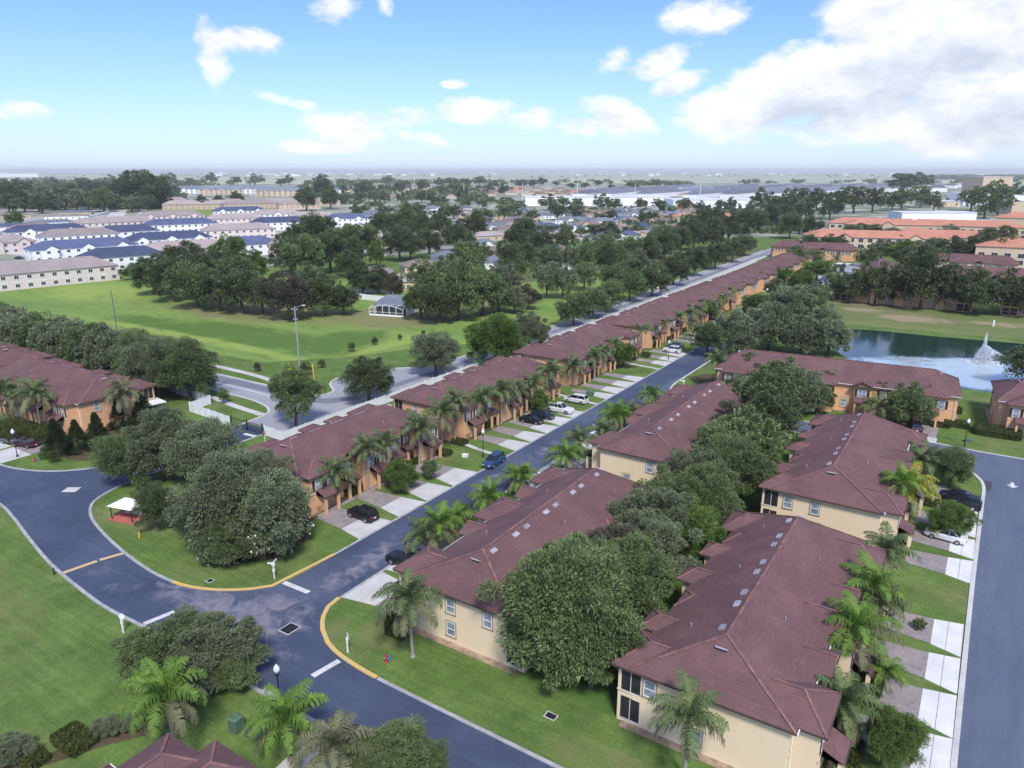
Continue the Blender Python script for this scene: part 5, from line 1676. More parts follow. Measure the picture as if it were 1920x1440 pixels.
def car_meshes(kind):
    if kind in CARM:
        return CARM[kind]
    #        stations of the lower body (x, top z, half width); cabin (rear x, front x, belt z, roof z, rear roof x, front roof x)
    spec = {
        'sedan': ([(-2.35, .80, .72), (-2.25, .95, .84), (-1.4, 1.0, .90), (0, .98, .91), (1.0, .93, .90), (2.0, .80, .86), (2.32, .66, .74)], (-1.75, 1.25, .93, 1.43, -.95, .35), .33, (-1.4, 1.42)),
        'suv': ([(-2.30, 1.00, .78), (-2.22, 1.12, .90), (-1.2, 1.14, .94), (.4, 1.12, .94), (1.2, 1.08, .93), (2.1, .98, .88), (2.32, .80, .78)], (-2.15, 1.25, 1.06, 1.74, -1.85, .35), .38, (-1.42, 1.45)),
        'minivan': ([(-2.48, .95, .80), (-2.42, 1.10, .92), (-1.2, 1.12, .96), (.6, 1.10, .96), (1.6, 1.0, .94), (2.3, .84, .88), (2.52, .68, .78)], (-2.38, 1.75, 1.05, 1.76, -2.1, .55), .35, (-1.5, 1.55)),
        'pickup': ([(-2.85, 1.02, .86), (-2.80, 1.10, .94), (-1.0, 1.12, .96), (.6, 1.14, .96), (1.5, 1.12, .95), (2.6, 1.06, .91), (2.82, .85, .82)], (-.85, 1.35, 1.08, 1.86, -.65, .55), .41, (-1.75, 1.8)),
    }[kind]
    st, cab, wr, ax = spec
    b = MB()
    loft(b, [section(x, .24 + (.10 if i in (0, len(st) - 1) else 0), zt, hw) for i, (x, zt, hw) in enumerate(st)])
    rx, fx_, bz, rz_, rrx, rfx = cab
    hw = .80 if kind == 'sedan' else .86
    rw = hw * .78
    # roof and pillars
    b.frustum(rrx + .02, rfx - .02, -rw, rw, rz_ - .05, rrx + .14, rfx - .12, -rw * .86, rw * .86, rz_ + .02)
    for (xa, xb) in ((rx + .02, rrx + .04), (fx_ - .02, rfx - .03), ((rx + fx_) / 2 - .15, (rrx + rfx) / 2 - .1)):
        for s in (-1, 1):
            b.bar((xa, s * (hw + .004), bz - .03), (xb, s * (rw + .004), rz_ - .02), .07, .05)
    for s in (-1, 1):
        b.box(.72, .9, s * (hw + .1) - .07, s * (hw + .1) + .07, bz, bz + .14)
    if kind == 'pickup':
        b.box(-2.8, -.95, -.94, -.84, 1.08, 1.22).box(-2.8, -.95, .84, .94, 1.08, 1.22).box(-2.84, -2.76, -.9, .9, 1.08, 1.22)
    g = MB()
    g.frustum(rx, fx_, -hw, hw, bz - .04, rrx, rfx, -rw, rw, rz_ - .02)
    if kind == 'pickup':
        g.box(-2.74, -1.0, -.82, .82, 1.10, 1.145)
    ty = MB().cyl((0, -.12, 0), (0, .12, 0), wr, wr, 16)
    rm = MB().cyl((0, -.13, 0), (0, .13, 0), wr * .6, wr * .6, 12)
    hl = MB().box(0, .05, -.18, .18, -.07, .07)
    CARM[kind] = dict(body=b, glass=g.mesh('windows', M['carglass']), tyre=ty.mesh('tyre', M['tyre']), rim=rm.mesh('rim', M['rim']), hl=hl.mesh('headlight', M['headlight']), tl=MB().box(-.05, 0, -.16, .16, -.11, .11).mesh('tail_light', M['taillight']),
                      plate=MB().box(-.02, 0, -.2, .2, -.07, .07).mesh('number_plate', M['white']), ax=ax, wr=wr, hw=st[3][2], fr=st[-1], rr=st[0], col={})
    return CARM[kind]


PAINT = {k: mat('%s car paint' % k, c, None, scale=.5, rough=.25, spec=.6, fine=.0, metallic=.15) for k, c in dict(black=(.012, .013, .017), white=(.80, .81, .83), silver=(.42, .44, .47), blue=(.03, .085, .19), darkred=(.05, .012, .016), grey=(.14, .15, .17), navy=(.02, .03, .06), red=(.42, .03, .03)).items()}


def car(px, py, kind, colour, rz, label, group=None, far=False, xy=None):
    p = gp(px, py) if xy is None else Vector(xy)
    m = car_meshes(kind)
    if colour not in m['col']:
        m['col'][colour] = m['body'].mesh('body', PAINT[colour])
    t = thing('parked_car' if kind != 'pickup' else 'pickup_truck', label, {'sedan': 'car', 'suv': 'car', 'minivan': 'minivan', 'pickup': 'pickup'}[kind], (p.x, p.y, .075), R(rz), group)
    link('body', m['col'][colour], t)
    link('windows', m['glass'], t)
    for x in m['ax']:
        for s in (-1, 1):
            w = link('wheel', m['tyre'], t, (x, s * (m['hw'] - .08), m['wr']))
            if not far:
                link('rim', m['rim'], w)
    if not far:
        for s in (-1, 1):
            link('headlight', m['hl'], t, (m['fr'][0] - .03, s * .52, m['fr'][1] - .1))
            link('tail_light', m['tl'], t, (m['rr'][0] + .02, s * .6, m['rr'][1] - .1))
        link('number_plate', m['plate'], t, (m['rr'][0] + .0, 0, m['rr'][1] - .28))
    return t


GCAR = 'cars parked on the driveways'
car(681, 972, 'suv', 'black', 180 - 3, 'black car with its tail to the street before the nearest orange row', GCAR)
car(926, 872, 'suv', 'blue', 92 + 180, 'dark blue car driving along the main street')
car(765, 1062, 'pickup', 'black', 180, 'black pickup half hidden by palms beside the corner cream row', GCAR)
car(997, 793, 'sedan', 'black', 2, 'black sedan, nearer one of the dark pair on the street driveways', GCAR)
car(1018, 784, 'sedan', 'navy', 2, 'dark sedan, farther one of the dark pair on the street driveways', GCAR)
car(1049, 773, 'pickup', 'white', 2, 'white pickup parked between dark sedan and white minivan', GCAR)
car(1080, 755, 'minivan', 'white', 182, 'white minivan on the last driveway before the green lawn', GCAR)
car(1260, 661, 'suv', 'white', 182, 'white car under the round trees by the fourth orange row', GCAR)
car(1266, 652, 'sedan', 'grey', 182, 'grey car just behind the white one by the fourth orange row', GCAR)
car(49, 837, 'sedan', 'darkred', 196, 'dark red sedan beside the lamp post on the left driveway', GCAR)
car(27, 831, 'sedan', 'grey', 196, 'grey sedan behind the dark red one at the left edge', GCAR)
car(1800, 950, 'minivan', 'black', 178, 'black minivan on the top right driveway', GCAR)
car(1795, 938, 'sedan', 'navy', 178, 'dark car standing behind the black minivan', GCAR)
car(1772, 1012, 'sedan', 'white', 174, 'white sedan half covered by a small flowering tree', GCAR)
car(1716, 808, 'suv', 'black', 100, 'black car beside the lake building entrance', GCAR)
car(1131, 824, 'sedan', 'white', 0, 'white car glimpsed beside the near wall of the farther left cream row', GCAR)
car(1135, 808, 'sedan', 'silver', 0, 'silver car glimpsed behind the palm of the farther left cream row', GCAR)
for i, (px, py, c) in enumerate([(1340, 618, 'white'), (1352, 610, 'silver'), (1382, 601, 'navy'), (1388, 595, 'white'), (1425, 566, 'black'), (1406, 585, 'white'), (1500, 527, 'silver'), (1533, 530, 'silver'), (1567, 501, 'darkred'), (1581, 502, 'navy'), (1362, 604, 'white')]):
    car(px, py, 'suv' if i % 3 == 0 else 'sedan', c, [2, 180, 90][0 if i < 8 else 2], ['white car at the near end of the far parking', 'silver car second in the far parking', 'navy car in the far parking', 'white car behind the navy one in the far parking', 'black car beside the far lamp post', 'white car next to the palm line',
         'silver car near the street end', 'silver car on the last bend', 'dark red car in the far court', 'navy car in the far court', 'white car third in the far parking'][i], 'cars parked farther up the street', far=True)
for i, (px, py, c) in enumerate([(55, 462, 'black'), (28, 468, 'navy'), (12, 460, 'silver'), (68, 478, 'white'), (36, 486, 'navy'), (40, 452, 'darkred'), (403, 487, 'black')]):
    car(px, py, 'sedan', c, 20, ['black car in the lane between the left town blocks', 'navy car left of the black one between the left town blocks', 'silver car at the left edge between the town blocks', 'white car in the lane behind the taupe front block', 'navy car behind the taupe front block',
                                 'dark red car by the gabled left edge block', 'black car behind the wood edge'][i], 'cars among the left town blocks', far=True)
for i, (px, py, c) in enumerate([(1668, 440, 'white'), (1660, 446, 'silver'), (1672, 452, 'navy'), (1650, 436, 'white')]):
    car(px, py, 'sedan', c, 60, '%s car in the lot between the terracotta apartments' % ordn(i), 'cars between the terracotta apartments', far=True)

# ================================================================== FENCES AND GATE
PANEL = MB().box(-1.14, 1.14, -.02, .02, .08, 1.72).box(-1.14, 1.14, -.045, .045, 1.72, 1.80).box(-1.14, 1.14, -.045, .045, .08, .2).mesh('fence_panel', M['vinyl'])
POST = MB().box(-.07, .07, -.07, .07, 0, 1.88).frustum(-.09, .09, -.09, .09, 1.88, -.02, .02, -.02, .02, 1.98).mesh('fence_post', M['vinyl'])


def fence(pts, label, seg=2.42, cat='fence'):
    t = thing('vinyl_fence', label, cat, (pts[0][0], pts[0][1], .03))
    for a, b in zip(pts[:-1], pts[1:]):
        a, b = Vector(a), Vector(b)
        L = (b - a).length
        n = max(1, round(L / seg))
        ang = math.atan2((b - a).y, (b - a).x)
        for i in range(n):
            q = a.lerp(b, (i + .5) / n) - Vector(pts[0])
            link('fence_panel', PANEL, t, (q.x, q.y, 0), ang, (L / n / seg, 1, 1))
            q = a.lerp(b, i / n) - Vector(pts[0])
            link('fence_post', POST, t, (q.x, q.y, 0), ang)
    q = Vector(pts[-1]) - Vector(pts[0])
    link('fence_post', POST, t, (q.x, q.y, 0), 0)
    return t


fence([(-103.4, 79.3), (-98.2, 79.0), (-98.0, 130), (-97.4, 190), (-98.8, 300), (-102, 390)], 'long white vinyl fence behind the orange street rows, starting at the gate', 2.6)
fence([(-158, 91.0), (-139.3, 85.9), (-127.3, 85.4), (-127.2, 80.9)][:3] + [(-127.3, 85.3), (-123.0, 77.6)][:0] + [(-126.8, 80.6)], 'white vinyl fence behind the black shed, left of the gate')
fence([(-126.6, 80.3), (-113.0, 79.2)], 'short white fence running down to the black gate')
# estate gate
gt = thing('estate_gate', 'black metal gate across the side road between two white fences', 'gate', (-112.6, 79.3, .03))
for x in (0, 4.4, 8.6):
    MB().box(x - .09, x + .09, -.09, .09, 0, 2.1).build('gate_post', M['black'], gt)
for x0, x1 in ((.1, 4.3), (4.5, 8.5)):
    MB().box(x0, x1, -.03, .03, 1.65, 1.72).build('gate_rail', M['black'], gt)
    MB().box(x0, x1, -.03, .03, .18, .25).build('gate_rail', M['black'], gt)
    for i in range(int((x1 - x0) / .3) + 1):
        link('gate_bar', bpy.data.meshes.get('gate_bar') or MB().box(-.015, .015, -.015, .015, .1, 1.8).mesh('gate_bar', M['black']), gt, (x0 + i * .3, 0, 0))
# white wall on the far side of the meadow
WALLP = MB().box(-3.0, 3.0, -.06, .06, 0, 2.0).mesh('wall_panel', M['vinyl'])
wt_ = thing('boundary_wall', 'long white boundary wall between meadow and left town blocks', 'wall', (-334, 118, .03))
a, b = Vector((-334, 118)), Vector((-355, 214))
for i in range(16):
    q = a.lerp(b, (i + .5) / 16) - a
    link('wall_panel', WALLP, wt_, (q.x, q.y, 0), math.atan2((b - a).y, (b - a).x))
    q = a.lerp(b, i / 16) - a
    link('wall_post', MB().box(-.15, .15, -.15, .15, 0, 2.15).mesh('wall_post', M['white']) if i == 0 else bpy.data.meshes['wall_post'], wt_, (q.x, q.y, 0))
for nm, p0, p1, lab in (('boundary_wall', (670, 560), (770, 572), 'white garden wall behind the screened pool house'), ('boundary_wall', (660, 545), (740, 551), 'second white wall under the oaks behind the pool house'), ('boundary_wall', (500, 478), (560, 465), 'white wall behind the bright green trees')):
    q0, q1 = gp(*p0), gp(*p1)
    w_ = thing(nm, lab, 'wall', q0)
    d_ = q1 - q0
    n_ = max(2, int(d_.length / 4))
    for i in range(n_):
        link('wall_panel', WALLP, w_, d_ * ((i + .5) / n_), math.atan2(d_.y, d_.x), (d_.length / n_ / 6, 1, 1))

# ================================================================== STREET FURNITURE
LPOLE = MB().lathe([(.16, 0), (.16, .25), (.09, .4), (.055, .8), (.05, 3.5), (.09, 3.55)], 10).mesh('pole', M['black'], True)
LHOLD = MB().lathe([(.07, 3.5), (.17, 3.62), (.19, 3.82), (.12, 3.86)], 12).mesh('lamp_holder', M['black'], True)
LGLOBE = MB().lathe([(.13, 3.84), (.25, 4.02), (.27, 4.2), (.19, 4.42), (.07, 4.56), (.02, 4.66)], 14).mesh('globe', M['lampglobe'], True)
for px, py, lab in [(527, 1336, 'lamp post with pale acorn globe by the lower road'), (906, 857, 'lamp post with pale globe on the lawn behind the driving blue car'), (33, 857, 'lamp post beside the parked cars at the left edge'),
                    (1253, 674, 'lamp post before the white car at the fourth orange row'), (1808, 836, 'lamp post on the lawn right of the lake building'), (1437, 566, 'far lamp post amid the palm line'), (1486, 828, 'lamp post under the dark tree at the road end')]:
    p = gp(px, py)
    t = thing('street_lamp', lab, 'street lamp', (p.x, p.y, .03), 0, 'acorn globe street lamps', 1.05)
    link('pole', LPOLE, t); link('lamp_holder', LHOLD, t); link('globe', LGLOBE, t)
for px, py, side in ((232, 1187, 0), (652, 1224, 1)):
    p = gp(px, py)
    t = thing('road_sign', ['white backed round sign on a white post by the lower left kerb', 'round sign with dark centre on a white post on the corner lawn'][side], 'road sign', (p.x, p.y, .03), R(205 if side == 0 else 150), None, .85)
    MB().box(-.08, .08, -.08, .08, 0, 2.0).box(-.13, .13, -.09, .09, 1.2, 1.75).build('post', M['white'], t)
    MB().cyl((0, -.10, 2.15), (0, -.14, 2.15), .40, .40, 18).build('sign_face', M['white'], t)
    if side:
        MB().cyl((0, -.142, 2.15), (0, -.15, 2.15), .31, .31, 18).build('sign_centre', M['black'], t)
        MB().bar((-.2, -.155, 2.05), (.2, -.155, 2.25), .02, .09).build('sign_stroke', M['white'], t)
for px, py, lab in ((515, 1086, 'white street name post with crossed blades on the island point'), (1281, 731, 'white street name post on the corner lawn by the lake court')):
    p = gp(px, py)
    t = thing('street_name_sign', lab, 'street sign', (p.x, p.y, .03), R(20), None, .85)
    MB().box(-.07, .07, -.07, .07, 0, 2.55).box(-.12, .12, -.12, .12, 1.1, 1.5).build('post', M['white'], t)
    MB().box(-.85, -.08, -.03, .03, 2.2, 2.42).build('name_blade', M['white'], t)
    MB().box(-.03, .03, .08, .85, 2.42, 2.64).build('name_blade', M['white'], t)
    MB().cyl((0, -.03, 2.3), (0, -.06, 2.3), .32, .32, 8).build('sign_back', M['white'], t)
# stop sign by the gate
p = gp(498, 834)
t = thing('stop_sign', 'red stop sign on a white post beside the gate', 'stop sign', (p.x, p.y, .03), R(0))
MB().box(-.05, .05, -.05, .05, 0, 2.3).build('post', M['white'], t)
MB().cyl((0, -.06, 2.2), (0, -.09, 2.2), .38, .38, 8).build('sign_face', M['red'], t)
fc = bpy.data.curves.new('lettering', 'FONT'); fc.body = 'STOP'; fc.size = .27; fc.align_x = 'CENTER'; fc.align_y = 'CENTER'; fc.extrude = .004
fo = bpy.data.objects.new('text_source', fc)
lm = bpy.data.meshes.new_from_object(fo)
bpy.data.objects.remove(fo)
lm.materials.append(M['white'])
fo = link('lettering', lm, t, (0, -.1, 2.2)); fo.rotation_euler = (math.pi / 2, 0, 0)


def hydrant(px, py, colour, label):
    p = gp(px, py)
    t = thing('fire_hydrant', label, 'hydrant', (p.x, p.y, .03), 0, None, 1.15)
    m = M[colour]
    MB().lathe([(.17, 0), (.17, .05), (.11, .06), (.11, .5), (.15, .52), (.15, .56), (.11, .58), (.09, .68), (.03, .74), (.03, .8), (.001, .8)], 12).build('barrel', m, t, smooth=True)
    for a in (0, 2.1, 4.2):
        MB().cyl((.1 * math.cos(a), .1 * math.sin(a), .4), (.2 * math.cos(a), .2 * math.sin(a), .4), .06, .06, 10).build('outlet', M['metal'], t)


hydrant(725, 1242, 'red', 'red fire hydrant on the corner lawn near the tall palm')
hydrant(65, 867, 'red', 'red fire hydrant on the left lawn beside a blue one')
p = gp(732, 1240)
for (px, py, lab) in ((731, 1239, 'blue marker pipe touching the red hydrant on the corner lawn'), (74, 864, 'blue marker pipe beside the red hydrant on the left lawn')):
    p = gp(px, py)
    tag(MB().lathe([(.11, 0), (.11, .55), (.09, .62), (.001, .66)], 12).build('marker_pipe', M['blue'], None, (p.x, p.y, .03), smooth=True), lab, 'marker')
for px, py, sx, sy, h, m, name, lab in [(444, 1370, .9, .9, 1.3, 'greenbox', 'utility_cabinet', 'tall green utility cabinet beside the bottom roof'), (478, 1378, 1.2, 1.0, .25, 'greenbox', 'utility_hatch', 'low pale green utility lid right of the tall green cabinet'),
                                        (1106, 742, 1.5, 1.2, .9, 'greenbox', 'utility_cabinet', 'green transformer box on the lawn by the white minivan'), (872, 857, .9, .6, .45, 'white', 'utility_hatch', 'small white box on the lawn behind the blue car'),
                                        (1815, 829, 1.1, .7, .6, 'greenbox', 'utility_cabinet', 'small green box beside the right lamp post'), (280, 660 + 229, .5, .3, .5, 'white', 'utility_lid', 'small white box by the blossom bush'), (448, 792, .25, .2, 1.0, 'white', 'utility_post', 'small white post beside the gate'),
                                        (447, 790, .0, .0, 0, '', '', '')][:5]:
    p = gp(px, py)
    t = thing(name, lab, 'utility box', (p.x, p.y, .03), R(8))
    MB().box(-sx / 2, sx / 2, -sy / 2, sy / 2, 0, h).build('body', M[m], t)
    MB().frustum(-sx / 2 - .05, sx / 2 + .05, -sy / 2 - .05, sy / 2 + .05, h + .001, -sx / 2 + .1, sx / 2 - .1, -sy / 2 + .1, sy / 2 - .1, h + .10).build('lid', M['white' if m == 'white' else 'greenbox'], t)
# mail shelter
t = thing('mail_shelter', 'white tent roof mail shelter on red pavers at the island tip', 'shelter', (*gp(243, 970)[:2], .04), R(14), None, .82)
MB().box(-2.6, 2.6, -2.0, 2.0, 0, .06).build('paved_floor', M['redpaver'], t)
for x in (-2.1, 2.1):
    for y in (-1.5, 1.5):
        MB().box(x - .06, x + .06, y - .06, y + .06, .06, 2.4).build('post', M['black'], t)
MB().add([(-2.5, -1.9, 2.4), (2.5, -1.9, 2.4), (2.5, 1.9, 2.4), (-2.5, 1.9, 2.4), (0, 0, 3.5)], [(0, 1, 4), (1, 2, 4), (2, 3, 4), (3, 0, 4), (3, 2, 1, 0)]).build('roof', M['white'], t)
for i in range(4):
    b_ = MB().box(-1.5 + i * .8, -.8 + i * .8, .6, 1.1, .3, 1.5).build('mailbox_unit', M['white'], t)
    for k in range(4):
        MB().box(-1.45 + i * .8, -.85 + i * .8, .58, .598, .4 + k * .27, .62 + k * .27).build('mailbox_door', M['metal'], b_)
# black shed
t = thing('garden_shed', 'black shed with white flat roof beside the left orange row', 'shed', (-131.2, 75.2, .03), R(-8))
MB().box(-2.2, 2.2, -1.7, 1.7, 0, 2.5).build('wall', M['black'], t)
MB().box(-2.5, 2.5, -2.0, 2.0, 2.5, 2.68).build('roof', M['white'], t)
MB().box(-.6, .6, -1.74, -1.702, .05, 2.0).build('door', M['dark'], t)
# fountain
t = thing('fountain', 'white fountain with one tall pointed jet in the pond', 'fountain', (1.7, 208.5, .06))
rng = np.random.default_rng(3)


def spray(n, h0, r0, top, w, seed, dx=0, dy=0):
    rng = np.random.default_rng(seed)
    z = rng.uniform(0, 1, n) ** .8
    rr = r0 * (1 - z) ** .75 * rng.uniform(.0, 1, n) ** .6 + .05
    a = rng.uniform(0, 6.283, n)
    p = np.stack([rr * np.cos(a) + dx * (1 - z) * rng.uniform(0, 1, n), rr * np.sin(a) + dy * (1 - z) * rng.uniform(0, 1, n), h0 + (top - h0) * z], 1)
    d = unit(np.stack([np.cos(a) * .3, np.sin(a) * .3, np.full(n, 1.0)], 1) + rng.normal(size=(n, 3)) * .2)
    s = unit(np.cross(d, rng.normal(size=(n, 3))))
    return quads_mesh('water_jet', np.stack([p - d * w * 2.2, p + s * w, p + d * w * 2.2, p - s * w], 1), M['foam'])


for nm, q in (('water_jet', spray(1500, 0, .7, 7.4, .065, 1)), ('water_spray', spray(2200, 0, 1.9, 4.6, .065, 2, -.5, 0)), ('water_fan', spray(1500, 0, 1.5, 4.4, .065, 5, 3.2, 1.0)), ('water_fan', spray(1300, 1.2, 1.6, 4.6, .065, 6, 5.0, 1.8)), ('splash_ring', spray(2400, -.02, 5.0, .8, .07, 3, 2.5, .8))):
    o = link(nm, q, t); o['kind'] = 'stuff'
MB().lathe([(.9, -.05), (.9, .18), (.5, .25), (.001, .25)], 14).build('float', M['black'], t)
p = gp(1862, 612)
t = thing('marker_post', 'white post standing on the bank across the pond', 'post', (p.x, p.y, .05))
MB().lathe([(.28, 0), (.25, 1.6), (.12, 1.9), (.001, 1.95)], 10).build('post_body', M['white'], t, smooth=True)

# poles and masts
def pole(px, py, h, label, arms=((.9, .0),), lamp=False, m='wood', r=.14, box=False):
    p = gp(px, py)
    t = thing('utility_pole', label, 'pole', (p.x, p.y, .03), R(35))
    MB().cyl((0, 0, 0), (0, 0, h), r, r * .65, 8).build('pole', M[m], t)
    for hh, ww in arms:
        MB().box(-ww, ww, -.06, .06, h * hh - .06, h * hh + .06).build('cross_arm', M[m], t)
        for x in (-ww * .9, 0, ww * .9):
            MB().lathe([(.05, 0), (.08, .1), (.04, .2)], 6, (x, 0, h * hh + .06)).build('insulator', M['white'], t)
    if box:
        MB().cyl((.3, 0, h * .72), (.3, 0, h * .85), .25, .25, 8).build('transformer', M['metal'], t)
    if lamp:
        MB().bar((0, 0, h - .1), (1.9, 0, h + .3), .08, .08).build('lamp_arm', M['metal'], t)
        MB().box(1.6, 2.4, -.15, .15, h + .22, h + .36).build('lamp_head', M['white'], t)
    return t


pole(221, 630, 13, 'dark wooden pole standing in the meadow above the left myrtles', (), r=.2)
pole(563, 705, 16, 'tall galvanised mast with lamp arm above the yellow guy markers', ((.96, .7), (.82, .5)), lamp=True, m='metal', r=.22)
pole(28, 532, 12, 'thin pole at the white boundary wall, left one', (), m='metal')
pole(86, 527, 12, 'thin pole at the white boundary wall, right one', (), m='metal')
pole(516, 512, 8, 'white street lamp rising between the wood clumps', (), lamp=True, m='white')
pole(1109, 560, 8, 'pale concrete pole before the thicket', ((.95, .5),), m='metal')
pole(1253, 478, 12, 'left wooden pole in the thicket along the road', (), m='wood')
pole(1265, 476, 13, 'right wooden pole with transformer in the thicket', ((.95, 1.0),), m='wood', box=True)
pole(1387, 462, 13, 'wooden pole near the far end of the street rows', ((.95, 1.1),))
pole(1458, 450, 16, 'tall wooden pole with cross arm behind the last street row', ((.96, 1.4), (.88, 1.0)))
pole(1492, 435, 14, 'wooden pole left of the first terracotta apartment', ((.95, 1.2),))
pole(1171, 606, 6.5, 'short pale pole between trees behind the orange rows', (), m='metal')
for i, (px, py, h) in enumerate([(870, 372, 26), (980, 372, 26), (1082, 374, 26), (1190, 378, 27), (1312, 375, 24), (777, 356, 28), (1583, 337, 60)]):
    pole(px, py, h, '%s tall white mast from the left on the distant skyline' % ordn([1, 2, 3, 4, 5, 0, 6][i]), (), m='white', r=.55 if i < 6 else 1.0)
for i, (px, py) in enumerate([(540, 710), (544, 711), (589, 712)]):
    p = gp(px, py)
    t = thing('guy_marker', ['left yellow guy wire marker of the pair by the lattice mast', 'right yellow guy wire marker of the pair by the lattice mast', 'single yellow guy wire marker right of the mast'][i], 'marker', (p.x, p.y, .03), 0, 'yellow guy wire markers')
    MB().cyl((0, 0, 0), (.3 if i < 2 else -.5, .2, 3.6), .11, .11, 7).build('sleeve', M['yellow'], t)
p = gp(773, 690)
t = thing('marker_post', 'thin yellow green post on the slope above the turning bay', 'post', (p.x, p.y, .03))
MB().cyl((0, 0, 0), (0, 0, 2.6), .07, .07, 6).build('post_body', M['yellow'], t)
for i, (px, py) in enumerate([(102, 1078), (262, 1010)]):
    p = gp(px, py)
    t = thing('bollard', ['low black bollard beside the left end of the yellow stop line', 'small yellow marker in the island grass'][i], 'bollard', (p.x, p.y, .03))
    MB().lathe([(.09, 0), (.09, .8), (.05, .9), (.001, .92)], 8).build('bollard_body', M['black' if i == 0 else 'yellow'], t, smooth=True)


# ================================================================== THE TOWN BEYOND
FWIN = {}


def far_win(w, h):
    k = (w, h)
    if k not in FWIN:
        f = MB().box(0, .08, -w / 2 - .12, w / 2 + .12, -h / 2 - .12, h / 2 + .12).mesh('window_frame', M['white'])
        g = MB()
        g.add([(.085, -w / 2, -h / 2), (.085, -.04, -h / 2), (.085, -.04, h / 2), (.085, -w / 2, h / 2)], [(0, 1, 2, 3)])
        g.add([(.085, .04, -h / 2), (.085, w / 2, -h / 2), (.085, w / 2, h / 2), (.085, .04, h / 2)], [(0, 1, 2, 3)])
        FWIN[k] = (f, g.mesh('window_pane', M['farpane']))
    return FWIN[k]


def block(name, label, cat, x, y, ang, L, D, h, rise, wall, roof, group=None, rows=((1.6, 1.3), (4.9, 1.3)), step=3.6, gables=0, hip=True, wins=True, band=False, ww=1.3):
    """building: local x along its length L, facade on the local -y side"""
    t = thing(name, label, cat, (x, y, .0), ang, group)
    w = MB()
    hl, hd = L / 2, D / 2
    w.box(-hl, hl, -hd, hd, 0, h)
    ov = .5
    a, b = hl + ov, hd + ov
    r = MB()
    if rise > 0:
        ix = min(b, a - .5) if hip else 0
        r.add([(-a, -b, h), (a, -b, h), (a, b, h), (-a, b, h), (-a + ix, 0, h + rise), (a - ix, 0, h + rise)], [(0, 1, 5, 4), (2, 3, 4, 5), (1, 2, 5), (3, 0, 4), (3, 2, 1, 0)])
        if not hip:
            for s in (-1, 1):
                w.add([(s * hl, -hd, h - .02), (s * hl, hd, h - .02), (s * hl, 0, h + rise * .92)], [(0, 1, 2), (2, 1, 0)])
    else:
        r.box(-a, a, -b, b, h, h + .4)
    for i in range(gables):
        gx = -hl + L * (i + .5) / gables
        gw = min(7.0, L / gables * .62)
        gh = gw * .30
        y0 = -hd - 1.1
        w.box(gx - gw / 2 + .4, gx + gw / 2 - .4, y0, -hd + .1, 0, h - .01)
        w.add([(gx - gw / 2 + .4, y0, h - .02), (gx + gw / 2 - .4, y0, h - .02), (gx, y0, h + gh - .15)], [(0, 1, 2)])
        yr = -b + gh / max(rise, .1) * b
        r.add([(gx - gw / 2, y0 - .4, h - .02), (gx, y0 - .4, h + gh), (gx, yr, h + gh + .02), (gx - gw / 2, -b + .2, h + .02)], [(0, 1, 2, 3)])
        r.add([(gx + gw / 2, y0 - .4, h - .02), (gx, y0 - .4, h + gh), (gx, yr, h + gh + .02), (gx + gw / 2, -b + .2, h + .02)], [(3, 2, 1, 0)])
    w.build('wall', wall, t)
    r.build('roof', roof, t)
    if band:
        MB().box(-hl - .06, hl + .06, -hd - .06, hd + .06, h * .46, h * .46 + .25).build('trim_band', M['white'], t)
    if wins:
        for (z, wh) in rows:
            if z > h:
                continue
            f, g = far_win(ww, wh)
            n = max(1, int(L / step))
            for i in range(n):
                xx = -hl + L * (i + .5) / n
                yy = -hd
                for k in range(gables):
                    if abs(xx - (-hl + L * (k + .5) / gables)) < min(7.0, L / gables * .62) / 2 - .3:
                        yy = -hd - 1.1
                o = link('window', f, t, (xx, yy - .002, z), -math.pi / 2)
                link('pane', g, o)
            for s in (-1, 1):
                for yy in ((-D / 4, D / 4) if D > 8 else (0,)):
                    o = link('window', f, t, (s * hl + s * .002, yy, z), 0 if s > 0 else math.pi)
                    link('pane', g, o)
    return t


def px_block(name, label, cat, px, py, wpx, ang_deg, D, h, rise, wall, roof, group=None, **k):
    """wpx: apparent width in the photograph; ang_deg: turn of the facade from square-on"""
    p = gp(px, py)
    view = math.atan2(p.y, p.x)
    ang = view - math.pi / 2 + R(ang_deg)
    L = wpx * mpp(px, py) / max(.35, math.cos(R(ang_deg)))
    q = p + Vector((math.cos(view), math.sin(view), 0)) * (D / 2)
    return block(name, label, cat, q.x, q.y, ang, L, D, h, rise, wall, roof, group, **k)


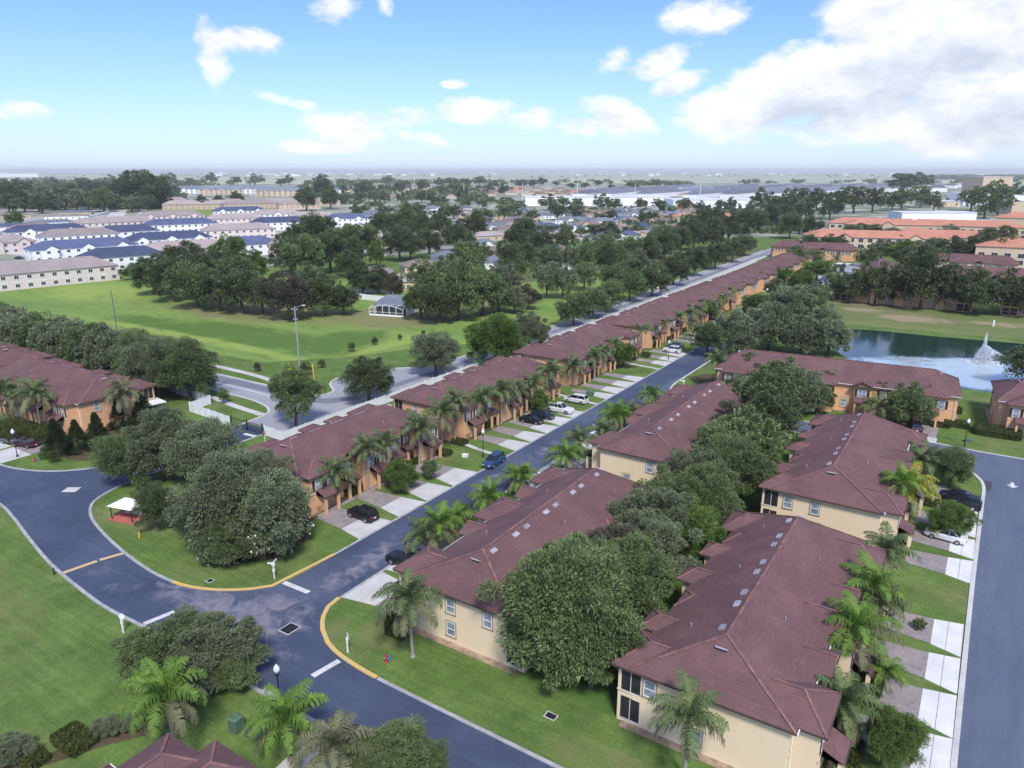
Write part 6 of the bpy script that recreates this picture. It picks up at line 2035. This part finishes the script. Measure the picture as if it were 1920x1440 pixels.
GT = 'two storey townhouse blocks of the left town'
TB = [  # px, py, width, turn, roof, wall, gables, label
    (95, 537, 185, 16, 'taupe', 'wall_pink', 0, 'front taupe roofed blush block right behind the white boundary wall'),
    (232, 506, 122, 14, 'navy', 'wall_white', 0, 'front navy roofed white block beside the dark wood'),
    (160, 486, 150, 16, 'navy', 'wall_white', 3, 'long navy roofed white block with three white gables'),
    (350, 490, 140, 14, 'taupe', 'wall_pink', 0, 'taupe roofed block behind the pale bare tree of the wood'),
    (318, 468, 130, 14, 'navy', 'wall_white', 3, 'navy roofed gabled block above the dark wood'),
    (468, 480, 96, 14, 'navy', 'wall_white', 0, 'navy roofed white block right of the bright green tree'),
    (530, 478, 50, 10, 'taupe', 'wall_pink', 0, 'small taupe roofed block ending the row by the large trees'),
    (150, 460, 110, 14, 'taupe', 'wall_white', 0, 'low taupe roofed block behind the long gabled one'),
    (240, 452, 92, 12, 'navy', 'wall_white', 0, 'navy roofed block left of centre in the second town row'),
    (92, 450, 110, 14, 'navy', 'wall_white', 2, 'navy roofed gabled block at the left of the second town row'),
    (14, 476, 70, 16, 'taupe', 'wall_pink', 2, 'taupe roofed gabled block cut by the left edge'),
    (448, 448, 116, 12, 'taupe', 'wall_pink', 0, 'taupe roofed blush block in the middle of the town'),
    (340, 436, 112, 12, 'navy', 'wall_white', 0, 'navy roofed long block in the middle of the town'),
    (215, 432, 120, 12, 'taupe', 'wall_pink', 0, 'taupe roofed block below the curved road'),
    (440, 424, 92, 10, 'taupe', 'wall_pink', 0, 'taupe roofed block with dark roof patch behind the middle row'),
    (525, 432, 96, 10, 'navy', 'wall_white', 0, 'navy roofed white block at the right of the third town row'),
    (322, 418, 100, 10, 'taupe', 'wall_pink', 3, 'taupe roofed gabled block right of the curved road'),
    (450, 407, 86, 8, 'navy', 'wall_white', 3, 'navy roofed block with white gables near the green field'),
    (520, 414, 80, 8, 'taupe', 'wall_white', 1, 'taupe roofed block behind the third town row'),
    (590, 420, 84, 8, 'taupe', 'wall_pink', 4, 'taupe roofed block with four gables beside the trees'),
    (650, 424, 76, 8, 'navy', 'wall_white', 2, 'navy roofed gabled block reaching the middle trees'),
    (700, 416, 44, 8, 'slate', 'wall_white', 1, 'small slate roofed house at the end of the town rows')]
for px, py, w, a, rf, wl_, gb, lab in TB:
    px_block('townhouse_block', lab, 'townhouse block', px, py, w, a, 15, 6.3, 4.0, M[wl_], M['roof_' + rf], GT, gables=gb, band=py > 470, step=4.4, ww=1.5)
# older houses at far left
for i, (px, py, w, a, rf, lab) in enumerate([(30, 432, 60, 20, 'navy', 'navy roofed low house below the far left trees'), (62, 432, 50, 30, 'brown', 'brown roofed low house behind the palm clump at left'), (100, 424, 60, 10, 'slate', 'grey roofed low house with red end at far left'), (12, 410, 60, 10, 'brown', 'brown roofed house at the left edge under the trees'),
                                             (128, 412, 60, -10, 'brown', 'brown roofed house before the big dark belt'), (145, 404, 44, -20, 'slate', 'small gabled house at the start of the curved road'), (50, 382, 44, 5, 'white', 'pale flat building among the left tree belt'), (215, 350, 30, 0, 'slate', 'slate roofed house in the upper left trees')]):
    px_block('house', lab, 'house', px, py, w, a, 12, 3.4, 2.0 if rf != 'white' else 0, M['wall_tan' if i % 2 else 'wall_white'], M['roof_' + rf], 'low houses at the far left', rows=((1.6, 1.1),), step=5)
# tan apartments before the slate ones
for i, (px, py, w, a) in enumerate([(372, 393, 110, 4), (430, 390, 60, 8), (470, 392, 90, 12), (520, 388, 70, 4), (560, 392, 70, 14), (610, 386, 50, 4), (330, 385, 40, 2)]):
    px_block('apartment_block', '%s tan apartment block from the left above the green field' % ordn([1, 2, 3, 4, 5, 6, 0][i]), 'apartment block', px, py, w, a, 18, 6.5, 4.5, M['wall_tan'], M['roof_taupe'], 'tan apartment blocks above the green field', step=6, rows=((2, 1.4), (5, 1.4)))
for i, (px, py, w) in enumerate([(345, 364, 80), (415, 365, 70), (465, 364, 90), (530, 368, 90), (590, 366, 90), (640, 361, 40)]):
    px_block('apartment_block', '%s slate roofed apartment block from the left with white gables' % ordn(i), 'apartment block', px, py, w, 3, 20, 10, 6.5, M['wall_tan'] if i % 2 else M['wall_white'], M['roof_slate'], 'slate roofed apartments with white gables', gables=3, rows=((2, 1.8), (5.4, 1.8), (8.4, 1.8)), step=9, ww=3)
poly_sheet('green_field', [gq(285, 399), gq(335, 391), gq(420, 392), gq(412, 403), gq(380, 406), gq(290, 405)], .03, M['meadow'])
ribbon('town_road', [gq(205, 416)] + [gq(a, b) for a, b in ((215, 408), (222, 398), (228, 390), (236, 387))], 16, .01, M['concrete'], .03)
ribbon('town_road', [gq(a, b) for a, b in ((232, 388), (262, 390), (274, 396), (262, 405), (240, 414))], 9, .01, M['concrete'], .045)
ribbon('town_road', [gq(a, b) for a, b in ((0, 470), (60, 478), (75, 470), (70, 452))], 12, .01, M['concrete'], .03)
ribbon('boundary_strip', [gq(a, b) for a, b in ((135, 418), (160, 410), (190, 402), (210, 396))], 2, 1.6, M['white'], .02)

# the houses of the middle suburb: px, py, width, turn, roof
HS = [(790, 513, 70, 12, 'brown', 'tan roofed house with white pool screen behind the oaks'), (830, 505, 60, -10, 'slate', 'slate roofed house right of the tan roofed one'), (838, 495, 56, 10, 'slate', 'grey roofed house among the oaks'), (700, 548, 64, 8, 'navy', 'navy roofed house hidden by the oak group'),
      (925, 485, 50, -30, 'brown', 'brown roofed white gabled house by the dark tree'), (925, 505, 40, 10, 'slate', 'white porch house below the brown roofed one'), (925, 430, 56, 6, 'brown', 'brown roofed low house before the far round tree'), (875, 425, 44, 20, 'slate', 'slate roofed house, left of the gabled cluster'),
      (900, 418, 46, -20, 'slate', 'slate roofed gabled house in the cluster'), (935, 412, 50, 20, 'brown', 'brown roofed gabled house in the cluster'), (965, 420, 44, -15, 'slate', 'pale slate roofed house right in the cluster'), (965, 405, 50, 10, 'slate', 'grey roofed house behind the cluster'),
      (820, 397, 50, 10, 'slate', 'white house with dark solar roof above the oaks'), (750, 408, 56, 20, 'taupe', 'pale roofed white house behind the dark row of oaks'), (700, 418, 50, -10, 'slate', 'blue grey roofed house with solar panels'), (660, 415, 60, 8, 'navy', 'navy roofed white house at the left of the suburb'),
      (815, 372, 34, 5, 'taupe', 'small tan house in the upper trees'), (855, 371, 34, -5, 'taupe', 'second small tan house in the upper trees'), (745, 372, 34, 5, 'brown', 'small brown house in the upper trees'),
      (1035, 445, 70, 8, 'slate', 'dark roofed house in front of the middle suburb'), (1010, 452, 60, 4, 'taupe', 'grey flat gabled house beside the dark roofed one'), (1160, 450, 76, 6, 'navy', 'navy roofed white house in the middle suburb'), (1155, 435, 76, 6, 'brown', 'pinkish roofed house behind the navy roofed one'),
      (1100, 428, 50, 0, 'brown', 'orange brown roofed house with porch'), (1130, 422, 40, 20, 'slate', 'pale roofed house behind the porch house'), (1240, 440, 44, 10, 'brown', 'brown roofed house with dark solar panels'), (1225, 420, 60, -10, 'brown', 'long brown roofed house at the right of the suburb'),
      (1260, 408, 50, 20, 'slate', 'grey roofed white gabled house at right'), (1285, 412, 50, 10, 'terra', 'terracotta roofed small house by the dark tree'), (1370, 412, 44, 5, 'terra', 'terracotta roofed house among the dark trees'), (1180, 420, 36, 0, 'taupe', 'taller taupe house beside the palms'),
      (1050, 410, 50, 16, 'slate', 'pale green roofed house in the middle'), (1075, 420, 60, -14, 'slate', 'white gabled house behind the round tree'), (1120, 405, 56, 14, 'brown', 'brown roofed house under the white store'), (1150, 412, 50, -10, 'slate', 'slate roofed white house under the store'),
      (1045, 480, 34, 20, 'brown', 'small brown roofed house in the thicket'), (1060, 520, 60, 10, 'white', 'white roofed house deep in the thicket'), (1200, 470, 44, 8, 'slate', 'slate roofed house behind the tall thicket'), (1315, 440, 50, 10, 'brown', 'brown roofed house right of the suburb trees'),
      (1290, 430, 50, -12, 'brown', 'second brown roofed house right of the suburb trees'), (970, 440, 40, 10, 'taupe', 'white house left of the grey gabled one'), (1130, 470, 40, 6, 'taupe', 'taupe roofed house above the thicket'), (1010, 410, 44, -8, 'slate', 'slate roofed house left in the middle suburb')]
for px, py, w, a, rf, lab in HS:
    px_block('house', lab, 'house', px, py, w, a, 13, 3.4, 2.6 if rf != 'white' else .9, M['wall_white' if rf in ('slate', 'navy', 'white') else 'wall_tan'], M['roof_' + rf], 'houses of the middle suburb', rows=((1.6, 1.2),), step=4.5, gables=1 if w > 48 else 0)
hh = random.Random(31)
more = []
for i in range(64):
    py = hh.uniform(392, 452)
    more.append((hh.uniform(700 + (py - 392) * 4.2, 1330), py, 58 - (452 - py) * .42 + hh.uniform(-6, 6), hh.choice(['slate', 'brown', 'taupe', 'slate', 'navy', 'brown'])))
for i in range(14):
    more.append((hh.uniform(690, 960), hh.uniform(505, 545) if i < 4 else hh.uniform(425, 470), hh.uniform(48, 62), hh.choice(['slate', 'taupe', 'brown'])))
for i, (px, py, w, rf) in enumerate(sorted(more)):
    px_block('house', '%s house from the left among the trees of the middle suburb' % ordn(i), 'house', px, py, w, hh.uniform(-35, 35), 13, 3.4, 2.6, M['wall_white' if rf in ('slate', 'navy') else 'wall_tan'], M['roof_' + rf], 'scattered houses of the middle suburb', rows=((1.6, 1.2),), step=5.5, gables=hh.randrange(0, 2))
# small houses in the far band
fh = random.Random(9)
items = []
for i in range(58):
    t = (i + fh.random()) / 58
    items.append((860 + 430 * t, fh.uniform(355, 366) if i % 2 else fh.uniform(358, 370), fh.uniform(16, 30), fh.choice(['brown', 'terra', 'taupe', 'brown'])))
for i, (px, py, w, rf) in enumerate(sorted(items)):
    px_block('house', '%s small house from the left in the distant pinkish housing band' % ordn(i), 'house', px, py, w, fh.uniform(-25, 25), 14, 4.5, 3.2, M['wall_tan'], M['roof_' + rf], 'small houses of the distant housing band', wins=False)
items = [(640 + 230 * (i + fh.random()) / 18, fh.uniform(352, 362), fh.uniform(14, 26), fh.choice(['brown', 'taupe', 'slate'])) for i in range(18)]
for i, (px, py, w, rf) in enumerate(sorted(items)):
    px_block('house', '%s small house from the left among the upper middle trees' % ordn(i), 'house', px, py, w, fh.uniform(-25, 25), 14, 4.5, 3.2, M['wall_tan'], M['roof_' + rf], 'small houses among the upper middle trees', wins=False)
# the long white store and sheds
def white_hall(px0, px1, py, h, D, label, wallm='wall_tan', name='store', cat='store', openings=True):
    a, b = gp(px0, py), gp(px1, py)
    L = (b - a).length
    ang = math.atan2((b - a).y, (b - a).x)
    c = (a + b) / 2
    t = block(name, label, cat, c.x - math.sin(ang) * D / 2, c.y + math.cos(ang) * D / 2, ang, L, D, h, 0, M[wallm], M['roof_white'], None, wins=False)
    if openings:
        for i in range(int(L / 45)):
            x = -L / 2 + 25 + i * 45
            MB().box(x - 5, x + 5, -D / 2 - .15, -D / 2 - .003, 0, h * .45).build('shop_front', M['farpane'], t)
    return t


white_hall(985, 1255, 386, 11, 60, 'long cream store with flat roof, left part, before the slate rows', 'wall_white')
white_hall(1262, 1500, 390, 10, 60, 'long cream store with flat roof, right part', 'wall_white')
p = gp(1290, 390)
tag(MB().box(-9, 9, -3, 3, 0, 7).build('shop_sign_wall', M['red'], None, (p.x, p.y - 8, 0), .4), 'bright red shop block before the long cream store', 'shop')
tw = white_hall(1838, 1893, 372, 36, 60, 'tall cream hall with rounded shoulders on the right skyline', name='hall', cat='hall', openings=False)
for px in (1847, 1871):
    q = gp(px, 372)
    tree(q.x, q.y - 6, 10, ('round', 'brown'), 'far', 'broadleaf_tree', 'dark purple tree before the tall cream hall, %s one' % ('left' if px < 1860 else 'right'), 'tree', 'trees at the tall cream hall')
for i, (a, b, py, h, D, lab) in enumerate([(1806, 1850, 385, 16, 40, 'white gable fronted industrial hall left of the tall one'), (1850, 1925, 385, 13, 50, 'long white industrial hall at the right edge'), (1745, 1800, 388, 7, 40, 'low pale shed before the construction strip'), (1690, 1830, 413, 7, 26, 'long grey metal roofed shed above the terracotta apartments'),
                                           (1500, 1760, 373, 6, 20, 'thin cream wall like building under the slate rows'), (1895, 1940, 402, 14, 40, 'pale block behind the right terracotta apartments'), (1560, 1640, 380, 5, 24, 'low pale yard building in the construction strip'), (1645, 1700, 383, 5, 24, 'second low pale yard building in the construction strip')]):
    white_hall(a, b, py, h, D, lab, 'wall_white' if i in (0, 1, 3) else 'wall_tan', 'industrial_hall', 'hall', openings=h > 10)
# long slate roofed rows reaching to the right skyline
for i, (x0, y0, x1, y1) in enumerate([(1085, 372, 1180, 360), (1130, 372, 1300, 354), (1200, 372, 1420, 354), (1290, 374, 1500, 352), (1360, 373, 1560, 354), (1440, 371, 1620, 353), (1510, 368, 1660, 353)]):
    a, b = gp(x0, y0), gp(x1, y1)
    n = 4
    for k in range(n):
        c = a.lerp(b, (k + .5) / n)
        L = (b - a).length / n * .93
        block('row_house', '%s long slate roofed row from the left, %s stretch from its near end' % (ordn(i), ordn(k)), 'row house', c.x, c.y, math.atan2((b - a).y, (b - a).x), L, 24, 8, 6, M['wall_white'], M['roof_slate'], 'long slate roofed rows towards the right skyline', wins=False)
for i in range(9):
    px = 1500 + i * 32
    px_block('row_house', '%s slate roofed white house in the line above the construction strip' % ordn(i), 'row house', px, 362 - i * .3, 27, 6, 22, 9, 6, M['wall_white'], M['roof_slate'], 'white row houses above the construction strip', wins=False)
for i in range(14):
    px = 1620 + i * 20
    px_block('row_house', '%s pale roofed house from the left on the right skyline band' % ordn(i), 'row house', px, 351 + (i % 3), 18, fh.uniform(-20, 20), 24, 8, 5, M['wall_white'], M['roof_' + ['taupe', 'slate', 'brown'][i % 3]], 'pale houses of the right skyline band', wins=False)

# terracotta apartments
def terracotta(px, py, w, a, D, h, label, storeys=3, rise=3.6, **k):
    rows = tuple((1.6 + 3.1 * s, 2.0) for s in range(storeys))
    t = px_block('apartment_building', label, 'apartment building', px, py, w, a, D, h, rise, M['wall_tan'], M['roof_terra'], 'terracotta roofed apartment buildings', rows=rows, step=4.6, ww=2.4, **k)
    return t


terracotta(1640, 478, 210, 10, 18, 9.3, 'left terracotta roofed apartment building with balconies', gables=2)
terracotta(1550, 470, 70, 18, 16, 8.5, 'left wing of the left terracotta apartments', 2)
terracotta(1655, 455, 120, 10, 18, 11.5, 'second terracotta apartment building right behind the left one', gables=1)
terracotta(1605, 446, 90, 4, 18, 10, 'terracotta roofed building at the back left with raised middle')
terracotta(1785, 478, 185, 6, 18, 9.5, 'long right terracotta apartment building behind the dark cypress pair', gables=0)
terracotta(1712, 470, 56, 0, 16, 9.5, 'gabled left end of the long right terracotta building', gables=1)
terracotta(1800, 455, 170, 4, 18, 10.5, 'back right terracotta apartment building')
terracotta(1905, 512, 120, 4, 20, 11.5, 'nearest terracotta apartment corner at the right edge')
terracotta(1910, 448, 70, 0, 20, 14, 'tallest terracotta apartment tower at the right edge')
for i, px in enumerate((1782, 1818)):
    px_tree(px, 480, 18, kind=('tall', 'conifer'), lod='mid', name='cypress', label='dark cypress before the long terracotta building, %s one' % ('left', 'right')[i], cat='cypress', group='cypress pair before the terracotta building', hs=1.3)

# screened pool house in the meadow corner
p = gp(724, 593)
t = thing('pool_house', 'slate roofed house with white arched pool screen facing the meadow', 'house', (p.x, p.y, .05), R(15))
MB().box(-6, 6, 3.2, 13, 0, 3.0).build('wall', M['wall_white'], t)
MB().add([(-6.6, 2.8, 3.0), (6.6, 2.8, 3.0), (6.6, 13.5, 3.0), (-6.6, 13.5, 3.0), (-3.0, 7.5, 5.8), (3.0, 7.5, 5.8)], [(0, 1, 5, 4), (1, 2, 5), (2, 3, 4, 5), (3, 0, 4), (3, 2, 1, 0)]).build('roof', M['roof_slate'], t)
sc = thing('x', '', '', (0, 0, 0)) if False else None
MB().box(-5.7, 5.7, 3.0, 3.1, .1, 2.6).build('dark_glazing', M['farpane'], t)
fr = []
for i in range(6):
    x = -6 + 12 * i / 5
    hgt = 2.4 + 1.1 * math.sin(math.pi * i / 5)
    fr.append((x, hgt))
    MB().box(x - .08, x + .08, -.08, .08, 0, hgt).build('screen_post', M['white'], t)
    MB().bar((x, 0, hgt), (x, 3.1, 3.0 + .3 * math.sin(math.pi * i / 5)), .12, .12).build('screen_rafter', M['white'], t)
for (a, b) in zip(fr[:-1], fr[1:]):
    MB().bar((a[0], 0, a[1]), (b[0], 0, b[1]), .14, .14).build('screen_beam', M['white'], t)
    MB().bar((a[0], 0, 1.2), (b[0], 0, 1.2), .1, .1).build('screen_beam', M['white'], t)
MB().box(-6, 6, -.06, .06, 0, .45).build('low_wall', M['wall_white'], t)

# skyline: pale buildings and dark stands of trees on the plain
sk = random.Random(21)
sky_items = []
for i in range(64):
    px = sk.choice([sk.uniform(0, 62), sk.uniform(360, 620), sk.uniform(950, 1300), sk.uniform(1300, 1900), sk.uniform(600, 950)])
    sky_items.append((px, sk.uniform(325.5, 331)))
for i, (px, py) in enumerate(sorted(sky_items)):
    w = sk.uniform(4, 16)
    px_block('distant_building', '%s tiny white building from the left along the horizon' % ordn(i), 'building', px, py, w, 0, 60, sk.uniform(9, 26), 0, M['white'], M['roof_white'], 'tiny white buildings along the horizon', wins=False)
px_block('distant_building', 'wide white factory on the horizon at the left edge', 'building', 30, 332, 58, 0, 80, 26, 0, M['white'], M['roof_white'], None, wins=False)


def wood_mass(name, label, items, seed):
    """far-off woods that read as one dark mass"""
    rng = np.random.default_rng(seed)
    Q = []
    for (px0, px1, py0, py1, n, s) in items:
        for i in range(n):
            px, py = rng.uniform(px0, px1), rng.uniform(py0, py1)
            p = gp(px, py)
            k = mpp(px, py) * s
            b = rng.normal(size=(26, 3)) * np.array([k * 1.7, k * 1.7, k * .42]) + np.array([p.x, p.y, k * .7])
            b[:, 2] = np.abs(b[:, 2])
            d = unit(rng.normal(size=(26, 3))) * k * .9
            v = unit(np.cross(d, rng.normal(size=(26, 3)))) * k * .8
            Q.append(np.stack([b - d, b - v, b + d, b + v], 1))
    o = link(name, quads_mesh(name, np.concatenate(Q), LEAF['dark']))
    o['kind'] = 'stuff'
    o['label'] = label
    o['category'] = 'wood'
    return o


wood_mass('distant_wood', 'thin dark tree lines scattered over the distant pale plain', [(0, 1920, 340, 345, 70, 2.6), (640, 1000, 341, 345, 50, 3.0), (1180, 1300, 344, 348, 30, 3), (0, 400, 340, 350, 50, 3.2), (0, 1920, 327, 334, 90, .8)], 4)
wood_mass('blue_wood', 'dark bluish forest strip on the plain at the right', [(1700, 1960, 330, 337, 260, 1.6)], 5)
wood_mass('suburb_wood', 'mixed dark tree canopy filling the gaps between the suburb houses', [(980, 1300, 395, 440, 34, 5), (640, 980, 375, 430, 30, 5), (1300, 1500, 400, 440, 50, 7), (0, 320, 356, 392, 90, 7), (560, 960, 352, 372, 50, 5), (1000, 1240, 480, 530, 20, 8)], 6)

# closed body of hazy air round everything
hz = bpy.data.materials.new('hazy air')
hz.use_nodes = True
hz.node_tree.nodes.clear()
vo = hz.node_tree.nodes.new('ShaderNodeVolumePrincipled')
vo.inputs['Color'].default_value = (0.94, 0.97, 1.0, 1)
vo.inputs['Density'].default_value = 0.00008
vo.inputs['Anisotropy'].default_value = 0.0
ho = hz.node_tree.nodes.new('ShaderNodeOutputMaterial')
hz.node_tree.links.new(vo.outputs[0], ho.inputs['Volume'])
haze = MB().box(-27000, 27000, -4000, 27000, -1, 90).build('haze', hz)
haze['kind'] = 'stuff'
